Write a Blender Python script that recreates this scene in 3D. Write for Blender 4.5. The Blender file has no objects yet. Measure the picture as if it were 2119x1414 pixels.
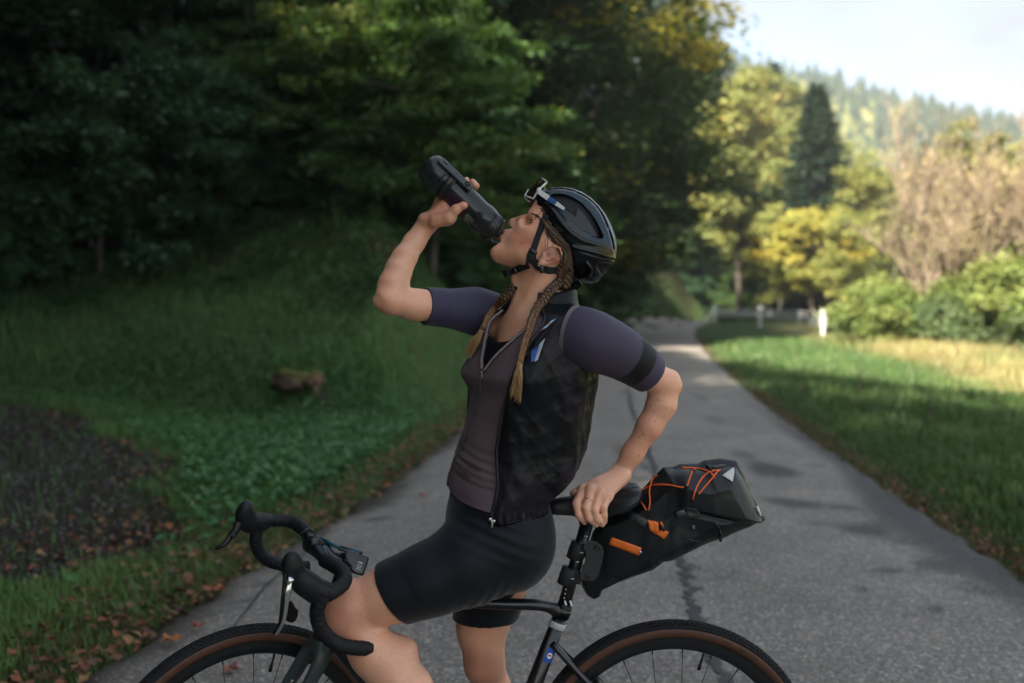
HAZE = True
import bpy, bmesh, math, random
import numpy as np
from mathutils import Vector, Matrix

S = bpy.context.scene
C = S.collection
rng = np.random.default_rng(7)
random.seed(7)
PI = math.pi

# ------------------------------------------------------------------ camera, sky, sun, exposure
FPX, CX, CY, CAMZ, PITCH = 2119 * 35 / 36, 1059.5, 707.0, 1.48, math.radians(2.7)
cam_data = bpy.data.cameras.new('camera')
cam = bpy.data.objects.new('camera', cam_data)
C.objects.link(cam)
cam.location = (0, 0, CAMZ)
cam.rotation_euler = (math.radians(90) - PITCH, 0, 0)
cam_data.lens = 35
cam_data.sensor_width = 36
cam_data.clip_start = 0.05
cam_data.clip_end = 4000
cam_data.dof.use_dof = True
cam_data.dof.focus_distance = 2.27
cam_data.dof.aperture_fstop = 2.1
S.camera = cam

SUN_EL, SUN_AZ = math.radians(40), math.radians(-143)   # azimuth of the sun measured from +Y towards +X
world = bpy.data.worlds.new('World')
S.world = world
world.use_nodes = True
wn, wl = world.node_tree.nodes, world.node_tree.links
wn.clear()
wout = wn.new('ShaderNodeOutputWorld')
wbg = wn.new('ShaderNodeBackground')
wsky = wn.new('ShaderNodeTexSky')
wsky.sky_type = 'NISHITA'
wsky.sun_disc = False
wsky.sun_elevation = SUN_EL
wsky.sun_rotation = SUN_AZ
wsky.air_density = 1.0
wsky.dust_density = 0.7
wsky.ozone_density = 1.2
# thin clouds mixed over the sky by direction
wtc = wn.new('ShaderNodeTexCoord')
wmap = wn.new('ShaderNodeMapping')
wmap.inputs['Scale'].default_value = (1.0, 1.0, 3.2)
wmap.inputs['Location'].default_value = (0.35, 0.1, 0.22)
wno = wn.new('ShaderNodeTexNoise')
wno.inputs['Scale'].default_value = 2.6
wno.inputs['Detail'].default_value = 7
wno.inputs['Roughness'].default_value = 0.52
wno.inputs['Distortion'].default_value = 0.35
wr = wn.new('ShaderNodeValToRGB')
wr.color_ramp.elements[0].position = 0.33
wr.color_ramp.elements[1].position = 0.60
wmx = wn.new('ShaderNodeMixRGB')
wmx.inputs['Color2'].default_value = (1.75, 1.93, 2.12, 1)
wl.new(wtc.outputs['Generated'], wmap.inputs['Vector'])
wl.new(wmap.outputs[0], wno.inputs['Vector'])
wl.new(wno.outputs['Fac'], wr.inputs['Fac'])
wl.new(wr.outputs['Color'], wmx.inputs['Fac'])
wl.new(wsky.outputs[0], wmx.inputs['Color1'])
wl.new(wmx.outputs[0], wbg.inputs['Color'])
wbg.inputs['Strength'].default_value = 0.08
wl.new(wbg.outputs[0], wout.inputs['Surface'])

sun_d = bpy.data.lights.new('sun', 'SUN')
sun_d.energy = 5.0
sun_d.angle = math.radians(0.6)
sun_d.color = (1.0, 0.90, 0.74)
sun = bpy.data.objects.new('sun', sun_d)
C.objects.link(sun)
sdir = Vector((math.sin(SUN_AZ) * math.cos(SUN_EL), math.cos(SUN_AZ) * math.cos(SUN_EL), math.sin(SUN_EL)))
sun.rotation_euler = sdir.to_track_quat('Z', 'Y').to_euler()
sun.location = (-20, -20, 40)

S.view_settings.view_transform = 'Standard'
S.view_settings.look = 'None'
S.view_settings.exposure = 2.32
S.view_settings.gamma = 1
S.view_settings.use_curve_mapping = False
S.render.engine = 'CYCLES'
S.cycles.use_denoising = True
S.cycles.max_bounces = 8
S.cycles.diffuse_bounces = 4
S.cycles.transparent_max_bounces = 16
S.cycles.sample_clamp_indirect = 6.0

# ------------------------------------------------------------------ helpers
_cp, _sp = math.cos(PITCH), math.sin(PITCH)
def P(u, v, y):
    """world point seen at photo pixel (u, v) whose world depth is y"""
    X = (u - CX) / FPX
    Z = -(v - CY) / FPX
    d = np.array([X, _cp + Z * _sp, -_sp + Z * _cp])
    return np.array([0, 0, CAMZ]) + d * (y / d[1])
def Gd(u, v, z=0.0):
    X = (u - CX) / FPX
    Z = -(v - CY) / FPX
    d = np.array([X, _cp + Z * _sp, -_sp + Z * _cp])
    return np.array([0, 0, CAMZ]) + d * ((z - CAMZ) / d[2])

def nrm(v):
    v = np.asarray(v, float)
    return v / (np.linalg.norm(v, axis=-1, keepdims=True) + 1e-12)
def smooth(a, b, x):
    t = np.clip((x - a) / (b - a), 0, 1)
    return t * t * (3 - 2 * t)

ORG = {}
def org(o): return ORG.get(o.name, np.zeros(3)) if o is not None else np.zeros(3)
def tag(o, label=None, cat=None, group=None, kind=None):
    if label: o['label'] = label
    if cat: o['category'] = cat
    if group: o['group'] = group
    if kind: o['kind'] = kind
    return o
def thing(name, loc, label, cat, group=None):
    o = bpy.data.objects.new(name, None)
    C.objects.link(o)
    o.empty_display_size = 0.1
    o.location = [float(a) for a in loc]
    ORG[o.name] = np.array([float(a) for a in loc])
    return tag(o, label, cat, group)
def mesh_data(name, V, F, mats=None, smooth_=True, col=None, midx=None):
    V = np.asarray(V, dtype=np.float32)
    me = bpy.data.meshes.new(name)
    if isinstance(F, np.ndarray):
        n, k = F.shape
        me.vertices.add(len(V))
        me.vertices.foreach_set('co', V.ravel())
        me.loops.add(n * k)
        me.loops.foreach_set('vertex_index', F.astype(np.int32).ravel())
        me.polygons.add(n)
        me.polygons.foreach_set('loop_start', np.arange(0, n * k, k, dtype=np.int32))
        me.polygons.foreach_set('loop_total', np.full(n, k, dtype=np.int32))
        me.update(calc_edges=True)
        me.validate()
    else:
        me.from_pydata([tuple(map(float, v)) for v in V], [], [tuple(int(i) for i in f) for f in F])
        me.update()
    if smooth_: me.shade_smooth()
    if col is not None:
        a = me.color_attributes.new('Col', 'FLOAT_COLOR', 'POINT')
        cc = np.ones((len(me.vertices), 4), np.float32)
        cc[:, :col.shape[1]] = col
        a.data.foreach_set('color', cc.ravel())
    if mats is not None:
        for m in (mats if isinstance(mats, (list, tuple)) else [mats]): me.materials.append(m)
    if midx is not None: me.polygons.foreach_set('material_index', np.asarray(midx, np.int32))
    return me
def mk(name, V, F, mat, parent=None, smooth_=True, col=None, midx=None):
    V = np.asarray(V, float) - org(parent)
    me = mesh_data(name, V, F, mat, smooth_, col, midx)
    o = bpy.data.objects.new(name, me)
    C.objects.link(o)
    if parent is not None: o.parent = parent
    ORG[o.name] = org(parent)
    return o
def copy_tree(o, parent=None):
    c = o.copy()
    C.objects.link(c)
    if parent is not None: c.parent = parent
    ORG[c.name] = org(o)
    for ch in list(o.children): copy_tree(ch, c)
    return c
class MB:
    """collects simple shapes for one mesh"""
    def __init__(s): s.V, s.F, s.n = [], [], 0
    def add(s, V, F):
        V = np.asarray(V, float)
        s.V.append(V)
        for f in F: s.F.append([int(i) + s.n for i in f])
        s.n += len(V)
        return s
    def tube(s, pts, r, n=12, cap=True, flat=None):
        return s.add(*tube(pts, r, n, cap, flat))
    def box(s, c, half, R=None, bev=0.0): return s.add(*boxm(c, half, R, bev))
    def build(s, name, mat, parent=None, smooth_=True, col=None):
        return mk(name, np.concatenate(s.V), s.F, mat, parent, smooth_, col)
def catmull(pts, n=8):
    p = np.asarray(pts, float)
    q = np.vstack([2 * p[0] - p[1], p, 2 * p[-1] - p[-2]])
    out = []
    for i in range(1, len(q) - 2):
        a, b, c, d = q[i - 1:i + 3]
        for k in range(n):
            t = k / n
            out.append(.5 * ((2 * b) + (c - a) * t + (2 * a - 5 * b + 4 * c - d) * t * t + (3 * b - a - 3 * c + d) * t ** 3))
    out.append(p[-1])
    return np.array(out)
def frames(p):
    t = np.gradient(p, axis=0)
    t = nrm(t)
    ref = np.array([0, 0, 1.0]) if abs(t[0][2]) < .9 else np.array([0, 1.0, 0])
    n0 = nrm(np.cross(t[0], ref))
    N = [n0]
    for i in range(1, len(p)):
        v = N[-1] - t[i] * np.dot(N[-1], t[i])
        N.append(nrm(v))
    N = np.array(N)
    return t, N, np.cross(t, N)
def tube(pts, r, n=12, cap=True, flat=None):
    """swept tube; flat=(axis, factor) squashes the section along a world axis"""
    p = np.asarray(pts, float)
    r = np.broadcast_to(np.asarray(r, float), (len(p),))
    t, N, B = frames(p)
    a = np.linspace(0, 2 * PI, n, endpoint=False)
    V = p[:, None] + r[:, None, None] * (np.cos(a)[None, :, None] * N[:, None] + np.sin(a)[None, :, None] * B[:, None])
    if flat is not None:
        ax = nrm(np.array(flat[0], float))
        d = V - p[:, None]
        V = V + ax * ((d @ ax) * (flat[1] - 1))[..., None]
    m = len(p)
    F = [[i * n + j, i * n + (j + 1) % n, (i + 1) * n + (j + 1) % n, (i + 1) * n + j] for i in range(m - 1) for j in range(n)]
    V = V.reshape(-1, 3)
    if cap:
        # rounded-off caps: one inset ring and a closing fan
        F.append(list(range(n))[::-1])
        F.append([(m - 1) * n + j for j in range(n)])
    return V, F
def lathe(profile, a, b, n=32):
    """profile: (s, r) with s in metres from point a along a->b"""
    a = np.asarray(a, float); t = nrm(np.asarray(b, float) - a)
    ref = np.array([0, 1.0, 0]) if abs(t[1]) < .9 else np.array([0, 0, 1.0])
    N = nrm(np.cross(t, ref)); B = np.cross(t, N)
    ang = np.linspace(0, 2 * PI, n, endpoint=False)
    V = []
    for s, r in profile:
        V.append(a + t * s + r * (np.cos(ang)[:, None] * N + np.sin(ang)[:, None] * B))
    V = np.concatenate(V); m = len(profile)
    F = [[i * n + j, i * n + (j + 1) % n, (i + 1) * n + (j + 1) % n, (i + 1) * n + j] for i in range(m - 1) for j in range(n)]
    F.append(list(range(n))[::-1]); F.append([(m - 1) * n + j for j in range(n)])
    return V, F
def boxm(c, half, R=None, bev=0.0):
    h = np.array(half, float)
    if bev <= 0:
        V = np.array([[x, y, z] for x in (-1, 1) for y in (-1, 1) for z in (-1, 1)], float) * h
        F = [[0, 1, 3, 2], [4, 6, 7, 5], [0, 4, 5, 1], [2, 3, 7, 6], [0, 2, 6, 4], [1, 5, 7, 3]]
    else:
        bm = bmesh.new()
        bmesh.ops.create_cube(bm, size=2)
        for v in bm.verts: v.co = (v.co.x * h[0], v.co.y * h[1], v.co.z * h[2])
        bmesh.ops.bevel(bm, geom=bm.edges[:], offset=bev, segments=2, affect='EDGES', profile=.5)
        bm.verts.index_update()
        V = np.array([v.co[:] for v in bm.verts]); F = [[v.index for v in f.verts] for f in bm.faces]
        bm.free()
    if R is not None: V = V @ np.asarray(R, float).T
    return V + np.asarray(c, float), F
def basis(x, y=None):
    """rotation matrix whose columns are x, y', z'"""
    x = nrm(x)
    y = np.array([0, 1.0, 0]) if y is None else np.asarray(y, float)
    z = nrm(np.cross(x, y)); y = np.cross(z, x)
    return np.stack([x, y, z], 1)
_wd = {}
def sines(p, scale, seed, n=7):
    """cheap smooth noise in about -1..1"""
    key = (seed, n)
    if key not in _wd:
        r = np.random.default_rng(seed)
        _wd[key] = (nrm(r.normal(size=(n, 3))) * r.uniform(.6, 1.6, (n, 1)), r.uniform(0, 6.28, n))
    K, ph = _wd[key]
    return np.sin(p @ (K * scale).T + ph).sum(-1) / (n ** .5) * .8
def ridged(p, scale, seed, n=5):
    key = (seed, n, 'r')
    if key not in _wd:
        r = np.random.default_rng(seed)
        _wd[key] = (nrm(r.normal(size=(n, 3))) * r.uniform(.7, 1.5, (n, 1)), r.uniform(0, 6.28, n))
    K, ph = _wd[key]
    w = p + .25 / scale * np.stack([sines(p, scale * .8, seed + 11), sines(p, scale * .8, seed + 12), sines(p, scale * .8, seed + 13)], -1) * 2.5
    return (1 - np.abs(np.sin(w @ (K * scale).T + ph)) ** .7).sum(-1) / n

# ------------------------------------------------------------------ materials
def mat(name, base=(.5, .5, .5), rough=.6, metal=0, spec=.5, noise=None, bump=None, col=False, **kw):
    m = bpy.data.materials.new(name)
    m.use_nodes = True
    nt = m.node_tree; n, l = nt.nodes, nt.links
    b = n['Principled BSDF']
    b.inputs['Roughness'].default_value = rough
    b.inputs['Metallic'].default_value = metal
    b.inputs['Specular IOR Level'].default_value = spec
    for k, v in kw.items():
        b.inputs[k.replace('_', ' ')].default_value = v
    src = None
    if col:
        a = n.new('ShaderNodeVertexColor'); a.layer_name = 'Col'
        src = a.outputs['Color']
    else:
        c = n.new('ShaderNodeRGB'); c.outputs[0].default_value = (*base, 1)
        src = c.outputs[0]
    tc = n.new('ShaderNodeTexCoord')
    if noise:   # (scale, amount[, detail])
        t = n.new('ShaderNodeTexNoise'); t.inputs['Scale'].default_value = noise[0]
        t.inputs['Detail'].default_value = noise[2] if len(noise) > 2 else 5
        l.new(tc.outputs['Object'], t.inputs['Vector'])
        mr = n.new('ShaderNodeMapRange')
        mr.inputs['From Min'].default_value = .3; mr.inputs['From Max'].default_value = .7
        mr.inputs['To Min'].default_value = 1 - noise[1]; mr.inputs['To Max'].default_value = 1 + noise[1]
        l.new(t.outputs['Fac'], mr.inputs['Value'])
        vm = n.new('ShaderNodeVectorMath'); vm.operation = 'SCALE'
        l.new(src, vm.inputs[0]); l.new(mr.outputs[0], vm.inputs['Scale'])
        src = vm.outputs[0]
    l.new(src, b.inputs['Base Color'])
    if bump:    # (scale, strength, distance)
        t = n.new('ShaderNodeTexNoise'); t.inputs['Scale'].default_value = bump[0]; t.inputs['Detail'].default_value = 4
        l.new(tc.outputs['Object'], t.inputs['Vector'])
        bp = n.new('ShaderNodeBump'); bp.inputs['Strength'].default_value = bump[1]; bp.inputs['Distance'].default_value = bump[2]
        l.new(t.outputs['Fac'], bp.inputs['Height']); l.new(bp.outputs[0], b.inputs['Normal'])
    return m
def leaf_mat(name, rough=.55, trans=.3):
    """leaf colour comes per vertex; some light passes through"""
    m = bpy.data.materials.new(name); m.use_nodes = True
    nt = m.node_tree; n, l = nt.nodes, nt.links
    b = n['Principled BSDF']; b.inputs['Roughness'].default_value = rough
    b.inputs['Specular IOR Level'].default_value = .35
    a = n.new('ShaderNodeVertexColor'); a.layer_name = 'Col'
    oi = n.new('ShaderNodeObjectInfo')
    mr = n.new('ShaderNodeMapRange'); mr.inputs['To Min'].default_value = .8; mr.inputs['To Max'].default_value = 1.2
    l.new(oi.outputs['Random'], mr.inputs['Value'])
    vm = n.new('ShaderNodeVectorMath'); vm.operation = 'SCALE'
    l.new(a.outputs['Color'], vm.inputs[0]); l.new(mr.outputs[0], vm.inputs['Scale'])
    l.new(vm.outputs[0], b.inputs['Base Color'])
    tr = n.new('ShaderNodeBsdfTranslucent')
    hs = n.new('ShaderNodeVectorMath'); hs.operation = 'MULTIPLY'; hs.inputs[1].default_value = (1.5, 1.35, .7)
    l.new(vm.outputs[0], hs.inputs[0]); l.new(hs.outputs[0], tr.inputs['Color'])
    mx = n.new('ShaderNodeMixShader'); mx.inputs[0].default_value = trans
    l.new(b.outputs[0], mx.inputs[1]); l.new(tr.outputs[0], mx.inputs[2])
    l.new(mx.outputs[0], n['Material Output'].inputs['Surface'])
    return m

# ================================================================== THE SETTING
XL_pts = np.array([(-60, -2.3), (-10, -2.1), (-4, -1.98), (0, -1.82), (2, -1.74), (3.8, -1.65), (5.2, -1.45), (7.4, -1.02), (10.5, -.64), (16, .05), (25, 1.2), (38, 3.0), (52, 5.3), (62, 7.6), (70, 11.5), (75, 18), (79, 30), (82, 60), (84, 120)])
XR_pts = np.array([(-60, 2.6), (-10, 2.4), (-4, 2.35), (0, 2.4), (2.5, 2.52), (5.2, 2.7), (8.7, 2.98), (12.7, 3.35), (18, 4.0), (26, 5.1), (38, 7.0), (48, 9.2), (56, 12.0), (63, 17.5), (68, 26), (72, 40), (75, 60), (77, 120)])
def arc(pts, n=12):
    c = catmull(pts[:, ::-1], n)
    return c                       # columns x, y
LE, RE = arc(XL_pts), arc(XR_pts)
def xl(y): return np.interp(y, LE[:, 1], LE[:, 0])
def xr(y): return np.interp(y, RE[:, 1], RE[:, 0])
def drop(x, y): return -1.4 * smooth(9.5, 14, x) * smooth(54, 62, y) * smooth(200, 110, y)
def ground_z(x, y):
    x = np.asarray(x, float); y = np.asarray(y, float)
    yy = np.minimum(y, 74)
    dl = xl(yy) - x
    t = np.minimum((dl - .35) * (1.1 + 1.9 * smooth(9, 15, y)), (y - 10.2 - 2.6 * smooth(-.8, -6.0, x)) * 1.0)
    t = np.maximum(t, -x - 9.5)
    t2 = np.maximum(t, y - 88)                                    # ground climbs behind the bend too
    t = np.where(dl > -1e9, t2, t)
    h = .40 * np.clip(t, 0, 7) * smooth(0, 1.4, t) + .42 * np.clip(t - 7, 0, np.where((x > 8) & (y > 84), 60 - 36 * smooth(8, 24, x), 60)) * smooth(7, 9, t)
    und = .05 * np.sin(x * .9 + 1.3) * np.sin(y * .7) + .03 * np.sin(x * 2.3 + y * 1.7)
    off = smooth(.2, 1.6, np.maximum(dl, x - xr(yy)))
    und = und * off + .06 * sines(np.stack([x, y, x * 0], -1), 1.1, 91) * smooth(1.5, 5, t)
    fall = -.55 * smooth(1.5, 16, x - xr(yy)) * (y < 200) * smooth(120, 80, y)
    h = h + drop(x, y)
    edge = .03 * smooth(.05, .4, np.maximum(dl, x - xr(yy)))
    return h + und + fall + edge - .03
def axis(parts):
    out = [parts[0][0]]
    for a, b, s in parts:
        out += list(np.arange(a + s, b + s * .5, s))
    return np.array(out)
gx = axis([(-1000, -200, 100), (-200, -60, 20), (-60, -20, 2.5), (-20, -9, .6), (-9, 9, .16), (9, 22, .6), (22, 70, 3), (70, 200, 13), (200, 1000, 100)])
gy = axis([(-1000, -100, 100), (-100, -20, 10), (-20, 2, 1.4), (2, 24, .18), (24, 60, .8), (60, 120, 3), (120, 200, 16), (200, 1400, 100)])
GX, GY = np.meshgrid(gx, gy)
GZ = ground_z(GX, GY)
GV = np.stack([GX, GY, GZ], -1).reshape(-1, 3)
nx, ny = len(gx), len(gy)
ii, jj = np.meshgrid(np.arange(ny - 1), np.arange(nx - 1), indexing='ij')
i0 = (ii * nx + jj).ravel()
GF = np.stack([i0, i0 + 1, i0 + nx + 1, i0 + nx], 1)
# gravel lay-by outline on the left (photo pixels to ground)
GRAV = np.array([Gd(-500, 880)[:2], Gd(-150, 850)[:2], Gd(20, 846)[:2], Gd(150, 872)[:2], Gd(290, 925)[:2], Gd(350, 968)[:2], Gd(330, 1050)[:2], Gd(310, 1130)[:2],
                 Gd(230, 1185)[:2], Gd(120, 1215)[:2], Gd(0, 1240)[:2], Gd(-200, 1290)[:2], Gd(-700, 1330)[:2]])
def in_poly(pts, poly):
    """signed distance to a polygon in 2D, negative inside"""
    pts = np.asarray(pts, float)
    d = np.full(pts.shape[:-1], 1e9); s = np.ones(pts.shape[:-1])
    n = len(poly)
    for i in range(n):
        a, b = poly[i], poly[(i + 1) % n]
        e = b - a; w = pts - a
        t = np.clip((w @ e) / (e @ e + 1e-12), 0, 1)
        q = w - t[..., None] * e
        d = np.minimum(d, (q * q).sum(-1))
        c1 = pts[..., 1] >= a[1]; c2 = pts[..., 1] < b[1]; c3 = e[0] * w[..., 1] > e[1] * w[..., 0]
        flip = (c1 & c2 & c3) | (~c1 & ~c2 & ~c3)
        s = np.where(flip, -s, s)
    return s * np.sqrt(d)
gd2 = in_poly(GV[:, :2], GRAV) + .22 * sines(GV * [1, 1, 0], 2.2, 5) + .1 * sines(GV * [1, 1, 0], 7, 6)
# per-vertex soil mask: r gravel, g leaf litter / forest floor, b dry meadow
t_bank = np.minimum((xl(np.minimum(GV[:, 1], 74)) - GV[:, 0] - .35) * (1.1 + 1.9 * smooth(9, 15, GV[:, 1])), GV[:, 1] - 10.2 - 2.6 * smooth(-.8, -6.0, GV[:, 0]))
forest = smooth(4.6, 7.5, np.maximum(t_bank, -GV[:, 0] - 9.5) + .8 * sines(GV * [1, 1, 0], .8, 9))
dry = smooth(3.2, 5.0, GV[:, 0] - xr(np.minimum(GV[:, 1], 74)) + 1.2 * sines(GV * [1, 1, 0], .5, 19)) * (GV[:, 1] < 90)
gcol = np.stack([smooth(.12, -.12, gd2), forest, dry], 1)

def ground_material():
    m = bpy.data.materials.new('ground_soil'); m.use_nodes = True
    n, l = m.node_tree.nodes, m.node_tree.links
    b = n['Principled BSDF']; b.inputs['Roughness'].default_value = .95; b.inputs['Specular IOR Level'].default_value = .15
    tc = n.new('ShaderNodeTexCoord'); a = n.new('ShaderNodeVertexColor'); a.layer_name = 'Col'
    sp = n.new('ShaderNodeSeparateColor'); l.new(a.outputs[0], sp.inputs[0])
    def noise(sc, det=6):
        t = n.new('ShaderNodeTexNoise'); t.inputs['Scale'].default_value = sc; t.inputs['Detail'].default_value = det
        l.new(tc.outputs['Object'], t.inputs['Vector']); return t.outputs['Fac']
    def ramp(src, stops):
        r = n.new('ShaderNodeValToRGB'); e = r.color_ramp.elements
        e[0].position, e[0].color = stops[0][0], (*stops[0][1], 1)
        e[1].position, e[1].color = stops[-1][0], (*stops[-1][1], 1)
        for p_, c_ in stops[1:-1]:
            k = e.new(p_); k.color = (*c_, 1)
        l.new(src, r.inputs[0]); return r.outputs[0]
    def mix(f, c1, c2):
        x = n.new('ShaderNodeMixRGB'); l.new(f, x.inputs[0]); l.new(c1, x.inputs[1]); l.new(c2, x.inputs[2]); return x.outputs[0]
    g = ramp(noise(3.0), [(.3, (.022, .038, .014)), (.5, (.04, .07, .022)), (.7, (.07, .09, .03))])
    gr = ramp(noise(60), [(.35, (.012, .009, .006)), (.55, (.034, .026, .018)), (.72, (.075, .062, .048))])
    fl = ramp(noise(5), [(.3, (.02, .016, .01)), (.6, (.045, .035, .02)), (.75, (.03, .045, .015))])
    dr = ramp(noise(1.4), [(.3, (.16, .17, .06)), (.5, (.24, .23, .09)), (.7, (.33, .28, .13))])
    c = mix(sp.outputs[2], g, dr); c = mix(sp.outputs[0], c, gr); c = mix(sp.outputs[1], c, fl)
    l.new(c, b.inputs['Base Color'])
    bp = n.new('ShaderNodeBump'); bp.inputs['Strength'].default_value = .6; bp.inputs['Distance'].default_value = .03
    l.new(noise(40), bp.inputs['Height']); l.new(bp.outputs[0], b.inputs['Normal'])
    return m
o = mk('ground', GV, GF, ground_material(), None, True, gcol); tag(o, kind='structure')

# ------------------------------------------------------------------ road: old chip-seal asphalt with worn dark stains
ys = axis([(-60, 1, 2), (1, 14, .09), (14, 40, .35)])
# rows follow both edges by arclength so the bend stays clean
def edge_rows():
    rows = [(np.array([xl(y), y]), np.array([xr(y), y])) for y in ys]
    la = LE[LE[:, 1] > 40.2]; ra = RE[RE[:, 1] > 40.2]
    m = 60
    li = np.linspace(0, len(la) - 1, m); ri = np.linspace(0, len(ra) - 1, m)
    for k in range(m):
        rows.append((np.array([np.interp(li[k], range(len(la)), la[:, 0]), np.interp(li[k], range(len(la)), la[:, 1])]),
                     np.array([np.interp(ri[k], range(len(ra)), ra[:, 0]), np.interp(ri[k], range(len(ra)), ra[:, 1])])))
    return rows
rows = edge_rows()
W = 56
RV = []
for k, (a, b) in enumerate(rows):
    j = .035 * math.sin(k * .9) + .02 * math.sin(k * 2.3 + 1)
    a = a + [j, 0]; b = b + [j * .7, 0]
    t = np.linspace(0, 1, W)[:, None]
    q = a * (1 - t) + b * t
    z = .012 + .05 * np.sin(t[:, 0] * PI) + drop(q[:, 0], q[:, 1])
    z[0] -= .047; z[-1] -= .047
    RV.append(np.column_stack([q, z]))
RV = np.array(RV).reshape(-1, 3)
m_ = len(rows)
ii, jj = np.meshgrid(np.arange(m_ - 1), np.arange(W - 1), indexing='ij')
i0 = (ii * W + jj).ravel()
RF = np.stack([i0, i0 + 1, i0 + W + 1, i0 + W], 1)
# stains with their own shape: (pixel u, v, half size in pixels along u and v, strength)
stain = np.zeros(len(RV))
def blot(u, v, su, sv, k, seed):
    global stain
    c = Gd(u, v, .04); e = Gd(u + su, v, .04); f = Gd(u, v + sv, .04)
    rx = abs(e[0] - c[0]); ry = abs(f[1] - c[1])
    dx = (RV[:, 0] - c[0]) / rx; dy = (RV[:, 1] - c[1]) / ry
    n_ = sines(RV * [1, 1, 0], 9, seed) * .45
    stain = np.maximum(stain, k * smooth(1.25, .45, np.sqrt(dx * dx + dy * dy) + n_))
for k, a in enumerate([(1600, 975, 45, 22, .8), (1660, 1040, 75, 14, .75), (1755, 1050, 60, 10, .6), (1800, 1095, 90, 16, .8), (1880, 1115, 60, 12, .7), (1700, 1085, 60, 9, .6),
                       (1840, 1180, 60, 7, .7), (1960, 1170, 70, 18, .7), (2030, 1215, 60, 16, .6), (1540, 945, 30, 10, .5), (1450, 825, 18, 8, .5), (1480, 870, 22, 8, .4), (1690, 960, 25, 8, .5),
                       (465, 1258, 17, 7, .95), (498, 1292, 20, 5, .9), (520, 1165, 26, 8, .8), (548, 1205, 24, 10, .9), (600, 1160, 18, 5, .6), (780, 1070, 30, 6, .9), (790, 1038, 18, 6, .8),
                       (825, 1000, 22, 6, .8), (860, 965, 18, 5, .7), (725, 1118, 10, 5, .6), (510, 1235, 10, 5, .7), (380, 1245, 26, 6, .5), (1790, 1220, 16, 4, .8), (1930, 1258, 30, 4, .8), (1510, 1195, 10, 6, .6),
                       (1290, 940, 20, 16, .6), (1335, 965, 10, 25, .6), (1240, 990, 18, 10, .5), (1300, 820, 12, 10, .5), (1480, 1330, 60, 25, .35)]):
    blot(*a, seed=40 + k)
# tarred strip along the right edge
dxr = xr(np.clip(RV[:, 1], -60, 60)) - RV[:, 0]
stain = np.maximum(stain, .8 * smooth(.42, .2, dxr + .12 * sines(RV * [1, 1, 0], 3, 77)) * smooth(3, 5, RV[:, 1]) * smooth(16, 9, RV[:, 1]))
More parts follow.
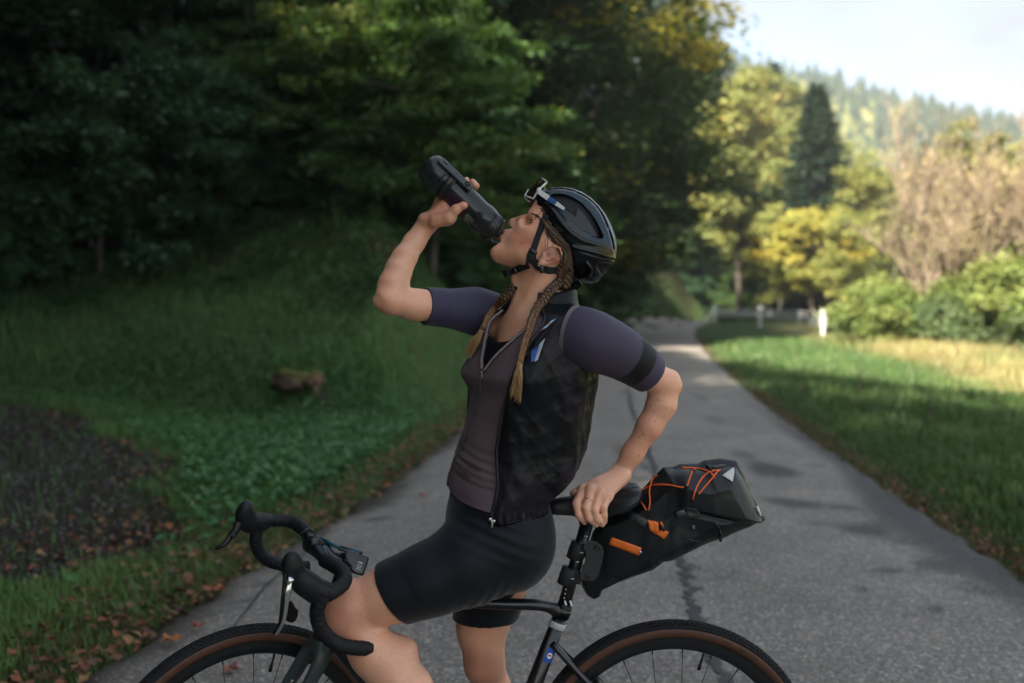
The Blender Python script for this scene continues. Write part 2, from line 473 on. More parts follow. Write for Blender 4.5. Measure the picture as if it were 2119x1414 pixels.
# dirt from the verge
dxl = RV[:, 0] - xl(np.clip(RV[:, 1], -60, 60))
dirt = np.maximum(smooth(.3, .0, dxl + .1 * sines(RV * [1, 1, 0], 6, 78)), smooth(.1, 0, dxr + .05 * sines(RV * [1, 1, 0], 6, 79)))
rcol = np.stack([stain, dirt, stain * 0], 1)
def road_material():
    m = bpy.data.materials.new('chip_seal_asphalt'); m.use_nodes = True
    n, l = m.node_tree.nodes, m.node_tree.links
    b = n['Principled BSDF']; b.inputs['Roughness'].default_value = .82; b.inputs['Specular IOR Level'].default_value = .3
    tc = n.new('ShaderNodeTexCoord'); a = n.new('ShaderNodeVertexColor'); a.layer_name = 'Col'
    sp = n.new('ShaderNodeSeparateColor'); l.new(a.outputs[0], sp.inputs[0])
    vo = n.new('ShaderNodeTexVoronoi'); vo.inputs['Scale'].default_value = 95; l.new(tc.outputs['Object'], vo.inputs['Vector'])
    hs = n.new('ShaderNodeSeparateColor'); l.new(vo.outputs['Color'], hs.inputs[0])
    r = n.new('ShaderNodeValToRGB'); e = r.color_ramp.elements
    e[0].position, e[0].color = 0, (.115, .102, .088, 1); e[1].position, e[1].color = 1, (.42, .38, .33, 1)
    k = e.new(.45); k.color = (.175, .157, .136, 1)
    k = e.new(.86); k.color = (.25, .224, .192, 1)
    l.new(hs.outputs[0], r.inputs[0])
    t = n.new('ShaderNodeTexNoise'); t.inputs['Scale'].default_value = 1.3; t.inputs['Detail'].default_value = 8; t.inputs['Roughness'].default_value = .65
    l.new(tc.outputs['Object'], t.inputs['Vector'])
    mr = n.new('ShaderNodeMapRange'); mr.inputs['From Min'].default_value = .3; mr.inputs['From Max'].default_value = .7; mr.inputs['To Min'].default_value = .8; mr.inputs['To Max'].default_value = 1.2
    l.new(t.outputs['Fac'], mr.inputs['Value'])
    vm = n.new('ShaderNodeVectorMath'); vm.operation = 'SCALE'; l.new(r.outputs[0], vm.inputs[0]); l.new(mr.outputs[0], vm.inputs['Scale'])
    t2 = n.new('ShaderNodeTexNoise'); t2.inputs['Scale'].default_value = 22; t2.inputs['Detail'].default_value = 6
    l.new(tc.outputs['Object'], t2.inputs['Vector'])
    mm = n.new('ShaderNodeMath'); mm.operation = 'MULTIPLY_ADD'; mm.inputs[1].default_value = 2.4; mm.inputs[2].default_value = -1.35
    l.new(t2.outputs['Fac'], mm.inputs[0])
    ad = n.new('ShaderNodeMath'); ad.operation = 'MULTIPLY_ADD'; ad.inputs[1].default_value = 1.9; l.new(sp.outputs[0], ad.inputs[0]); l.new(mm.outputs[0], ad.inputs[2]); ad.use_clamp = True
    # only where a stain is
    cl = n.new('ShaderNodeMath'); cl.operation = 'MULTIPLY'; cl.inputs[1].default_value = 1.0; cl.use_clamp = True; l.new(sp.outputs[0], cl.inputs[0])
    mu = n.new('ShaderNodeMath'); mu.operation = 'MINIMUM'; l.new(ad.outputs[0], mu.inputs[0]); l.new(cl.outputs[0], mu.inputs[1])
    x = n.new('ShaderNodeMixRGB'); l.new(mu.outputs[0], x.inputs[0]); l.new(vm.outputs[0], x.inputs[1]); x.inputs[2].default_value = (.035, .034, .036, 1)
    x2 = n.new('ShaderNodeMixRGB'); l.new(sp.outputs[1], x2.inputs[0]); l.new(x.outputs[0], x2.inputs[1]); x2.inputs[2].default_value = (.04, .034, .024, 1)
    l.new(x2.outputs[0], b.inputs['Base Color'])
    bp = n.new('ShaderNodeBump'); bp.inputs['Strength'].default_value = .7; bp.inputs['Distance'].default_value = .004
    l.new(vo.outputs['Distance'], bp.inputs['Height']); l.new(bp.outputs[0], b.inputs['Normal'])
    return m
o = mk('road', RV, RF, road_material(), None, True, rcol); tag(o, kind='structure')
# tar-filled cracks: ragged strips lying on the asphalt
def crack(pix, w, seed):
    r = np.random.default_rng(seed)
    p = catmull([Gd(u, v, .06)[:2] for u, v in pix], 14)
    t = nrm(np.gradient(p, axis=0)); nn = np.stack([-t[:, 1], t[:, 0]], 1)
    n_ = len(p); ww = w * r.uniform(.35, 1.5, (n_, 2)) * np.sin(np.linspace(.15, PI - .15, n_))[:, None] ** .4
    off = nn * (r.normal(size=(n_, 1)) * w * .5)
    L = p + off + nn * ww[:, :1]; R_ = p + off - nn * ww[:, 1:]
    def z(q):
        f = (q[:, 0] - xl(q[:, 1])) / (xr(q[:, 1]) - xl(q[:, 1]))
        return .017 + .05 * np.sin(np.clip(f, 0, 1) * PI)
    V = np.concatenate([np.column_stack([L, z(L)]), np.column_stack([R_, z(R_)])])
    F = [[i, i + 1, n_ + i + 1, n_ + i] for i in range(n_ - 1)]
    return V, F
tar = mat('old_tar', (.014, .014, .016), .55, noise=(60, .5))
b_ = MB()
for k, (pix, w) in enumerate([([(1402, 1140), (1415, 1190), (1432, 1240), (1448, 1295), (1470, 1345), (1500, 1414), (1530, 1500)], .030), ([(1410, 1165), (1455, 1180)], .008), ([(1432, 1290), (1452, 1288), (1465, 1282)], .012),
                              ([(1340, 930), (1352, 960), (1360, 1000), (1385, 1060), (1400, 1130)], .018), ([(1300, 800), (1310, 850), (1335, 905), (1345, 960)], .026),
                              ([(470, 1300), (520, 1235), (560, 1190), (610, 1150), (680, 1080)], .006)]):
    V, F = crack(pix, w, 300 + k)
    b_.add(V, F)
o = b_.build('tar_seam', tar); tag(o, kind='structure')

# ------------------------------------------------------------------ grass, as one uncountable mass per kind
def blades(name, n_, sampler, hfun, wid, cols, lean=.5, seed=1, mat_=None, kind='stuff', label=None, cat=None):
    r = np.random.default_rng(seed)
    xy = sampler(r, n_)
    n_ = len(xy)
    z = ground_z(xy[:, 0], xy[:, 1])
    p = np.column_stack([xy, z - .01])
    h = hfun(xy, r) * r.uniform(.55, 1.3, n_)
    a = r.uniform(0, 2 * PI, n_); d = np.column_stack([np.cos(a), np.sin(a), np.zeros(n_)])
    s = np.column_stack([-np.sin(a), np.cos(a), np.zeros(n_)])
    ln = r.uniform(.1, 1, n_) * lean
    w = (wid * r.uniform(.6, 1.4, n_) * np.sqrt(h / h.mean()))[:, None]
    up = np.array([0, 0, 1.0])
    m1 = p + up * (h * .55)[:, None] + d * (h * .22 * ln)[:, None]
    tp = p + up * (h * (1 - .25 * ln))[:, None] + d * (h * .8 * ln)[:, None]
    V = np.stack([p - s * w, p + s * w, m1 + s * w * .75, m1 - s * w * .75, tp + s * w * .12, tp - s * w * .12], 1).reshape(-1, 3)
    k = (np.arange(n_) * 6)[:, None]
    F = np.concatenate([k + [0, 1, 2, 3], k + [3, 2, 4, 5]])
    c = cols(xy, r)
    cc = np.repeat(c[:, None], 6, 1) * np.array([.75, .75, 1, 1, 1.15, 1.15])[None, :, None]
    o = mk(name, V, F, mat_, None, False, cc.reshape(-1, 3))
    tag(o, label, cat, kind=kind)
    return o
grass_mat = leaf_mat('grass_blade', .5, .25)
def samp_view(x0, x1, y0, y1, reject, pw=1.6):
    """density falls with distance from the camera"""
    def f(r, n_):
        y = y0 * (y1 / y0) ** (r.uniform(0, 1, n_) ** (1 / pw * 1.0)) if pw != 1 else y0 * (y1 / y0) ** r.uniform(0, 1, n_)
        u = r.uniform(x0, x1, n_)                                    # across the field of view
        x = u * y
        q = np.column_stack([x, y])
        return q[reject(q, r)]
    return f
def not_road(q, r, m=.0):
    y = np.minimum(q[:, 1], 76)
    jit = r.normal(size=len(q)) * .05
    return (q[:, 0] < xl(y) + .02 + jit) | (q[:, 0] > xr(y) - .02 + jit)
def left_keep(q, r):
    ok = not_road(q, r) & (q[:, 0] < xl(np.minimum(q[:, 1], 76)) + .3)
    g = in_poly(q, GRAV) + .22 * sines(np.column_stack([q, q[:, 0] * 0]), 2.2, 5) + .1 * sines(np.column_stack([q, q[:, 0] * 0]), 7, 6)
    t = np.minimum((xl(q[:, 1]) - q[:, 0] - .35) * (1.1 + 1.9 * smooth(9, 15, q[:, 1])), q[:, 1] - 10.2 - 2.6 * smooth(-.8, -6.0, q[:, 0]))
    fr = smooth(4.6, 8.5, t)
    thin = .5 + .5 * smooth(-.6, .4, sines(np.column_stack([q, q[:, 0] * 0]), 2.5, 33))
    return ok & ((g > 0) | (r.uniform(size=len(q)) < .05)) & (r.uniform(size=len(q)) > fr) & (r.uniform(size=len(q)) < thin)
def gcols(xy, r):
    n_ = len(xy)
    p3 = np.column_stack([xy, xy[:, 0] * 0])
    a = r.uniform(0, 1, n_)[:, None] * .6 + (sines(p3, 1.3, 51)[:, None] * .5 + .5) * .4
    c = np.array([.050, .140, .038]) * (1 - a) + np.array([.135, .245, .068]) * a
    dl = xl(np.minimum(xy[:, 1], 76)) - xy[:, 0]
    edge = smooth(.9, .0, dl) * (r.uniform(size=n_) < .5)
    c = c * (1 - edge[:, None]) + np.array([.10, .085, .035]) * edge[:, None]
    y_ = (r.uniform(size=n_) < .05)[:, None]
    c = np.where(y_, np.array([.15, .13, .06]) * r.uniform(.6, 1.2, (n_, 1)), c)
    return c
def lh(xy, r):
    p3 = np.column_stack([xy, xy[:, 0] * 0])
    dl = xl(np.minimum(xy[:, 1], 76)) - xy[:, 0]
    return (.06 + .05 * smooth(0, 1.2, dl) + .06 * smooth(8, 14, xy[:, 1]) + .05 * np.clip(sines(p3, 1.8, 61), 0, 1))
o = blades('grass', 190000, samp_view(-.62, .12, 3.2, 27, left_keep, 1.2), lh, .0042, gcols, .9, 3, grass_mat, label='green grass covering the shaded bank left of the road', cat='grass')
def right_keep(q, r):
    y = np.minimum(q[:, 1], 74)
    d = q[:, 0] - xr(y)
    return (d > -.05 + r.normal(size=len(q)) * .05) & (q[:, 1] < 60)
def rcols(xy, r):
    n_ = len(xy); p3 = np.column_stack([xy, xy[:, 0] * 0])
    d = xy[:, 0] - xr(np.minimum(xy[:, 1], 74))
    a = r.uniform(0, 1, n_)[:, None]
    c = np.array([.045, .10, .028]) * (1 - a) + np.array([.10, .175, .05]) * a
    T_ = np.clip(4.9 - .05 * xy[:, 1], 1.2, 9); dry = np.clip(smooth(-.4, .8, d - T_ + .4 * sines(p3, .6, 71)) * .85 + (r.uniform(size=n_) < .06) * .5, 0, 1)[:, None]
    m1 = smooth(.1, .7, sines(p3, 1.7, 72) + .5 * r.normal(size=n_))[:, None]; m2 = smooth(.0, .6, sines(p3, 1.1, 73) + .5 * r.normal(size=n_))[:, None]
    dc = np.array([.24, .22, .09]) * (1 - a) + np.array([.42, .36, .17]) * a
    dc = dc * (1 - .7 * m1) + np.array([.27, .16, .09]) * .7 * m1; dc = dc * (1 - .75 * m2) + np.array([.13, .17, .055]) * .75 * m2
    c = c * (1 - dry) + dc * dry
    e = smooth(.35, 0, d)[:, None] * (r.uniform(size=(n_, 1)) < .7)
    return c * (1 - e) + np.array([.13, .075, .04]) * e
def rh(xy, r):
    p3 = np.column_stack([xy, xy[:, 0] * 0]); d = xy[:, 0] - xr(np.minimum(xy[:, 1], 74))
    return (1 - .7 * smooth(30, 35, xy[:, 1])) * .9 * (.07 + .07 * smooth(0, .8, d) + .05 * np.clip(sines(p3, 1.1, 62), 0, 1) + .06 * smooth(10, 30, xy[:, 1]) + 0.26 * smooth(-.3, 1.5, d - np.clip(4.9 - .05 * xy[:, 1], 1.2, 9) + .4 * sines(p3, .6, 71)))
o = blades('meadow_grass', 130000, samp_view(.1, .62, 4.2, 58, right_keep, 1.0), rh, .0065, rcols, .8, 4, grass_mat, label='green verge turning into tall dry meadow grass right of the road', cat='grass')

# ------------------------------------------------------------------ low leafy weeds on the bank, fallen leaves, gravel
def leaf_quads(p, L, Wd, nrm_, dirv, cols, fold=.12):
    """diamond leaves with a slight fold"""
    n_ = len(p)
    s = nrm(np.cross(nrm_, dirv)); d = np.cross(s, nrm_)
    L = L[:, None]; Wd = Wd[:, None]
    V = np.stack([p, p + d * L * .5 + s * Wd * .5 + nrm_ * L * fold, p + d * L, p + d * L * .5 - s * Wd * .5 + nrm_ * L * fold], 1).reshape(-1, 3)
    k = (np.arange(n_) * 4)[:, None]
    F = np.concatenate([k + [0, 1, 2], k + [0, 2, 3]])
    return V, F, np.repeat(cols, 4, 0)
leafm = leaf_mat('leaf', .5, .3)
r = np.random.default_rng(12)
n_ = 26000
cl = np.array([Gd(u, v + 30)[:2] for u, v in [(560, 905), (640, 930), (600, 860), (700, 900), (520, 870), (700, 960), (450, 830), (760, 930), (300, 800), (180, 810), (820, 880), (60, 760), (620, 1010)]])
cl = cl[r.integers(0, len(cl), n_)] + r.normal(size=(n_, 2)) * [.75, 1.0]
keep = (cl[:, 0] < xl(cl[:, 1]) - .4) & (in_poly(cl, GRAV) > .15)
cl = cl[keep]; n_ = len(cl)
p = np.column_stack([cl, ground_z(cl[:, 0], cl[:, 1]) + r.uniform(.03, .16, n_)])
a = r.uniform(0, 6.28, n_); nn = nrm(np.column_stack([r.normal(size=n_) * .45, r.normal(size=n_) * .45 - .15, np.ones(n_)]))
c = np.array([.042, .120, .038]) + r.uniform(0, 1, (n_, 1)) * np.array([.055, .10, .03])
V, F, cc = leaf_quads(p, r.uniform(.035, .075, n_), r.uniform(.03, .06, n_), nn, np.column_stack([np.cos(a), np.sin(a), a * 0]), c)
o = mk('ground_cover', V, F, leafm, None, False, cc); tag(o, 'low broad leafy weeds among the grass of the bank', 'weeds', kind='stuff')

# taller tangled undergrowth where the bank meets the forest
r = np.random.default_rng(91)
nc = 420
cx_ = np.column_stack([r.uniform(-9.5, 1.2, nc), r.uniform(13.5, 22, nc)])
tb = np.minimum((xl(cx_[:, 1]) - cx_[:, 0] - .35) * (1.1 + 1.9 * smooth(9, 15, cx_[:, 1])), cx_[:, 1] - 10.2 - 2.6 * smooth(-.8, -6.0, cx_[:, 0]))
cx_ = cx_[(tb > 3.2 + 1.2 * r.uniform(size=nc)) & (tb < 9)]
nc = len(cx_); n_ = 46000; i = r.integers(0, nc, n_); hs_ = r.uniform(.18, .75, nc)
g = r.normal(size=(n_, 2)) * .24; hh = r.uniform(0, 1, n_) ** .8 * hs_[i] * np.exp(-(g ** 2).sum(1) / .2)
q = cx_[i] + g; p = np.column_stack([q, ground_z(q[:, 0], q[:, 1]) + hh])
a = r.uniform(0, 6.28, n_); k = r.uniform(0, 1, nc)[i][:, None] * .7 + r.uniform(0, 1, (n_, 1)) * .3
c = np.array([.022, .060, .022]) * (1 - k) + np.array([.07, .13, .04]) * k
c = np.where((r.uniform(size=nc)[i] < .12)[:, None], np.array([.12, .08, .04]) * (.6 + .6 * k), c)
V, F, cc = leaf_quads(p, r.uniform(.05, .11, n_), r.uniform(.02, .06, n_), nrm(np.column_stack([r.normal(size=n_) * .6, r.normal(size=n_) * .6, np.ones(n_)])), np.column_stack([np.cos(a), np.sin(a), r.uniform(-.2, .9, n_)]), c)
o = mk('undergrowth', V, F, leafm, None, False, cc); tag(o, 'dim tangled nettles and brambles along the top of the grassy bank', 'undergrowth', kind='stuff')

def fallen(n_, sampler, seed, size=(.03, .07)):
    r = np.random.default_rng(seed)
    q = sampler(r, n_); n_ = len(q)
    on = (q[:, 0] > xl(q[:, 1])) & (q[:, 0] < xr(q[:, 1]))
    f = np.clip((q[:, 0] - xl(q[:, 1])) / (xr(q[:, 1]) - xl(q[:, 1])), 0, 1)
    z = np.where(on, .02 + .05 * np.sin(f * PI), ground_z(q[:, 0], q[:, 1]) + r.uniform(.01, .06, n_))
    p = np.column_stack([q, z]); a = r.uniform(0, 6.28, n_)
    nn = nrm(np.column_stack([r.normal(size=n_) * .4, r.normal(size=n_) * .4, np.ones(n_)]))
    pal = np.array([(.22, .075, .03), (.15, .045, .02), (.22, .11, .04), (.09, .045, .025), (.12, .06, .03), (.20, .12, .045)])
    c = pal[r.integers(0, len(pal), n_)] * r.uniform(.6, 1.2, (n_, 1))
    V, F, cc = leaf_quads(p, r.uniform(*size, n_), r.uniform(size[0] * .7, size[1] * .75, n_), nn, np.column_stack([np.cos(a), np.sin(a), a * 0]), c, .2)
    return V, F, cc
dead = mat('dead_leaf', rough=.75, col=True, noise=(90, .3))
def s1(r, n_):
    y = 3.2 * (14 / 3.2) ** r.uniform(0, 1, n_)
    return np.column_stack([xl(y) - np.abs(r.normal(size=n_)) * .42 + .08, y])
def s2(r, n_):
    k = r.uniform(0, 6.999, n_); i = k.astype(int) + 1; f = (k % 1)[:, None]
    g = GRAV[i] * (1 - f) + GRAV[i + 1] * f
    return g + r.normal(size=(n_, 2)) * [.2, .32]
def s3(r, n_):
    y = r.uniform(3.3, 6.5, n_); return np.column_stack([xl(y) - r.uniform(.1, 2.2, n_), y])
def s4(r, n_):
    y = 4.4 * (14 / 4.4) ** r.uniform(0, 1, n_); return np.column_stack([xr(y) + np.abs(r.normal(size=n_)) * .12 - .02, y])
Vs, Fs, Cs, k0 = [], [], [], 0
for s_, n0, sd, sz in ((s1, 1500, 1, (.03, .075)), (s2, 520, 2, (.03, .07)), (s3, 360, 3, (.035, .08)), (s4, 700, 4, (.02, .05))):
    V, F, cc = fallen(n0, s_, sd, sz); Vs.append(V); Fs.append(F + k0); Cs.append(cc); k0 += len(V)
o = mk('leaf_litter', np.concatenate(Vs), np.concatenate(Fs), dead, None, False, np.concatenate(Cs)); tag(o, 'brown autumn leaves drifted along the road edge and lay-by', 'fallen leaves', kind='stuff')

# single leaves lying out on the asphalt
for k, (u, v, sz, co, lb) in enumerate([(352, 1326, .075, (.34, .12, .04), 'orange fallen leaf on the asphalt left of the front wheel'),
                                    (410, 1298, .05, (.24, .08, .035), 'small dark red fallen leaf on the asphalt near the verge left of the front wheel'),
                                    (875, 1028, .05, (.26, .07, .05), 'tiny reddish fallen leaf lying on the bare road between handlebar and rider'),
                                    (450, 1221, .06, (.28, .10, .04), 'rust brown fallen leaf on the asphalt just below the far brake lever'),
                                    (478, 1388, .06, (.20, .07, .04), 'dull brown fallen leaf on the asphalt seen through the front wheel spokes')]):
    g = Gd(u, v, .045); q = np.random.default_rng(500 + k)
    out = []
    m_ = 18
    for j in range(m_):
        an = 2 * PI * j / m_
        rr = sz * .5 * (.55 + .45 * abs(math.cos(an * 2.5)) ** .7) * q.uniform(.85, 1.1)
        out.append([g[0] + rr * math.cos(an) * 1.2, g[1] + rr * math.sin(an), g[2] + .012 + .01 * math.sin(an * 3 + k) + q.uniform(0, .004)])
    out.append([g[0], g[1], g[2] + .006])
    V = np.array(out); F = [[j, (j + 1) % m_, m_] for j in range(m_)]
    o = mk('fallen_leaf', V, F, dead, None, False, np.tile(np.array(co), (m_ + 1, 1)))
    md = o.modifiers.new('thickness', 'SOLIDIFY'); md.thickness = .001
    tag(o, lb, 'leaf', 'fallen leaves on the asphalt')

# gravel stones
ico = bmesh.new(); bmesh.ops.create_icosphere(ico, subdivisions=1, radius=1)
IV = np.array([v.co[:] for v in ico.verts]); IF = np.array([[v.index for v in f.verts] for f in ico.faces]); ico.free()
r = np.random.default_rng(21)
q = np.column_stack([r.uniform(-8, -1.8, 30000), 4.2 * (14 / 4.2) ** r.uniform(0, 1, 30000)])
q = q[(in_poly(q, GRAV) < .1)][:9000]
n_ = len(q)
rad = r.uniform(.003, .010, n_) * (1 + q[:, 1] * .04)
base = np.column_stack([q, ground_z(q[:, 0], q[:, 1]) + rad * .3])
base_ = base; V = base[:, None] + IV[None] * rad[:, None, None] * r.uniform(.6, 1.3, (n_, len(IV), 1)) * r.uniform(.6, 1.3, (n_, 1, 3))
F = (IF[None] + (np.arange(n_) * len(IV))[:, None, None]).reshape(-1, 3)
g = r.uniform(0, 1, n_) ** 2.2
cc = np.repeat((np.array([.035, .033, .03]) + g[:, None] * np.array([.18, .17, .16])), len(IV), 0)
o = mk('gravel', V.reshape(-1, 3), F, mat('stone', rough=.8, col=True), None, False, cc); tag(o, 'grey gravel stones scattered over the dark lay-by', 'gravel', kind='stuff')

# ================================================================== TREES
bark = mat('bark', (.055, .045, .035), .9, noise=(9, .5), bump=(30, .8, .02))
bark_pale = mat('birch_bark', (.15, .14, .125), .85, noise=(5, .85), bump=(20, .4, .01))
twig_m = mat('twig_bark', (.21, .16, .12), .85, noise=(5, .3))
def cloud(n_, clumps, L, ratio, c0, c1, seed, flat=.55, droop=.0, warm=0, warmc=(.30, .24, .03)):
    """leaves spread through clumps (x, y, z, r); lighter and darker clumps"""
    r = np.random.default_rng(seed)
    cl = np.asarray(clumps, float)
    w = cl[:, 3] ** 2; w /= w.sum()
    i = r.choice(len(cl), n_, p=w)
    d = nrm(r.normal(size=(n_, 3)))
    rad = r.uniform(0, 1, n_) ** .45
    # ragged outline: sprays reach out in random directions
    ragg = .75 + .45 * sines(d * 1.0 + cl[i, :3] * 3.1, 3.2, seed + 5)
    p = cl[i, :3] + d * (rad * ragg * cl[i, 3])[:, None] * np.array([1, 1, flat])
    out = nrm(d * [1, 1, .6] + [0, 0, .15])
    nn = nrm(np.column_stack([r.normal(size=n_) * .55, r.normal(size=n_) * .55, np.ones(n_) * .9]) + out * .35)
    dv = nrm(out + r.normal(size=(n_, 3)) * .5 + [0, 0, -droop])
    k = r.uniform(0, 1, len(cl))[i] * .65 + r.uniform(0, 1, n_) * .35
    c = np.array(c0) * (1 - k[:, None]) + np.array(c1) * k[:, None]
    if warm:
        s = (sines(p * 1.0, 1.3, seed + 9) + .25 * r.normal(size=n_) > 1.15 - warm)[:, None]
        c = np.where(s, np.array(warmc) * r.uniform(.6, 1.2, (n_, 1)), c)
    Ls = L * r.uniform(.6, 1.35, n_)
    return leaf_quads(p, Ls, Ls * ratio, nn, dv, c, .1)
def crown_clumps(c, R, n_, rr, seed, shell=.55):
    r = np.random.default_rng(seed)
    d = nrm(r.normal(size=(n_, 3)))
    rad = shell + (1 - shell) * r.uniform(0, 1, n_)
    p = np.array(c) + d * rad[:, None] * np.array(R)
    return np.column_stack([p, rr * r.uniform(.6, 1.35, n_)])
def trunk_limbs(h, r0, clumps, seed, nl=14, bend=.25, base=.3):
    r = np.random.default_rng(seed)
    b = MB()
    x = np.linspace(0, h, 9)
    path = np.column_stack([np.sin(x * .8 / h * 3 + seed) * bend, np.cos(x * 1.1 / h * 3 + seed) * bend, x])
    path -= path[0] * [1, 1, 0]
    path[0, 2] = -.4
    b.tube(path, r0 * (1 - .85 * (x / h)) * np.where(x == 0, 1.5, 1), 9)
    cl = np.asarray(clumps)[r.permutation(len(clumps))[:nl]]
    for c in cl:
        t = np.clip(r.uniform(base, .9) * min(1, c[2] / h + .1), .12, .92)
        s = np.array([np.interp(t * h, x, path[:, k]) for k in range(3)])
        mid = s * .5 + c[:3] * .5 + [0, 0, .12 * np.linalg.norm(c[:3] - s)] + r.normal(size=3) * .1
        q = catmull([s, mid, c[:3]], 4)
        b.tube(q, np.linspace(r0 * .32, r0 * .06, len(q)), 5)
    return b
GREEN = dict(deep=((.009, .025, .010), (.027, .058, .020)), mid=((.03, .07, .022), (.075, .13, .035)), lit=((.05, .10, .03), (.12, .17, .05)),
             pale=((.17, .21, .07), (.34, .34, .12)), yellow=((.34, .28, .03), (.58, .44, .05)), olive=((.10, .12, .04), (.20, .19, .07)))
def make_tree(name, label, cat, crown_c, crown_R, ncl, rcl, nleaf, L, pal, seed, h=None, r0=.14, group=None, flat=.55, warm=0, shell=.55, ratio=.6, extra=(), bk=None, droop=.1, warmc=(.30, .24, .03)):
    t = thing(name, (0, 0, 0), label, cat, group)
    cl = crown_clumps(crown_c, crown_R, ncl, rcl, seed, shell)
    if len(extra): cl = np.vstack([cl, np.array(extra, float)])
    c0, c1 = GREEN[pal] if isinstance(pal, str) else pal
    V, F, cc = cloud(nleaf, cl, L, ratio, c0, c1, seed, flat, droop, warm, warmc)
    b = trunk_limbs(h or crown_c[2] + crown_R[2] * .6, r0, cl, seed)
    b.build('trunk', bk or bark, t)
    mk('crown', V, F, leafm, t, False, cc)
    return t
def conifer(name, label, h, w, seed, c0=(.012, .030, .018), c1=(.03, .062, .035), nl=9000, group=None):
    t = thing(name, (0, 0, 0), label, 'conifer', group)
    r = np.random.default_rng(seed)
    b = MB(); b.tube([(0, 0, -.3), (0, 0, h * .5), (0, 0, h)], [h * .018, h * .011, .02], 7)
    P_, D_ = [], []
    n_br = int(h * 11)
    for k in range(n_br):
        f = (k / n_br) ** .9
        z = h * (.06 + .93 * f); a = k * 2.4 + r.uniform(-.3, .3); ln = w * (1 - f) ** .85 * r.uniform(.7, 1.15) + .1
        m = max(8, int(nl / n_br * (ln / w * 1.6 + .2)))
        s = r.uniform(.05, 1, m)
        dirx = np.array([math.cos(a), math.sin(a), 0])
        side = np.array([-dirx[1], dirx[0], 0])
        p = dirx * (s * ln)[:, None] + side * (r.uniform(-.32, .32, m) * s ** .6 * (1.15 - s) * ln)[:, None]
        p[:, 2] += z - .32 * ln * s + .16 * ln * s * s - r.uniform(0, .1, m) * ln
        P_.append(p); D_.append(np.tile(dirx * .8 + [0, 0, -.45], (m, 1)) + r.normal(size=(m, 3)) * .3)
    p = np.concatenate(P_); d = nrm(np.concatenate(D_)); m = len(p)
    k = r.uniform(0, 1, (m, 1)); c = np.array(c0) * (1 - k) + np.array(c1) * k
    L = h * .035 * r.uniform(.7, 1.3, m)
    V, F, cc = leaf_quads(p, L, L * .42, nrm(r.normal(size=(m, 3)) * .5 + [0, 0, 1]), d, c, .05)
    b.build('trunk', bark, t); mk('crown', V, F, leafm, t, False, cc)
    return t
def at(o, u, y, rz=0, s=1.0, dz=0.0, x=None, sz=None):
    X = x if x is not None else (u - CX) / FPX * y
    z = float(ground_z(X, y)) + dz
    o.location = (X, y, z); o.rotation_euler = (0, 0, rz); o.scale = (s, s, sz or s)
    return o
def again(src, label, *a, group=None, **k):
    c = copy_tree(src); c['label'] = label
    if group: c['group'] = group
    return at(c, *a, **k)

# --- the forest edge left of the road
G1 = 'dark broadleaf trees of the forest on the left'
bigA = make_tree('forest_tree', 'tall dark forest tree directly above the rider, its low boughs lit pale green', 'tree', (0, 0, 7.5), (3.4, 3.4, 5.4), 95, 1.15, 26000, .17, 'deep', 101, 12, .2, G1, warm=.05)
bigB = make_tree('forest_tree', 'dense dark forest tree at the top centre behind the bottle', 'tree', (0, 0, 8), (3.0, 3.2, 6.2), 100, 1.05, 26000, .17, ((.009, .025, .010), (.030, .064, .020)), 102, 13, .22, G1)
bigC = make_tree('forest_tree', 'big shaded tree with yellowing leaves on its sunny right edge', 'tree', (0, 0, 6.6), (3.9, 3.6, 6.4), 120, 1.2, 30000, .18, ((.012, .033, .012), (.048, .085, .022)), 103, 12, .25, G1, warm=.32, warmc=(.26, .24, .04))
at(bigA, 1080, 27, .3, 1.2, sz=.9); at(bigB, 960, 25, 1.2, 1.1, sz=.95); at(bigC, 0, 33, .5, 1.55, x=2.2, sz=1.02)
k = 0
def big(src, lab, u, y, rz, s, **kw): return again(src, lab, u, y, rz, s, group=G1, **kw)
for src, lab, u, y, rz, s in [
    (bigB, 'dark forest tree just left of the big tree with the yellow edge', 1140, 42, 2.1, 1.12),
    (bigA, 'forest tree whose low foliage meets the far road bend', 1440, 86, 1.0, 1.9),
    (bigC, 'forest tree behind the rider helmet with a low shaded skirt of leaves', 1180, 52, 4.0, 1.38),
    (bigB, 'dark forest tree in the gap above the bottle', 800, 22, 3.3, 1.0),
    (bigA, 'deep shaded tree between the two beech shrubs', 560, 24, 2.2, 1.1),
    (bigB, 'deep shaded tree behind the left beech shrub', 330, 21, 5.0, 1.0),
    (bigA, 'dark tree at the left end of the forest edge', 90, 20, 4.2, 1.0),
    (bigB, 'dark broad tree cut by the left border of the picture', -110, 17, 1.7, .9),
    (bigB, 'second row dark tree above the left beech shrub', 200, 29, .9, 1.2),
    (bigA, 'second row dark tree left of the pale birch stem', 460, 31, 3.9, 1.2),
    (bigB, 'second row dark tree right of the pale birch stem', 700, 33, 2.7, 1.3),
    (bigA, 'second row dark tree above the middle beech', 930, 35, 5.5, 1.3),
    (bigB, 'second row dark tree above the helmet', 1130, 36, 4.4, 1.3),
    (bigA, 'far dark tree closing the forest above the road bend', 1330, 84, 2.5, 1.9),
    (bigC, 'shaded tree standing right where the road turns out of sight', 1490, 95, 3.0, 1.6),
]:
    big(src, lab, u, y, rz, s)
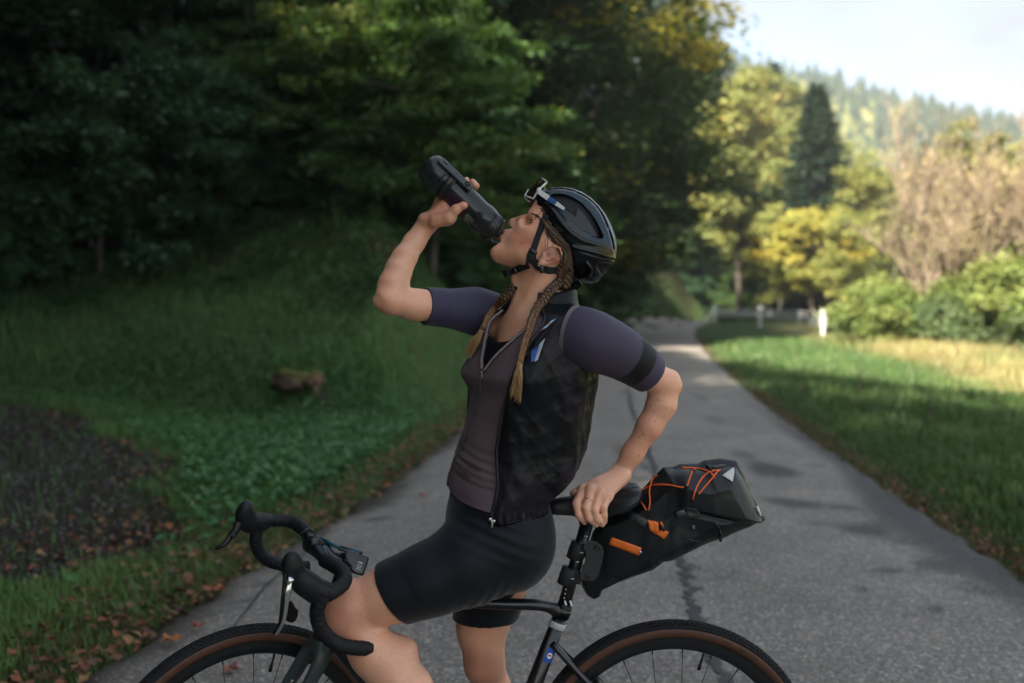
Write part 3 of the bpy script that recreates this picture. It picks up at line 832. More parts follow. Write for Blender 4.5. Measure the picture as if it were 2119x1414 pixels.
# the same forest continues up the slope to the left of the camera and shades the road
pos = []
r = np.random.default_rng(31)
for x0, y0 in [(-8.5, 8.5), (-8.2, 3.5), (-7.6, -.8), (-8, -5), (-7.4, -9.2), (-8, -13.5), (-7.4, -18), (-8, -22.5), (-11.5, 12), (-12, 6.5), (-11.5, 1.5), (-12, -3), (-11.6, -7.4), (-12, -12), (-11.5, -16.5), (-12, -21.5),
               (-16, 14), (-16.5, 8), (-16, 2), (-16.5, -4), (-16, -10), (-16.5, -16), (-21, 17), (-21, 8), (-21.5, -1), (-21, -10), (-15, 20), (-20, 25), (-4.6, -19), (-4.2, -25)]:
    pos.append((x0 + r.uniform(-.8, .8), y0 + r.uniform(-.8, .8)))
for k, (x0, y0) in enumerate(pos):
    again([bigA, bigB, bigC][k % 3], 'tall shaded forest tree standing on the dark slope left of the road', 0, y0, k * 1.3, 1.22 + .07 * (k % 4), group='forest trees up the slope on the left', x=x0)
# --- shrubs along the forest edge
G2 = 'leafy shrubs along the forest edge'
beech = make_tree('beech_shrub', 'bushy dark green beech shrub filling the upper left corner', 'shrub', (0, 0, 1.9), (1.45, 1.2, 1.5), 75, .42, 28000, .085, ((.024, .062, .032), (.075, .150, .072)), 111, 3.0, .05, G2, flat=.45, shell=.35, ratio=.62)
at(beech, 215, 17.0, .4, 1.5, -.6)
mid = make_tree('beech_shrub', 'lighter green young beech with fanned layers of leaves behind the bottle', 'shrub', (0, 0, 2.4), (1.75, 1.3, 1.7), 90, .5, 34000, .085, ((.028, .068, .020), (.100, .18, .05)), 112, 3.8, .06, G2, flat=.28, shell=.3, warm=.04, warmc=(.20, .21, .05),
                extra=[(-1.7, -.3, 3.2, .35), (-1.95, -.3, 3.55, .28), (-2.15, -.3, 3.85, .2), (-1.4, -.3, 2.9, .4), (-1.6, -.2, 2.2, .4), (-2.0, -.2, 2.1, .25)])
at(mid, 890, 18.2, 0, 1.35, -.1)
for src, lab, u, y, rz, s, dz in [
    (beech, 'shaded shrub at the left border above the bank', 10, 16.5, 2, 0.8, -0.55),
    (beech, 'black green shrub low in the dark gap between the two beeches', 480, 19.5, 3.1, 0.9, -0.95),
    (mid, 'dark low shrub behind the raised forearm', 700, 19.5, 2.6, 0.62, -0.55),
    (mid, 'shrub right behind the face under the helmet', 1030, 20, 1.5, 0.8, -0.45),
    (mid, 'soft green shrub low behind the helmet', 1215, 62, 3.6, 2.2, -2.00),
    (mid, 'shrub on the forest edge left of the far road bend', 1320, 80, 2, 2.3, -2.00),
    (beech, 'dark shrub at the foot of the trees where the road bends', 1420, 84, 5, 2.3, -2.50),
    (mid, 'low dark undergrowth shrub under the yellow maple', 1585, 82, 1, 2.2, -2.40),
    (beech, 'low shaded undergrowth shrub beyond the middle fence post', 1650, 84, 2.3, 2.3, -3.00),
    (mid, 'shaded undergrowth shrub behind the white fence end', 1515, 84, 4.1, 2, -2.20),
    (mid, 'low leafy shrub at the top of the bank, left of the birch foot', 560, 19.5, .8, .62, -.25),
    (beech, 'low leafy shrub in front of the birch foot', 735, 18.6, 1.9, .72, -.5),
    (mid, 'low leafy shrub under the middle beech', 880, 18.8, 2.7, .60, -.5),
    (beech, 'low leafy shrub right of the middle beech foot', 985, 19.5, 3.9, .75, -.5),
    (mid, 'low leafy shrub at the foot of the left beech', 330, 18.8, 4.6, .60, -.5),
    (beech, 'low leafy shrub at the left border beneath the beech', 120, 18.5, 5.6, .75, -.6),
    (beech, 'low shaded shrub under the pale birch stem', 790, 21.5, 1.1, 1, -1.25),
    (mid, 'low dark shrub left of the birch stem', 620, 23, 0.1, 0.9, -0.85),
    (beech, 'shaded shrub low behind the left beech', 300, 20, 2.6, 1.1, -1.45),
    (mid, 'black green shrub at the left border behind the grass', 120, 22, 4.9, 1.2, -1.25),
    (mid, 'dark shrub behind the middle beech', 950, 23, 3.7, 1.2, -0.85),
    (beech, 'second shaded shrub behind the left beech', 60, 18.5, 4.4, 1.5, -0.55),
    (mid, 'tall dark understory shrub in the gap left of the birch stem', 520, 20.5, 5.4, 1.25, -0.25),
    (beech, 'tall dark understory shrub right of the left beech', 400, 18.8, 1.4, 1.25, -0.25),
    (mid, 'tall dark understory shrub around the birch foot', 700, 20.6, 2.2, 1.3, -0.35),
    (beech, 'tall dark understory shrub behind the raised arm', 860, 21.8, 0.3, 1.4, -0.15),
    (mid, 'dense understory shrub behind the helmet and neck', 1090, 26, 4.2, 1.6, -0.90),
    (beech, 'dense dark understory shrub behind the rider back', 1170, 34, 3.3, 2, -1.00),
    (mid, 'third row thicket closing the forest at the left', 240, 25, 0.9, 2.2, -1.40),
    (beech, 'third row thicket closing the black gap', 480, 26, 2.9, 2.4, -1.40),
    (mid, 'third row thicket behind the birch stem', 760, 27, 5, 2.2, -1.20),
    (beech, 'third row thicket above the middle beech', 980, 29, 1.9, 2.4, -1.00),
    (mid, 'third row thicket at the left picture border', 0, 24, 3.8, 2.2, -1.20),
    (beech, 'sparse shrub among the grass at the top of the bank', 860, 20, 2.9, 0.62, -0.55),
]:
    again(src, lab, u, y, rz, s, dz, group=G2)
# --- stems seen inside the forest
def stem(u, y, lean, r_, m_, lab, h=9):
    X = (u - CX) / FPX * y; z = float(ground_z(X, y))
    o = thing('slender_tree', (X, y, z), lab, 'tree', None)
    zz = np.linspace(-.2, h, 14)
    p = np.column_stack([X + lean * zz + .06 * np.sin(zz * 1.1 + u), np.full(14, y) + .05 * np.cos(zz), z + zz])
    b = MB(); b.tube(p, np.linspace(r_, r_ * .6, 14), 9); b.build('trunk', m_, o)
    b = MB()
    for k in range(2):
        s = p[11 + k]; a = k * 2.1
        b.tube(catmull([s, s + [.3 * math.cos(a), .3 * math.sin(a), .35], s + [.6 * math.cos(a), .6 * math.sin(a), .8]], 4), np.linspace(.025, .008, 9), 5)
    b.build('branch', m_, o)
    tag(o, group='bare stems inside the forest'); return o
stem(765, 21.5, .006, .085, bark_pale, 'pale birch stem at the top centre left of the middle beech')
stem(989, 22, .0, .10, mat('grey_bark', (.085, .07, .055), .85, noise=(8, .5)), 'grey brown stem at the top right above the middle beech')
stem(1022, 24, .01, .07, bark, 'thin dark stem beside the grey brown one')
stem(372, 22, -.02, .09, bark, 'dark stem in the shade right of the left beech shrub')
stem(600, 20.5, .015, .07, bark, 'thin dark stem in the black gap of the forest')

# --- sunlit trees on the right beyond the bend
G3 = 'sunlit broadleaf trees beyond the bend'
pale = make_tree('broadleaf_tree', 'pale green sunlit tree left of the dark conifer', 'tree', (0, 0, 9), (3.2, 3.0, 5.6), 80, 1.3, 17000, .30, 'pale', 121, 12, .2, G3, warm=.15, warmc=(.45, .33, .10))
at(pale, 1580, 76, .2, 1.15)
maple = make_tree('maple_tree', 'bright yellow maple in front of the dark conifer', 'tree', (0, 0, 5.2), (2.5, 2.3, 2.7), 60, .85, 13000, .26, ((.17, .20, .055), (.42, .37, .08)), 122, 6.5, .15, G3, warm=.3, warmc=(.50, .40, .07))
at(maple, 1685, 60, 0, 1.0, .3)
olive = make_tree('broadleaf_tree', 'mid green tree with thin pale trunk right of the conifer', 'tree', (0, 0, 7.5), (2.4, 2.4, 4.6), 60, 1.0, 13000, .27, ((.14, .18, .05), (.30, .30, .10)), 123, 11, .16, G3, warm=.2, bk=bark_pale)
at(olive, 1775, 66, 1, 1.0)
for src, lab, u, y, rz, s, dz in [
    (pale, 'tall pale tree rising beside the yellow rimmed forest edge', 1560, 92, 2.2, 1.3, 3.5),
    (pale, 'golden topped tree against the sky at the end of the dark forest', 1530, 72, 3.9, 1.15, 2.0),
    (olive, 'olive green tree low between maple and forest', 1610, 64, 3.0, .72, 0),
    (olive, 'green tree below and right of the yellow maple', 1745, 57, 4.4, .6, -.3),
    (pale, 'pale tree behind the small golden bush right of centre', 1830, 95, 1.1, .85, 0),
    (olive, 'green tree just right of the golden bush', 1855, 72, 2.0, .62, 0),
    (pale, 'broad pale tree behind the conifer', 1720, 118, .6, .75, -1),
    (olive, 'far olive tree on the rise above the thin trunk', 1770, 125, 5.1, .85, -4),
    (olive, 'yellow green tree top behind the brown bare tree', 2000, 52, 2.8, .88, .4),
    (olive, 'green tree at the right border behind the brown tree', 2105, 47, 1.9, .76, 0),
    (pale, 'pale crown right of the brown tree outside the hill line', 2190, 58, 4.9, .8, 0),
]:
    again(src, lab, u, y, rz, s, dz, group=G3)
gb = again(maple, 'small golden bush between the thin trunk and the brown tree', 1855, 88, 2.0, .75, -1.2, group=G3)
con = conifer('conifer_tree', 'tall dark green conifer standing among the pale trees', 18.5, 4.4, 131, nl=14000, group='conifers on the right')
at(con, 1684, 68, 0, 1.0, 0, sz=.93)
for lab, u, y, s, dz in [('small dark conifer tip left of the tall conifer', 1597, 120, 1.0, -.8), ('slim conifer behind the left shoulder of the tall one', 1636, 98, .95, 2.0),
                         ('small conifer right of centre beyond the thin pale trunk', 1905, 120, .55, -1.8), ('conifer half hidden behind the right flank of the tall one', 1725, 92, .72, 0)]:
    again(con, lab, u, y, u * .7, s, dz, group='conifers on the right')
# --- the brown half bare trees on the right
def bare(seed, h, spread, lab, u, y, nl=5200, tint=1.0, name='half_bare_tree'):
    r = np.random.default_rng(seed)
    o = thing(name, (0, 0, 0), lab, 'tree', 'brown half bare trees on the right')
    b = MB(); tips = []
    def grow(p, d, L, rad, lev):
        m = 5
        pts = [p]; dd = d
        for k in range(m):
            dd = nrm(dd + r.normal(size=3) * .13 + [0, 0, .07]); pts.append(pts[-1] + dd * L / m)
        b.tube(pts, np.linspace(rad, rad * .62, m + 1), 6 if lev < 2 else 4, cap=False)
        if lev >= 4:
            tips.extend(pts[2:]); return
        nb = {0: 6, 1: 5, 2: 5, 3: 3}[lev]
        for k in range(nb):
            i = r.integers(1 if lev else 1, m + 1); a = r.uniform(.3, .75)
            nd = nrm(dd + nrm(np.cross(dd, r.normal(size=3))) * a * 1.1 + [0, 0, .25])
            grow(pts[i], nd, L * r.uniform(.5, .78), rad * .52, lev + 1)
    for k in range(3):
        a = k * 2.1 + seed
        grow(np.array([.25 * math.cos(a), .25 * math.sin(a), -.2]), nrm([spread * math.cos(a), spread * math.sin(a), 1]), h * .42, h * .016, 0)
    b.build('trunk', twig_m, o)
    tips = np.array(tips); p = tips[r.integers(0, len(tips), nl)] + r.normal(size=(nl, 3)) * .1
    k = r.uniform(0, 1, (nl, 1))
    c = np.where(p[:, 2:3] + r.normal(size=(nl, 1)) > h * .45, np.array([.30, .23, .13]) * (1 - k) + np.array([.42, .35, .19]) * k, np.array([.20, .23, .07]) * (1 - k) + np.array([.36, .33, .12]) * k) * tint
    L = r.uniform(.05, .12, nl)
    V, F, cc = leaf_quads(p, L, L * .5, nrm(r.normal(size=(nl, 3)) * .6 + [0, 0, .6]), nrm(r.normal(size=(nl, 3))), c, .1)
    mk('crown', V, F, leafm, o, False, cc)
    return at(o, u, y)
t1 = bare(5, 7.8, .34, 'brown half bare tree with upright twigs at the right', 1985, 30, 7000)
t2 = again(t1, 'second brown half bare tree against the right border', 2085, 29, 2.1, .86, 0, group='brown half bare trees on the right')
t3 = again(t1, 'smaller brown bare tree behind the bright green bush', 1960, 34, 4.0, .8, 0, group='brown half bare trees on the right')
# --- bushes on the right of the meadow
G4 = 'bushes along the sunny meadow'
bush = make_tree('meadow_bush', 'bright light green bush touching the end of the white fence', 'bush', (0, 0, 1.25), (1.5, 1.2, .95), 40, .5, 12000, .12, ((.11, .17, .045), (.24, .28, .09)), 141, 1.8, .04, G4, flat=.7)
at(bush, 1822, 29, 0, .95, -.1)
dusk = make_tree('meadow_bush', 'blue green bush under the brown tree', 'bush', (0, 0, .9), (1.6, 1.2, .75), 36, .42, 11000, .10, ((.06, .11, .05), (.14, .19, .085)), 142, 1.4, .04, G4, flat=.7)
at(dusk, 1945, 28.5, 0, 1.05, -.1)
for src, lab, u, y, rz, s, dz in [(dusk, 'low green bush at the right border under the bare twigs', 2085, 27, 2, 1.1, -.1), (bush, 'yellow green bush between the two brown trunks', 2015, 29, 3, 1.05, -.1),
                                  (bush, 'light green bush right behind the blue green one', 1900, 30.5, 5, 1.0, -.4), (bush, 'tall green bush at the far right under the brown tree', 2110, 27.5, 1, 1.25, 0),
                                  (dusk, 'small bush at the corner of meadow and fence', 1755, 35, 4, .6, -.1), (bush, 'bush hidden low behind the bright green bush', 1830, 37, 2, 1.0, 0),
                                  (dusk, 'dark bush low in the meadow right of the fence', 1850, 32, 1, .8, -.3)]:
    again(src, lab, u, y, rz, s, dz, group=G4)

# --- white fence by the bend
white = mat('weathered_white_paint', (.66, .66, .64), .6, noise=(6, .12))
fp = [np.array([(u - CX) / FPX * y, y]) for u, y in ((1479, 56.0), (1573, 45.0), (1703, 34.5))]
f0 = np.array([*fp[1], float(ground_z(*fp[1]))])
fence = thing('roadside_fence', f0, 'low white wooden fence on the grass beyond the road bend', 'fence')
for q in fp:
    z = float(ground_z(*q)); b = MB()
    b.box((q[0], q[1], z + .27), (.05, .05, .47), bev=.008)
    b.add(*lathe([(0, .09), (.05, .12), (.13, .11), (.2, .06), (.23, .0)], (q[0], q[1], z + .74), (q[0], q[1], z + 1.1), 14))
    b.build('post', white, fence)
for a, c in ((fp[0], fp[1]), (fp[1], fp[2])):
    za, zc = float(ground_z(*a)), float(ground_z(*c))
    A = np.array([*a, za]); B = np.array([*c, zc])
    d = nrm(B - A); R_ = basis(d, np.array([0, 0, 1.0]))
    side = R_[:, 2]
    for nm, zz, hh in (('rail', .80, .035), ('board', .54, .17)):
        c_ = (A + B) / 2 + [0, 0, zz] + side * -.12
        b = MB(); b.box(c_, (np.linalg.norm(B - A) / 2 + .05, hh, .022), R_, .006); b.build(nm, white, fence)
# end stay running down to the ground at the far end
b = MB(); b.tube([(fp[0][0] - .02, fp[0][1], f0[2] + .62), (fp[0][0] - .75, fp[0][1] - .2, float(ground_z(fp[0][0] - .75, fp[0][1])) - .05)], .05, 8); b.build('stay', white, fence)

# --- rotting stump on the bank
def on_ground(u, v):
    for y in np.arange(4, 40, .05):
        q = P(u, v, y)
        if q[2] <= ground_z(q[0], q[1]): break
    q[2] = ground_z(q[0], q[1]); return q
sp_ = on_ground(622, 832)
stump = thing('tree_stump', sp_, 'broken brown stump with mossy top lying in the grass of the bank', 'stump')
wood = mat('rotten_wood', rough=.9, col=True, noise=(25, .5), bump=(60, .8, .01))
def chunk(c, R, seed, col_, nm):
    b = bmesh.new(); bmesh.ops.create_icosphere(b, subdivisions=4, radius=1)
    V = np.array([v.co[:] for v in b.verts]); F = np.array([[v.index for v in f.verts] for f in b.faces]); b.free()
    k = .9 + .26 * sines(V * [1, 3, 3], 2.0, seed) + .13 * sines(V, 7, seed + 4) + .34 * ridged(V * [.7, 3, 3], 2.6, seed + 1)
    V2 = V * k[:, None] * np.array(R)
    cc = np.array(col_) * (1 + .5 * sines(V, 5, seed + 2))[:, None]
    moss = smooth(.2, .7, V[:, 2] + .4 * sines(V, 3, seed + 3))[:, None]
    cc = np.clip(cc * (1 - moss) + np.array([.09, .085, .02]) * moss, .005, 1)
    return mk(nm, V2 + np.array(c), F, wood, stump, True, cc)
s0 = sp_ + [0, 0, .20]
chunk(s0 + [-.10, 0, .03], (.20, .18, .13), 7, (.05, .03, .018), 'stump_body')
chunk(s0 + [.17, -.02, .05], (.10, .09, .09), 8, (.14, .075, .045), 'root')
chunk(s0 + [.21, -.08, -.08], (.05, .05, .16), 9, (.17, .12, .09), 'root')
b = MB(); b.tube(catmull([s0 + [.24, -.1, -.1], s0 + [.36, -.3, -.16], s0 + [.5, -.5, -.2]], 5), np.linspace(.022, .008, 11), 7); b.build('branch', bark, stump)

# --- a few upright meadow weeds on the right verge
wst = mat('dry_stalk', (.18, .15, .08), .8)
for k, (u, v, h, lb) in enumerate([(1775, 800, .75, 'single dark weed stalk standing in the verge below the white fence'), (1660, 790, .35, 'short brown weed near the road edge below the fence end'), (1920, 860, .5, 'thin weed stalk at the border of shade and sunny meadow')]):
    g = Gd(u, v + 40); g[2] = ground_z(g[0], g[1])
    t = thing('weed_stalk', g, lb, 'weed', 'weed stalks in the verge')
    b = MB(); b.tube(catmull([g, g + [.02, 0, h * .5], g + [.05, .02, h]], 6), np.linspace(.006, .002, 13), 5); b.build('stalk', wst, t)
    r = np.random.default_rng(k + 70); nl = 60
    hh = r.uniform(.2, 1, nl); p = g + np.column_stack([.05 * hh, .01 * hh, hh * h])
    a = r.uniform(0, 6.28, nl)
    V, F, cc = leaf_quads(p, r.uniform(.04, .09, nl) * (1.2 - hh * .7), np.full(nl, .018), nrm(np.column_stack([r.normal(size=nl) * .3, r.normal(size=nl) * .3, np.ones(nl)])), np.column_stack([np.cos(a), np.sin(a), .2 + a * 0]), np.tile([.05, .075, .03], (nl, 1)))
    tag(mk('foliage', V, F, leafm, t, False, cc), kind='stuff')

# ------------------------------------------------------------------ wooded hill behind
us = np.array([900, 1300, 1480, 1560, 1620, 1700, 1790, 1870, 1950, 2040, 2120, 2300, 2600, 3100, 3800])
vs = np.array([290, 195, 166, 172, 188, 200, 222, 246, 258, 276, 306, 370, 440, 500, 540])
D0, D1 = 160.0, 420.0
hu = np.linspace(900, 3800, 150); hd = np.linspace(0, 1, 40)
HUm, HDm = np.meshgrid(hu, hd)
ridge_v = np.interp(HUm, us, vs)
D = D0 + (D1 - D0) * HDm
zr = CAMZ + (610 - ridge_v) / FPX * D1
prof = HDm ** 1.15
HZ = -1 + zr * prof + 5 * sines(np.stack([HUm * .01, HDm * 5, HDm * 0], -1), 1.7, 201) * HDm * (1 - HDm) * 4
HX = (HUm - CX) / FPX * D
# closing rows that fall away behind the ridge
HX = np.vstack([HX, HX[-1:] * 1.25]); HY = np.vstack([D, D[-1:] * 1.25]); HZ2 = np.vstack([HZ, HZ[-1:] * .5])
HV = np.stack([HX, HY, HZ2], -1).reshape(-1, 3); nh = len(hu); nr = len(hd) + 1
ii, jj = np.meshgrid(np.arange(nr - 1), np.arange(nh - 1), indexing='ij'); i0 = (ii * nh + jj).ravel()
o = mk('hill', HV, np.stack([i0, i0 + 1, i0 + nh + 1, i0 + nh], 1), mat('hill_soil', (.06, .08, .03), .9, noise=(.02, .4)), None, True); tag(o, kind='structure')
# trees of the hill read as one mass
r = np.random.default_rng(211)
n_ = 5200
tu = r.uniform(1250, 2700, n_); td = r.uniform(.02, 1.0, n_) ** .8
def hill_at(u, d):
    D = D0 + (D1 - D0) * d
    z = -1 + (CAMZ + (610 - np.interp(u, us, vs)) / FPX * D1) * d ** 1.15 + 5 * sines(np.stack([u * .01, d * 5, d * 0], -1), 1.7, 201) * d * (1 - d) * 4
    return np.stack([(u - CX) / FPX * D, D, z], -1)
B = hill_at(tu, td)
con_mask = (sines(np.stack([tu * .006, td * 3, td * 0], -1), 3, 212) + r.normal(size=n_) * .5 + (td - .5) * 1.2) > .0
Vs, Fs, Cs, k0 = [], [], [], 0
# conifer: three ragged cones
def cone_tree():
    V, F = [], []
    for z0, z1, r_ in ((.08, .55, .2), (.3, .78, .155), (.55, 1.0, .1)):
        a = np.linspace(0, 2 * PI, 8, endpoint=False); k = len(V)
        for j in range(8): V.append([r_ * (1 if j % 2 else .68) * math.cos(a[j]), r_ * (1 if j % 2 else .68) * math.sin(a[j]), z0 - (.03 if j % 2 else 0)])
        V.append([0, 0, z1]); F += [[k + j, k + (j + 1) % 8, k + 8] for j in range(8)]
    return np.array(V), np.array(F)
for msk, (tv, tf), hr, c0, c1 in ((con_mask, cone_tree(), (8, 14), (.025, .05, .03), (.055, .085, .045)), (~con_mask, (IV * [.42, .42, .5] + [0, 0, .5], IF), (6, 10), (.09, .12, .04), (.26, .24, .08))):
    b = B[msk]; m = len(b); h = r.uniform(*hr, m)
    V = tv[None] * h[:, None, None] * r.uniform(.82, 1.18, (m, len(tv), 1)) + b[:, None]
    k = r.uniform(0, 1, (m, 1)) ** 1.5; c = np.array(c0) * (1 - k) + np.array(c1) * k
    V = V.reshape(-1, 3); Vs.append(V); Fs.append((tf[None] + (np.arange(m) * len(tv))[:, None, None]).reshape(-1, 3) + k0); k0 += len(V)
    Cs.append(np.repeat(c, len(tv), 0))
o = mk('hill_forest', np.concatenate(Vs), np.concatenate(Fs), leafm, None, False, np.concatenate(Cs)); tag(o, 'hazy mixed forest covering the distant hill', 'forest', kind='stuff')

# ------------------------------------------------------------------ haze
hz = bpy.data.materials.new('haze_air'); hz.use_nodes = True
hn = hz.node_tree.nodes; hn.remove(hn['Principled BSDF'])
pv = hn.new('ShaderNodeVolumePrincipled'); pv.inputs['Color'].default_value = (.93, .96, 1, 1); pv.inputs['Density'].default_value = .0007; pv.inputs['Anisotropy'].default_value = .3
hz.node_tree.links.new(pv.outputs[0], hn['Material Output'].inputs['Volume'])
if HAZE:
    V, F = boxm((250, 170, 66), (1450, 1440, 72))
    o = mk('haze', V, F, hz, None, False); tag(o, kind='stuff')

# ================================================================== IMPLICIT SURFACES (smooth unions meshed with surface nets)
class Field:
    """ordered list of operations; each op = (fn, kind, k, centre, radius)"""
    def __init__(s): s.ops = []
    def cone(s, a, b, r1, r2, k=.01, op='+', flat=None):
        a = np.asarray(a, float); b = np.asarray(b, float); e = b - a; L2 = max(e @ e, 1e-9)
        if flat is not None: fn_ = (nrm(np.asarray(flat[0], float)), flat[1])
        def f(p):
            t = np.clip(((p - a) @ e) / L2, 0, 1)
            q = p - a - t[..., None] * e
            if flat is not None:
                q = q + fn_[0] * ((q @ fn_[0]) * (1 / fn_[1] - 1))[..., None]
                return (np.sqrt((q * q).sum(-1)) - (r1 + (r2 - r1) * t)) * min(1, fn_[1])
            return np.sqrt((q * q).sum(-1)) - (r1 + (r2 - r1) * t)
        s.ops.append((f, op, k, (a + b) / 2, np.sqrt(L2) / 2 + max(r1, r2) * (max(1, flat[1]) if flat else 1)))
        return s
    def chain(s, pts, rs, k=.01, op='+', flat=None):
        for i in range(len(pts) - 1): s.cone(pts[i], pts[i + 1], rs[i], rs[i + 1], k, op, flat)
        return s
    def ell(s, c, R, k=.01, op='+', M=None):
        c = np.asarray(c, float); R = np.asarray(R, float)
        def f(p):
            q = p - c
            if M is not None: q = q @ M
            k0 = np.sqrt(((q / R) ** 2).sum(-1)); k1 = np.sqrt(((q / R ** 2) ** 2).sum(-1)) + 1e-9
            return k0 * (k0 - 1) / k1
        s.ops.append((f, op, k, c, R.max())); return s
    def box(s, c, h, M, r, k=.01, op='+'):
        c = np.asarray(c, float); h = np.asarray(h, float)
        def f(p):
            q = np.abs((p - c) @ M) - (h - r)
            return np.sqrt((np.maximum(q, 0) ** 2).sum(-1)) + np.minimum(q.max(-1), 0) - r
        s.ops.append((f, op, k, c, np.linalg.norm(h))); return s
    def poly(s, pix, y0, half, r, k=.01, op='+', wfun=None, cull=True):
        """profile drawn in photo pixels on the plane y=y0, given real thickness 2*half with rounded rim r"""
        w = np.array([P(u, v, y0) for u, v in pix])[:, [0, 2]]
        c = np.array([w[:, 0].mean(), y0, w[:, 1].mean()])
        def f(p):
            d = in_poly(p[..., [0, 2]], w)
            hw = half if wfun is None else wfun(p, d)
            a = d + r; b = np.abs(p[..., 1] - y0) - hw + r
            return np.sqrt(np.maximum(a, 0) ** 2 + np.maximum(b, 0) ** 2) + np.minimum(np.maximum(a, b), 0) - r
        R = np.sqrt(((w - c[[0, 2]]) ** 2).sum(1)).max() + half + .02
        s.ops.append((f, op, k, c, R if cull else 99)); return s
    def fn(s, f, c, R, op='+', k=.01):
        s.ops.append((f, op, k, np.asarray(c, float), R)); return s
    def __call__(s, p, ops=None):
        d = np.full(p.shape[:-1], .25)
        for f, op, k, c, R in (s.ops if ops is None else ops):
            e = f(p)
            if op == '+':
                h = np.maximum(k - np.abs(d - e), 0) / k
                d = np.minimum(d, e) - h * h * k * .25
            elif op == '-':
                e = -e; h = np.maximum(k - np.abs(d - e), 0) / k
                d = np.maximum(d, e) + h * h * k * .25
            elif op == '&':
                h = np.maximum(k - np.abs(d - e), 0) / k
                d = np.maximum(d, e) + h * h * k * .25
            elif op == 'd':            # displacement
                d = d + e
        return d
def nets(field, lo, hi, h, B=10):
    lo = np.asarray(lo, float); hi = np.asarray(hi, float)
    n = np.ceil((hi - lo) / (h * B)).astype(int)
    bx = np.stack(np.meshgrid(*[np.arange(k) for k in n], indexing='ij'), -1).reshape(-1, 3)
    cen = lo + (bx + .5) * h * B
    rad = h * B * .87
    dc = np.concatenate([field(c) for c in np.array_split(cen, max(1, len(cen) // 20000))])
    act = bx[np.abs(dc) < rad * 1.5 + .006]
    g1 = np.arange(B + 1)
    loc = np.stack(np.meshgrid(g1, g1, g1, indexing='ij'), -1)
    big = np.array([2 ** 42, 2 ** 21, 1], dtype=np.int64)
    keys, verts, faces = [], [], []
    C8 = np.array([[i, j, k] for i in (0, 1) for j in (0, 1) for k in (0, 1)])
    E12 = [(a, b) for a in range(8) for b in range(a + 1, 8) if np.abs(C8[a] - C8[b]).sum() == 1]
    for b in act:
        c = lo + (b + .5) * h * B
        ops = [o for o in field.ops if np.linalg.norm(o[3] - c) - o[4] < rad + o[2] + .012]
        if not ops: continue
        gi = b * B + loc
        v = field(lo + gi * h, ops)
        s = v < 0
        if s.all() or not s.any(): continue
        cor = [v[a[0]:B + a[0], a[1]:B + a[1], a[2]:B + a[2]] for a in C8]
        sg = [c_ < 0 for c_ in cor]
        m = np.zeros((B, B, B), bool)
        for i in range(1, 8): m |= sg[i] != sg[0]
        idx = np.argwhere(m)
        if not len(idx): continue
        cv = np.stack([c_[m] for c_ in cor], 1)
        acc = np.zeros((len(idx), 3)); cnt = np.zeros(len(idx))
        for a, e in E12:
            va, ve = cv[:, a], cv[:, e]; cr = (va < 0) != (ve < 0)
            t = np.where(cr, va / np.where(cr, va - ve, 1), 0)
            acc += np.where(cr[:, None], C8[a] + t[:, None] * (C8[e] - C8[a]), 0); cnt += cr
        verts.append(lo + (b * B + idx + acc / cnt[:, None]) * h)
        keys.append(((b * B + idx).astype(np.int64) + 1) @ big)
        for ax in range(3):
            o = [0, 0, 0]; o[ax] = 1
            s0 = s[:B, :B, :B]; s1 = s[o[0]:B + o[0], o[1]:B + o[1], o[2]:B + o[2]]
            ed = np.argwhere(s0 != s1)
            if not len(ed): continue
            inside = s0[tuple(ed.T)]
            g = (b * B + ed).astype(np.int64) + 1
            u, w = [(1, 2), (2, 0), (0, 1)][ax]
            du = np.zeros(3, np.int64); du[u] = 1; dw = np.zeros(3, np.int64); dw[w] = 1
            q = np.stack([g @ big, (g - du) @ big, (g - du - dw) @ big, (g - dw) @ big], 1)
            q[~inside] = q[~inside][:, ::-1]
            faces.append(q)
    K = np.concatenate(keys); V = np.concatenate(verts); F = np.concatenate(faces)
    o = np.argsort(K); K = K[o]; V = V[o]
    ix = np.searchsorted(K, F); ix = np.clip(ix, 0, len(K) - 1)
    ok = (K[ix] == F).all(1)
    return V, ix[ok]
def relax(V, F, it=1, lam=.4, w=None):
    e = np.concatenate([F[:, [0, 1]], F[:, [1, 2]], F[:, [2, 3]], F[:, [3, 0]]])
    for _ in range(it):
        acc = np.zeros_like(V); c = np.zeros(len(V))
        for k in range(3):
            acc[:, k] = np.bincount(e[:, 0], V[e[:, 1], k], len(V)) + np.bincount(e[:, 1], V[e[:, 0], k], len(V))
        c = np.bincount(e[:, 0], minlength=len(V)) + np.bincount(e[:, 1], minlength=len(V))
        V = V + lam * (acc / np.maximum(c, 1)[:, None] - V)
    return V

# ================================================================== THE BICYCLE
BY = 2.33                       # depth of the bike's middle plane
BA = math.radians(2.4)          # its yaw away from the picture plane
def bp(u, v, off=0.0):
    """pixel -> point on the bike's plane (off = metres towards the far side)"""
    p = P(u, v, BY)
    for _ in range(3): p = P(u, v, BY + math.tan(BA) * p[0] + off)
    return p
carbon = mat('dark_frame_paint', (.006, .007, .009), .30, spec=.5, Coat_Weight=.3, Coat_Roughness=.25)
forkp = mat('grey_green_fork_paint', (.045, .062, .060), .42, noise=(20, .08))
blackm = mat('black_metal', (.012, .012, .013), .35, metal=.6)
rubber = mat('tyre_rubber', (.009, .009, .010), .75, spec=.3, bump=(200, .4, .001))
tan_ = mat('brown_tyre_wall', (.085, .034, .017), .62, noise=(60, .2))
tape = mat('handlebar_tape', (.008, .009, .011), .62, spec=.3, bump=(260, .5, .0008))
hoodm = mat('hood_rubber', (.007, .008, .010), .5, spec=.3, bump=(500, .4, .0004))
silver = mat('polished_alloy', (.62, .63, .65), .22, metal=1)
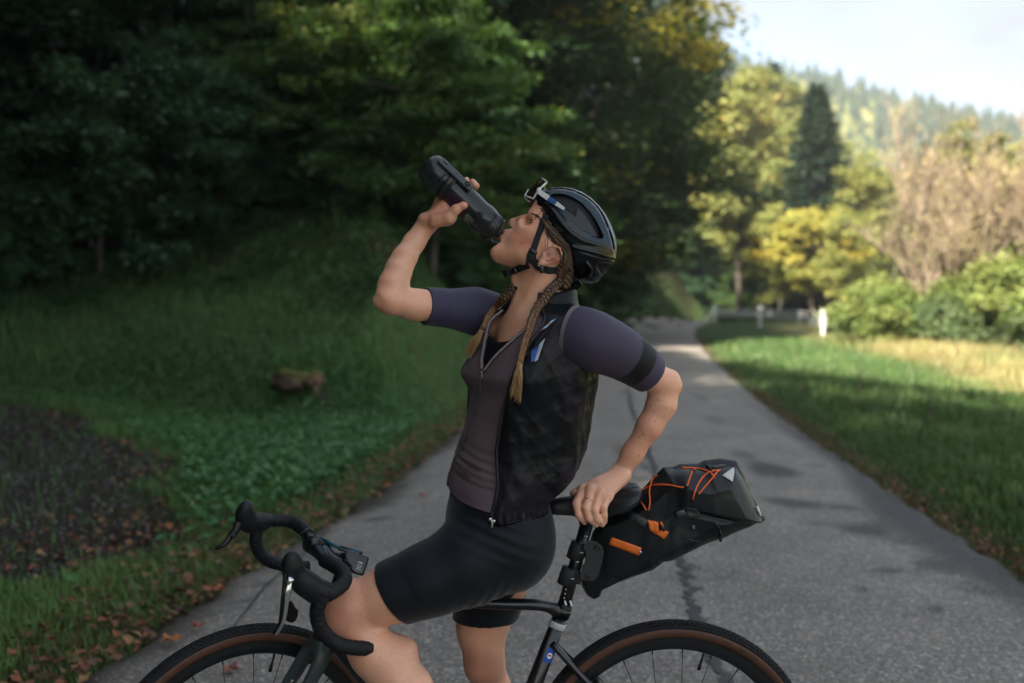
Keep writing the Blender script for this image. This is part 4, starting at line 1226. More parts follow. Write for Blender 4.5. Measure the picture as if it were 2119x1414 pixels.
steel = mat('spoke_steel', (.05, .05, .055), .3, metal=.8)
blue_d = mat('blue_decal', (.02, .09, .42), .4)
white_d = mat('white_print', (.72, .74, .76), .5)
grey_d = mat('light_grey_band', (.42, .43, .43), .5)
teal_d = mat('teal_frame_tint', (.015, .07, .11), .3)
saddlem = mat('saddle_cover', (.007, .008, .010), .38, spec=.4, bump=(300, .3, .0004))

rc = np.array([.384, 2.353, .350]); fc0 = np.array([-.635, 2.310, .350])
bike = thing('bicycle', (-.1, 2.33, 0), 'dark gravel bicycle with brown walled tyres standing across the road between the rider\'s legs', 'bicycle')
dF = nrm(fc0 - rc); UPv = np.array([0, 0, 1.0]); dN = nrm(np.cross(dF, UPv))      # dN: far or near side
def wheel(c, fwd, name):
    fwd = nrm(fwd); ax = nrm(np.cross(fwd, UPv))
    up = UPv
    def ring(R_, off, a): return c + R_ * (np.cos(a) * fwd + np.sin(a) * up) + off * ax
    N = 180
    def rev(profile, closed=True, n=N):
        """profile: (radius, axial offset) swept round the axle"""
        m = len(profile); V = []
        for i in range(n):
            a = 2 * PI * i / n
            for R_, off in profile: V.append(ring(R_, off, a))
        F = []
        for i in range(n):
            for j in range(m if closed else m - 1):
                F.append([i * m + j, ((i + 1) % n) * m + j, ((i + 1) % n) * m + (j + 1) % m, i * m + (j + 1) % m])
        return np.array(V), F
    w = thing_part(name, bike)
    # tyre casing
    R0, rr = .3285, .0205
    pr = [(R0 + rr * math.cos(t), rr * 1.02 * math.sin(t)) for t in np.linspace(-1.32, 1.32, 13)]
    pr += [(R0 + (rr - .003) * math.cos(t), (rr - .003) * math.sin(t)) for t in np.linspace(1.32, -1.32, 7)]
    V, F = rev(pr); b = MB(); b.add(V, F)
    # tread knobs in staggered rows
    kn = 168
    for row, (t0, sh) in enumerate([(-1.0, .5), (-.62, 0), (-.24, .5), (.24, 0), (.62, .5), (1.0, 0)]):
        for i in range(kn):
            a = 2 * PI * (i + sh) / kn; a0 = a - .011; a1 = a + .011
            q = []
            for hh in (.0, .0026):
                for aa in (a0, a1):
                    for tt in (t0 - .12, t0 + .12):
                        q.append(ring(R0 + (rr + hh) * math.cos(tt), (rr + hh) * 1.02 * math.sin(tt), aa))
            b.add(q, [[0, 1, 3, 2], [4, 6, 7, 5], [0, 4, 5, 1], [2, 3, 7, 6], [0, 2, 6, 4], [1, 5, 7, 3]])
    tyre = b.build('tyre', rubber, w, False)
    for sgn in (-1, 1):
        pr = [(R0 + (rr + .0006) * math.cos(t), sgn * (rr + .0006) * 1.02 * math.sin(t)) for t in np.linspace(1.28, 2.35, 8)]
        pr += [(R0 + (rr - .002) * math.cos(t), sgn * (rr - .002) * math.sin(t)) for t in np.linspace(2.35, 1.28, 5)]
        V, F = rev(pr)
        if sgn < 0: F = [f[::-1] for f in F]
        mk('sidewall', V, F, tan_, w)
    # deep rim
    pr = [(.3135, -.0125), (.316, -.0135), (.3165, .0), (.316, .0135), (.3135, .0125), (.300, .0135), (.289, .0105), (.2815, .0055), (.2795, 0), (.2815, -.0055), (.289, -.0105), (.300, -.0135)]
    V, F = rev(pr); mk('rim', V, F, carbon, w)
    b = MB()
    b.add(*lathe([(0, .004), (.002, .016), (.012, .028), (.018, .028), (.02, .016), (.045, .012), (.07, .016), (.072, .026), (.08, .026), (.084, .014), (.09, .004)], c - ax * .045, c + ax, 24))
    b.build('hub', blackm, w)
    for i in range(24):
        a = 2 * PI * (i + .35) / 24; sd = 1 if i % 2 else -1
        a2 = a + (.62 if (i // 2) % 2 else -.62)
        s0 = c + .026 * (math.cos(a2) * fwd + math.sin(a2) * up) + ax * sd * .028
        s1 = ring(.281, 0, a)
        b = MB(); b.tube([s0, s1], .0011, 5); b.tube([s0 + (s1 - s0) * .965, s1], .0018, 6)
        b.build('spoke', steel, w)
    # disc rotor on the near side
    near = -1 if ax[1] > 0 else 1
    V, F = rev([(.08, near * .034), (.08, near * .036), (.066, near * .036), (.066, near * .034)], True, 60); mk('brake_rotor', V, F, silver, w)
    b = MB(); v0 = ring(.279, 0, 1.85); b.tube([v0, v0 - (v0 - c) * .13], .0028, 8); b.tube([v0 - (v0 - c) * .10, v0 - (v0 - c) * .15], .0042, 8)
    b.build('valve', blackm, w)
    return w
def thing_part(name, parent):
    """a part that itself groups sub-parts: an Empty under its thing"""
    o = bpy.data.objects.new(name, None); C.objects.link(o); o.parent = parent; ORG[o.name] = org(parent); o.empty_display_size = .05
    return o
wheel(rc, dF, 'rear_wheel')
st = math.radians(30)
fF = np.array([-math.cos(BA + st), -math.sin(BA + st), 0])
wheel(fc0, fF, 'front_wheel')
mF = nrm(fF); mL = nrm(np.array([-mF[1], mF[0], 0]))         # forward of the steered front end; near side
if mL[1] > 0: mL = -mL

# frame tubes; seat tube line follows the photo
st_top = bp(1163, 1268); st_mid = bp(1135, 1340)
sd_ = nrm(st_mid - st_top); bb = st_top + sd_ * ((st_top[2] - .275) / -sd_[2])
ht_t = bp(676, 1222); ht_b = bp(668, 1330); ht_t = ht_t + 0; 
crown = bp(664, 1322)
sa = nrm(ht_t - np.array([*(fc0 + [-.0, 0, 0])[:2], .35]) )
ht_b = crown + np.array([.006, 0, .0]); ht_t = ht_b + nrm(np.array([.30, .0, 1.0])) * .13
sax = nrm(ht_t - ht_b)
b = MB(); b.tube([bb, bb + (st_top - bb) * .5, st_top], [.021, .020, .0185], 20, flat=(dN, .82)); b.tube([st_top - sd_ * -.0, st_top - sd_ * .012], [.0215, .020], 20)
b.build('seat_tube', carbon, bike)
tt0 = st_top - sd_ * .012; tt1 = ht_t - sax * .03
b = MB()
b.tube(catmull([tt0 + sd_ * .010, bp(1120, 1253), bp(1040, 1250), bp(960, 1246), tt1], 5), np.linspace(.0185, .019, 21) * np.concatenate([[1.1, 1.05, .95, .82], np.full(14, .72), [.8, .95, 1.1]]), 16)
tt = b.build('top_tube', carbon, bike)
b = MB(); b.tube(catmull([ht_b + sax * .03, ht_b * .5 + bb * .5 + [0, 0, -.01], bb], 6), np.linspace(.027, .024, 13), 18); b.build('down_tube', carbon, bike)
b = MB(); b.tube([ht_b - sax * .0, ht_b + sax * .06, ht_t], [.026, .022, .021], 20); b.build('head_tube', carbon, bike)
# light band under the top tube junction and round blue badge on the seat tube
b = MB(); q0 = bp(1129, 1279); q1 = bp(1166, 1290)
gb_ = (st_top + sd_ * .024)
V, F = tube([gb_ + sd_ * .0, gb_ + sd_ * .0035, gb_ + sd_ * .012, gb_ + sd_ * .0155], [.0196, .0210, .0210, .0196], 20, flat=(dN, .84)); mk('band', V, F, grey_d, bike)
def decal(name, pts, m, parent, lift=0):
    V = np.array(pts); return mk(name, V, [list(range(len(V)))], m, parent, False)
nearv = -dN if dN[1] > 0 else dN
badge = MB()
c0 = st_top + (bb - st_top) * ((st_top[2] - bp(1118, 1350)[2]) / (st_top[2] - bb[2]))
px_ = nrm(np.cross(sd_, nearv))
V = []; n_ = 5
for i in range(9):
    for j in range(n_):
        f = (i / 8 - .5) * .036; g = (j / (n_ - 1) - .2) * 1.0
        V.append(c0 + sd_ * f + (.0201 * .0 + .0208 * math.cos(g) * .86) * nearv + .0208 * math.sin(g) * -px_ )
F = [[i * n_ + j, i * n_ + j + 1, (i + 1) * n_ + j + 1, (i + 1) * n_ + j] for i in range(8) for j in range(n_ - 1)]
bd = mk('badge', V, F, blue_d, bike)
V = [c0 + nearv * .0192 + (math.cos(a) * .0075) * sd_ + (math.sin(a) * .0065) * px_ - px_ * .006 for a in np.linspace(0, 2 * PI, 18, endpoint=False)]
mk('emblem', V, [list(range(18))], white_d, bd, False)
V = [c0 + nearv * .0197 + q[0] * sd_ + q[1] * px_ - px_ * .006 for q in ((.001, -.0045), (.001, .0045), (-.0025, .0045), (-.0025, -.0045))]
mk('emblem', V, [[0, 1, 2, 3]], mat('red_print', (.5, .05, .04), .5), bd, False)
# stays and drop-outs
for sd2 in (-1, 1):
    off = dN * sd2
    a0 = st_top + (bb - st_top) * ((st_top[2] - bp(1141, 1327)[2]) / (st_top[2] - bb[2]))
    b = MB(); b.tube(catmull([a0 + off * .012, a0 * .6 + rc * .4 + off * .040, rc + off * .062 + [0, 0, .02]], 8), np.linspace(.0085, .0068, 17), 12)
    b.build('seat_stay', carbon, bike)
    b = MB(); b.tube(catmull([bb + off * .03, bb * .5 + rc * .5 + off * .045 + [0, 0, -.01], rc + off * .062 + [0, 0, -.01]], 8), np.linspace(.012, .008, 17), 12)
    b.build('chain_stay', carbon, bike)
b = MB(); b.tube([a0 * .6 + rc * .4 - dN * .045 + [0, 0, .01], a0 * .6 + rc * .4 + dN * .045 + [0, 0, .01]], .006, 8); b.build('seat_stay_bridge', carbon, bike)
b = MB(); b.tube([bb - dN * .045, bb + dN * .045], .022, 20)
b.build('bottom_bracket', blackm, bike)
far = dN if dN[1] > 0 else -dN
# crank arms and pedals
cd = nrm(np.array([-.55, 0, -.83])); cdn = -cd
chr_ = MB()
V = []; n_ = 48
for i in range(n_ * 2):
    a = PI * i / n_; R_ = .083 + (.0035 if i % 2 else 0)
    V.append(bb + far * .047 + R_ * (math.cos(a) * dF + math.sin(a) * UPv))
for i in range(n_ * 2):
    a = PI * i / n_; V.append(bb + far * .047 + .062 * (math.cos(a) * dF + math.sin(a) * UPv))
m2 = n_ * 2
chr_.add(V + [v + far * .003 for v in V], [[i, (i + 1) % m2, m2 + (i + 1) % m2, m2 + i] for i in range(m2)] + [[2 * m2 + i, 3 * m2 + i, 3 * m2 + (i + 1) % m2, 2 * m2 + (i + 1) % m2] for i in range(m2)]
         + [[i, 2 * m2 + i, 2 * m2 + (i + 1) % m2, (i + 1) % m2] for i in range(m2)])
chr_.build('chainring', blackm, bike, False)
for s_, o_ in ((nearv, cd), (far, cdn)):
    b = MB(); b.tube([bb + s_ * .05, bb + s_ * .062 + o_ * .02, bb + s_ * .07 + o_ * .172], [.016, .014, .011], 12, flat=(s_, .6)); cr = b.build('crank_arm', blackm, bike)
    b = MB(); pc = bb + s_ * .115 + o_ * .172; b.box(pc, (.048, .045, .008), bev=.003); b.tube([pc - s_ * .045, pc + s_ * .05], .007, 8)
    b.build('pedal', blackm, cr)
b = MB()
lp = []
for a in np.linspace(-PI / 2, PI / 2, 14): lp.append(bb + far * .049 + .085 * (math.cos(a) * dF + math.sin(a) * UPv))
for a in np.linspace(PI / 2, 3 * PI / 2, 12): lp.append(rc + far * .049 + .036 * (math.cos(a) * dF + math.sin(a) * UPv))
lp.append(lp[0]); b.tube(lp, .0035, 6, False); b.build('chain', steel, bike)
b = MB()
for k_, R_ in enumerate((.07, .062, .054, .046, .038, .030)): b.add(*lathe([(0, R_ - .01), (0.0005, R_), (.002, R_), (.0025, R_ - .01)], rc + far * (.03 + .0045 * k_), rc + far, 28))
b.build('cassette', steel, bike)
b = MB(); b.tube([rc + far * .07 + [0, 0, -.02], rc + far * .075 + dF * .02 + [0, 0, -.07], rc + far * .06 + dF * .03 + [0, 0, -.15]], [.012, .011, .008], 10); b.build('rear_derailleur', blackm, bike)

# seat post, clamp
sp_top = bp(1216, 1078)
b = MB(); b.tube([st_top + sd_ * .01, st_top - sd_ * .012, st_top - sd_ * .024], [.0205, .0195, .0175], 20); b.build('seat_clamp', blackm, bike)
post = MB().tube([st_top - sd_ * .0, sp_top], .0156, 20).build('seat_post', carbon, bike)
for k_, (u, v) in enumerate(((1169, 1245), (1180, 1245))):
    q = bp(u, v) + nearv * .0158; b = MB(); b.box(q + nearv * -.001, (.0022, .0012, .007), basis([1, 0, .3]), .0006); b.build('scale_mark', white_d, post)
for k_ in range(5):
    q = bp(1191 + k_ * -6.2, 1196 + k_ * 9.5 * 1.0 + 0); b = MB(); b.box(bp(1166 + k_ * 1.9 + 0, 1234 - k_ * 9) + nearv * .0153, (.0018, .0008, .0008)); b.build('scale_mark', white_d, post)
b = MB(); b.box(sp_top + [.0, 0, .006], (.022, .018, .010), basis([1, 0, .1]), .004); b.tube([sp_top + [0, -.022, .012], sp_top + [0, .022, .012]], .008, 12); b.build('saddle_clamp', blackm, bike)

# saddle: lofted in stations from nose to tail (pixel column, top row, half width, drop of the skirt)
STA = [(1134, 1037, .012, .020), (1142, 1033, .020, .026), (1165, 1029, .022, .032), (1190, 1026, .026, .036), (1215, 1022, .038, .040), (1240, 1017, .054, .042),
       (1265, 1012, .066, .044), (1290, 1006, .072, .040), (1308, 1003, .071, .030), (1320, 1003, .060, .020), (1326, 1007, .035, .010)]
V, F = [], []
m = 21
for u, v, hw, dr in STA:
    c = bp(u, v)
    for j in range(m):
        t = (j / (m - 1)) * 2 - 1
        x = math.sin(t * PI / 2) * hw
        zz = -dr * (abs(t) ** 2.6) - .006 * (1 - min(1, abs(t) * 3)) * (hw / .07)
        V.append(c + dN * x * 1.0 + [0, 0, zz])
ns = len(STA)
for i in range(ns - 1):
    for j in range(m - 1): F.append([i * m + j, (i + 1) * m + j, (i + 1) * m + j + 1, i * m + j + 1])
V = np.array(V)
# underside shell
V2 = V + [0, 0, -.010]; V2[:, :2] = V[:, :2] * 1 + (V.reshape(ns, m, 3).mean(1).repeat(m, 0)[:, :2] - V[:, :2]) * .04
nV = len(V); F2 = [[a + nV for a in f[::-1]] for f in F]
rimF = []
for i in range(ns - 1):
    rimF.append([i * m, i * m + nV, (i + 1) * m + nV, (i + 1) * m]); rimF.append([i * m + m - 1, (i + 1) * m + m - 1, (i + 1) * m + m - 1 + nV, i * m + m - 1 + nV])
for j in range(m - 1):
    rimF.append([j, j + 1, j + 1 + nV, j + nV]); e_ = (ns - 1) * m; rimF.append([e_ + j, e_ + j + nV, e_ + j + 1 + nV, e_ + j + 1])
sad = mk('saddle', np.vstack([V, V2]), F + F2 + rimF, saddlem, bike)
md = sad.modifiers.new('smooth', 'SUBSURF'); md.levels = 1; md.render_levels = 2
for s_ in (-1, 1):
    b = MB(); b.tube(catmull([bp(1150, 1042) + dN * s_ * .008, bp(1172, 1056) + dN * s_ * .018, bp(1200, 1064) + dN * s_ * .022, bp(1245, 1060) + dN * s_ * .022, bp(1290, 1036) + dN * s_ * .03], 6), .0038, 8)
    b.build('saddle_rail', blackm, sad)

# fork and stem on the steering axis
crown_p = ht_b - sax * .012
b = MB(); b.tube([ht_b - sax * .002, crown_p], [.024, .026], 18)
b.build('fork_crown', forkp, bike)
for s_ in (-1, 1):
    o_ = mL * s_
    a_ = crown_p + o_ * .028; e_ = fc0 + o_ * .056
    pth = catmull([crown_p + o_ * .006 + [0, 0, .004], a_ + (e_ - a_) * .10 + o_ * .008, a_ + (e_ - a_) * .5 + o_ * .008 + mF * -.004, e_], 8)
    b = MB(); b.tube(pth, np.interp(np.linspace(0, 1, len(pth)), [0, .12, .5, 1], [.024, .0225, .017, .011]), 18, flat=(mL, .68)); fk = b.build('fork_blade', forkp, bike)
    if s_ == -1:
        mid = a_ + (e_ - a_) * .32
        dd = nrm(e_ - a_); q = nrm(np.cross(dd, mL))
        for k_ in range(6):
            b = MB(); b.box(mid + dd * (k_ * .0095) + (-mL if False else mL) * .0135 + q * .004, (.0032, .0006, .0024), basis(dd, mL), 0); b.build('print', white_d, fk)
stp = ht_t + sax * .055
b = MB(); b.tube([ht_t + sax * -.005, stp], [.020, .0175], 18); b.build('headset_spacer', blackm, bike)
barc = P(650, 1131, 2.34)
b = MB(); b.tube([stp - sax * .012 - mF * .012, stp * .5 + barc * .5, barc + mF * -.012], [.019, .0165, .018], 16); b.tube([stp - sax * .03, stp + sax * .004], .0195, 18)
b.tube([barc - mL * .024, barc + mL * .024], .021, 18); b.build('stem', carbon, bike)

# handlebar: the two sides follow the photo, the near end in front of the bike plane
def PB(u, v, y): return P(u, v, y)
Nt = [PB(650, 1131, 2.335), PB(664, 1150, 2.285), PB(678, 1166, 2.235), PB(700, 1172, 2.185)]
near_top = [PB(672, 1160, 2.245), PB(690, 1170, 2.205), PB(709, 1184, 2.165), PB(713, 1203, 2.135), PB(698, 1219, 2.11), PB(676, 1232, 2.09)]
near_drop = [PB(672, 1224, 2.085), PB(662, 1246, 2.085), PB(656, 1268, 2.09), PB(662, 1296, 2.10), PB(682, 1322, 2.115), PB(708, 1336, 2.13), PB(735, 1341, 2.145), PB(764, 1342, 2.165)]
far_top = [PB(638, 1108, 2.39), PB(626, 1094, 2.43), PB(608, 1083, 2.465), PB(586, 1077, 2.47), PB(560, 1077, 2.455), PB(536, 1078, 2.43)]
far_drop = [PB(540, 1082, 2.425), PB(532, 1098, 2.425), PB(530, 1122, 2.43), PB(538, 1144, 2.44), PB(556, 1160, 2.455), PB(580, 1168, 2.47), PB(606, 1172, 2.48), PB(636, 1174, 2.495)]
hb = MB(); hb.tube(catmull([PB(634, 1104, 2.40), PB(650, 1131, 2.335), PB(676, 1166, 2.235)], 8), [.0125, .013, .0145, .0158, .016, .016, .0158, .016, .016, .016, .0158, .0155, .0145, .0135, .013, .0125, .0125], 18, flat=([0, 0, 1], .92))
bar = hb.build('handlebar', carbon, bike)
def taped(path, r, nm='bar_tape', per=.0145, seed=0):
    """tape wound in overlapping turns: a small step at every turn"""
    q = catmull(path, 26)
    L = np.concatenate([[0], np.cumsum(np.linalg.norm(np.diff(q, axis=0), axis=1))])
    s = np.arange(0, L[-1], .0012); q = np.stack([np.interp(s, L, q[:, k]) for k in range(3)], 1)
    t, N, B = frames(q); n = 22; V = []
    for i in range(len(q)):
        for j in range(n):
            a = 2 * PI * j / n
            ph = ((s[i] / per + a / (2 * PI) * 1.0) % 1.0)
            ed = .0011 * (1 - ph) - .0008 * math.exp(-((ph - .02) / .04) ** 2)
            V.append(q[i] + (r + ed) * (math.cos(a) * N[i] + math.sin(a) * B[i]))
    m_ = len(q)
    F = [[i * n + j, i * n + (j + 1) % n, (i + 1) * n + (j + 1) % n, (i + 1) * n + j] for i in range(m_ - 1) for j in range(n)]
    F += [list(range(n))[::-1], [(m_ - 1) * n + j for j in range(n)]]
    return mk(nm, V, F, tape, bar)
taped(near_top, .0158); taped(near_drop, .0158); taped(far_top, .0155); taped(far_drop, .0155)
for q0, q1 in ((near_drop[-2], near_drop[-1]), (far_drop[-2], far_drop[-1])):
    d_ = nrm(q1 - q0); b = MB(); b.add(*lathe([(0, .0165), (.004, .0168), (.006, .0145), (.0075, .004)], q1 - d_ * .002, q1 + d_, 18)); b.build('bar_plug', blackm, bar)
b = MB(); V, F = tube([far_top[0] + (far_top[1] - far_top[0]) * .02, far_top[0] + (far_top[1] - far_top[0]) * .25], .0168, 20); b.add(V, F)
b.build('finishing_tape', mat('finishing_tape', (.02, .03, .035), .3), bar)
# blue decal wrapped on the bare bar
dv = nrm(PB(666, 1150, 2.28) - PB(638, 1114, 2.38))
V = []; 
for i in range(7):
    c = PB(640, 1119, 2.368) * (1 - i / 6) + PB(661, 1146, 2.298) * (i / 6)
    s_up = nrm(np.cross(dv, [0, 1, 0])); s_n = nrm(np.cross(s_up, dv))
    if s_n[1] > 0: s_n = -s_n
    side_ = np.cross(dv, s_n); 
    if side_[0] > 0: side_ = -side_
    for j in range(5):
        a = .25 + (j / 4) * .75
        V.append(c + .0169 * (math.cos(a) * s_n + math.sin(a) * side_))
F = [[i * 5 + j, i * 5 + j + 1, (i + 1) * 5 + j + 1, (i + 1) * 5 + j] for i in range(6) for j in range(4)]
mk('decal', V, F, blue_d, bar)

# hoods, levers
def hood(pts, rs, pk, nm='brake_hood', seed=0):
    f = Field()
    f.chain(pts, rs, .022, flat=(mL, .82))
    f.chain(pk, [.0165, .0185, .0150], .014, flat=(mL, .82))
    lo = np.min([np.min(pts, 0), np.min(pk, 0)], 0) - .04; hi = np.max([np.max(pts, 0), np.max(pk, 0)], 0) + .04
    V, F = nets(f, lo, hi, .0022)
    return mk(nm, V, F, hoodm, bar)
hn_ = hood([PB(682, 1226, 2.10), PB(656, 1224, 2.088), PB(630, 1206, 2.07), PB(608, 1186, 2.055)], [.0185, .0215, .0205, .0205], [PB(608, 1190, 2.055), PB(604, 1168, 2.048), PB(604, 1157, 2.045)])
hf_ = hood([PB(552, 1078, 2.445), PB(534, 1082, 2.43), PB(516, 1080, 2.41), PB(508, 1074, 2.40)], [.0170, .0195, .0205, .0205], [PB(508, 1076, 2.40), PB(508, 1060, 2.395), PB(509, 1050, 2.39)])
b = MB(); b.tube(catmull([PB(594, 1184, 2.04), PB(590, 1212, 2.035), PB(586, 1240, 2.03), PB(583, 1268, 2.03), PB(579, 1292, 2.03), PB(567, 1312, 2.03)], 6), np.interp(np.linspace(0, 1, 31), [0, .3, .8, 1], [.0090, .0062, .0050, .0042]), 12, flat=([.75, -.5, 0], .7)); lv = b.build('brake_lever', mat('lever_black', (.012, .012, .013), .3, metal=.3), bar)
b = MB(); b.tube(catmull([PB(601, 1200, 2.026), PB(595, 1228, 2.021), PB(592, 1256, 2.020), PB(587, 1284, 2.020), PB(578, 1303, 2.022), PB(570, 1314, 2.026)], 6), np.interp(np.linspace(0, 1, 31), [0, .15, .35, .85, 1], [.004, .0085, .0050, .0040, .0030]), 10, flat=([.4, -.9, 0], .55)); b.build('lever_edge', silver, lv)
b = MB(); b.tube([PB(594, 1196, 2.03), PB(604, 1206, 2.028)], [.0085, .010], 12); b.build('lever_pivot', silver, lv)
# shifting paddle behind the lever
pd = [PB(u, v, 2.045) for u, v in ((597, 1246), (606, 1262), (611, 1266), (610, 1280), (605, 1289), (595, 1287), (589, 1281), (592, 1260))]
V = np.array(pd + [q + [.004, .010, 0] for q in pd]); n_ = 8
mk('shift_paddle', V, [list(range(8)), list(range(15, 7, -1))] + [[i, 8 + i, 8 + (i + 1) % 8, (i + 1) % 8] for i in range(8)], blackm, lv, False)
b = MB(); b.tube(catmull([PB(494, 1082, 2.385), PB(488, 1098, 2.378), PB(476, 1112, 2.37), PB(464, 1127, 2.36), PB(446, 1136, 2.355)], 6), np.interp(np.linspace(0, 1, 25), [0, .2, .5, .9, 1], [.013, .0105, .0082, .0058, .0048]), 12, flat=(mL, .8))
b.tube([PB(478, 1112, 2.37), PB(487, 1108, 2.37)], [.007, .005], 8); b.build('brake_lever', mat('lever_black', (.012, .012, .013), .4, metal=.3), bar)

# bike computer on its out-front mount
comp = thing('bike_computer', P(728, 1160, 2.33), 'small black bike computer with white printed screen mounted at the stem', 'bike computer')
q = [P(698, 1155, 2.27), P(745, 1142, 2.30), P(762, 1154, 2.30), P(757, 1174, 2.25), P(742, 1190, 2.235), P(712, 1184, 2.235)]
scr = np.array([P(700, 1142, 2.31), P(752, 1148, 2.315), P(762, 1154, 2.27), P(738, 1191, 2.235), P(706, 1162, 2.25)])
ca = P(722, 1160, 2.26); 
e1 = nrm(P(755, 1158, 2.26) - P(728, 1150, 2.26)); e2 = nrm(P(742, 1184, 2.22) - P(757, 1156, 2.235))
R_ = basis(e1, nrm(np.cross(e1, e2)))
b = MB(); cc_ = P(734, 1166, 2.26); b.box(cc_, (.028, .008, .022), R_, .0035); body = b.build('computer_body', mat('gloss_black', (.006, .007, .009), .12), comp)
nf = R_[:, 1]; nf = nf if nf[1] < 0 else -nf
ex, ez = R_[:, 0], R_[:, 2]
ez = ez if ez[2] > 0 else -ez
# printed characters: a bold row then four smaller rows
b = MB()
rp = np.random.default_rng(3)
o0 = P(743, 1171, 2.24); 
pr_y = (cc_ + nf * .0084)
for r_i, (h_, n_c) in enumerate([(.0022, 5), (.0010, 4), (.0010, 5), (.0010, 4), (.0010, 5)]):
    for c_i in range(n_c):
        cx_ = .008 + c_i * .0024; cz_ = .004 - r_i * .0036 - (.001 if r_i else 0)
        w_ = .0008 * rp.uniform(.8, 1.2)
        q0 = pr_y + ex * cx_ + ez * cz_
        V = [q0 - ex * w_ - ez * h_ * .5, q0 + ex * w_ - ez * h_ * .5, q0 + ex * (w_ + h_ * .2) + ez * h_ * .5, q0 - ex * (w_ - h_ * .2) + ez * h_ * .5]
        b.add(V, [[0, 1, 2, 3]])
b.build('screen_print', mat('screen_white', (.75, .78, .8), .4), body)
b = MB()
for u0, v0, u1, v1 in ((664, 1116, 700, 1133), (700, 1133, 748, 1144), (680, 1150, 744, 1146)):
    b.tube([P(u0, v0, 2.36), P(u1, v1, 2.31)], [.0052, .0045], 10)
b.tube([P(664, 1116, 2.36), P(676, 1148, 2.30)], .006, 10)
b.build('mount', teal_d, comp)
b = MB(); b.box(P(722, 1140, 2.32), (.024, .010, .003), basis([1, 0, -.25]), .002); b.build('mount_plate', carbon, comp)

# ================================================================== THE RIDER
HY = 2.33                                        # depth of the middle plane of her head
def Q(u, v, w=0.0): return P(u, v, HY + w)       # head plane; w = metres to the far side
PX = HY / FPX                                    # metres per photo pixel at her depth
Fh = nrm(np.array([-.77, 0, .64])); Uh = nrm(np.array([.64, 0, .77])); Yh = np.array([0, 1.0, 0])
Mh = np.stack([Fh, Yh, Uh], 1)
sk = Field()
# --- head
sk.ell(Q(1166, 484), [.099, .076, .098], .02, M=Mh)
sk.ell(Q(1106, 487), [.052, .060, .074], .03, M=Mh)
sk.ell(Q(1112, 452), [.040, .060, .040], .025, M=Mh)                    # brow
for s in (-1, 1):
    sk.ell(Q(1078, 496, s * .030), [.026, .026, .034], .022, M=Mh)      # cheek
    sk.ell(Q(1096, 474, s * .044), [.024, .018, .020], .02, M=Mh)       # cheekbone
    sk.cone(Q(1036, 521, s * .010), Q(1096, 536, s * .046), .019, .019, .022)   # jaw line
    sk.cone(Q(1096, 536, s * .046), Q(1128, 512, s * .060), .018, .016, .022)
sk.cone(Q(1038, 524), Q(1100, 545), .024, .040, .02)                    # floor of the jaw
sk.ell(Q(1033, 521), [.020, .019, .020], .014, M=Mh)                    # chin
sk.ell(Q(1056, 489), [.020, .027, .031], .018, M=Mh)                    # round the mouth
# eye sockets, lids
for s in (-1, 1):
    sk.ell(Q(1089, 457, s * .051), [.0090, .0115, .0080], .016, '-', M=Mh)
    sk.ell(Q(1098.5, 460, s * .0400), [.0115, .0120, .0105], .003, M=Mh)
    sk.chain([Q(1090.5, 455, s * .036), Q(1095, 453.5, s * .046), Q(1101, 455.5, s * .052), Q(1106, 460, s * .054)], [.0016, .0024, .0024, .0016], .0025)      # upper lid
    sk.cone(Q(1098, 446, s * .020), Q(1111, 449, s * .047), .0062, .0055, .010)        # brow ridge
# nose
sk.chain([Q(1090, 449), Q(1076, 452.5), Q(1061, 459)], [.0075, .0072, .0088], .008)
sk.cone(Q(1061, 459), Q(1066, 469), .0075, .0065, .006)
sk.cone(Q(1074, 455), Q(1082, 466), .009, .013, .014)
for s in (-1, 1):
    sk.ell(Q(1066.5, 466, s * .0150), [.0074, .0060, .0082], .0025, M=Mh)
    sk.chain([Q(1071, 459, s * .021), Q(1075, 464, s * .023), Q(1073, 472, s * .023)], [.0016, .0024, .0018], .003, '-')
    sk.ell(Q(1061, 471, s * .0100), [.0036, .0040, .0042], .002, '-', M=Mh)
    # fold beside the wing
    sk.cone(Q(1071, 470, s * .020), Q(1064, 489, s * .030), .0015, .001, .008, '-')
# lips pursed round the spout
def lip(a, m, c, r0, r1, k):
    sk.chain([Q(*a, -.021), Q(*m, -.011), Q(*c, 0), Q(*m, .011), Q(*a, .021)], [r0, (r0 + r1) / 2, r1, (r0 + r1) / 2, r0], k)
lip((1053, 486), (1046, 481), (1041.5, 478.5), .003, .0058, .004)
lip((1053, 488), (1038, 492), (1031, 494.5), .003, .0066, .004)
sk.chain([Q(1052, 487.5, -.017), Q(1034, 486.5), Q(1052, 487.5, .017)], [.0018, .0026, .0018], .003, '-')
sk.cone(Q(1034, 502.5, -.012), Q(1034, 502.5, .012), .003, .003, .010, '-')
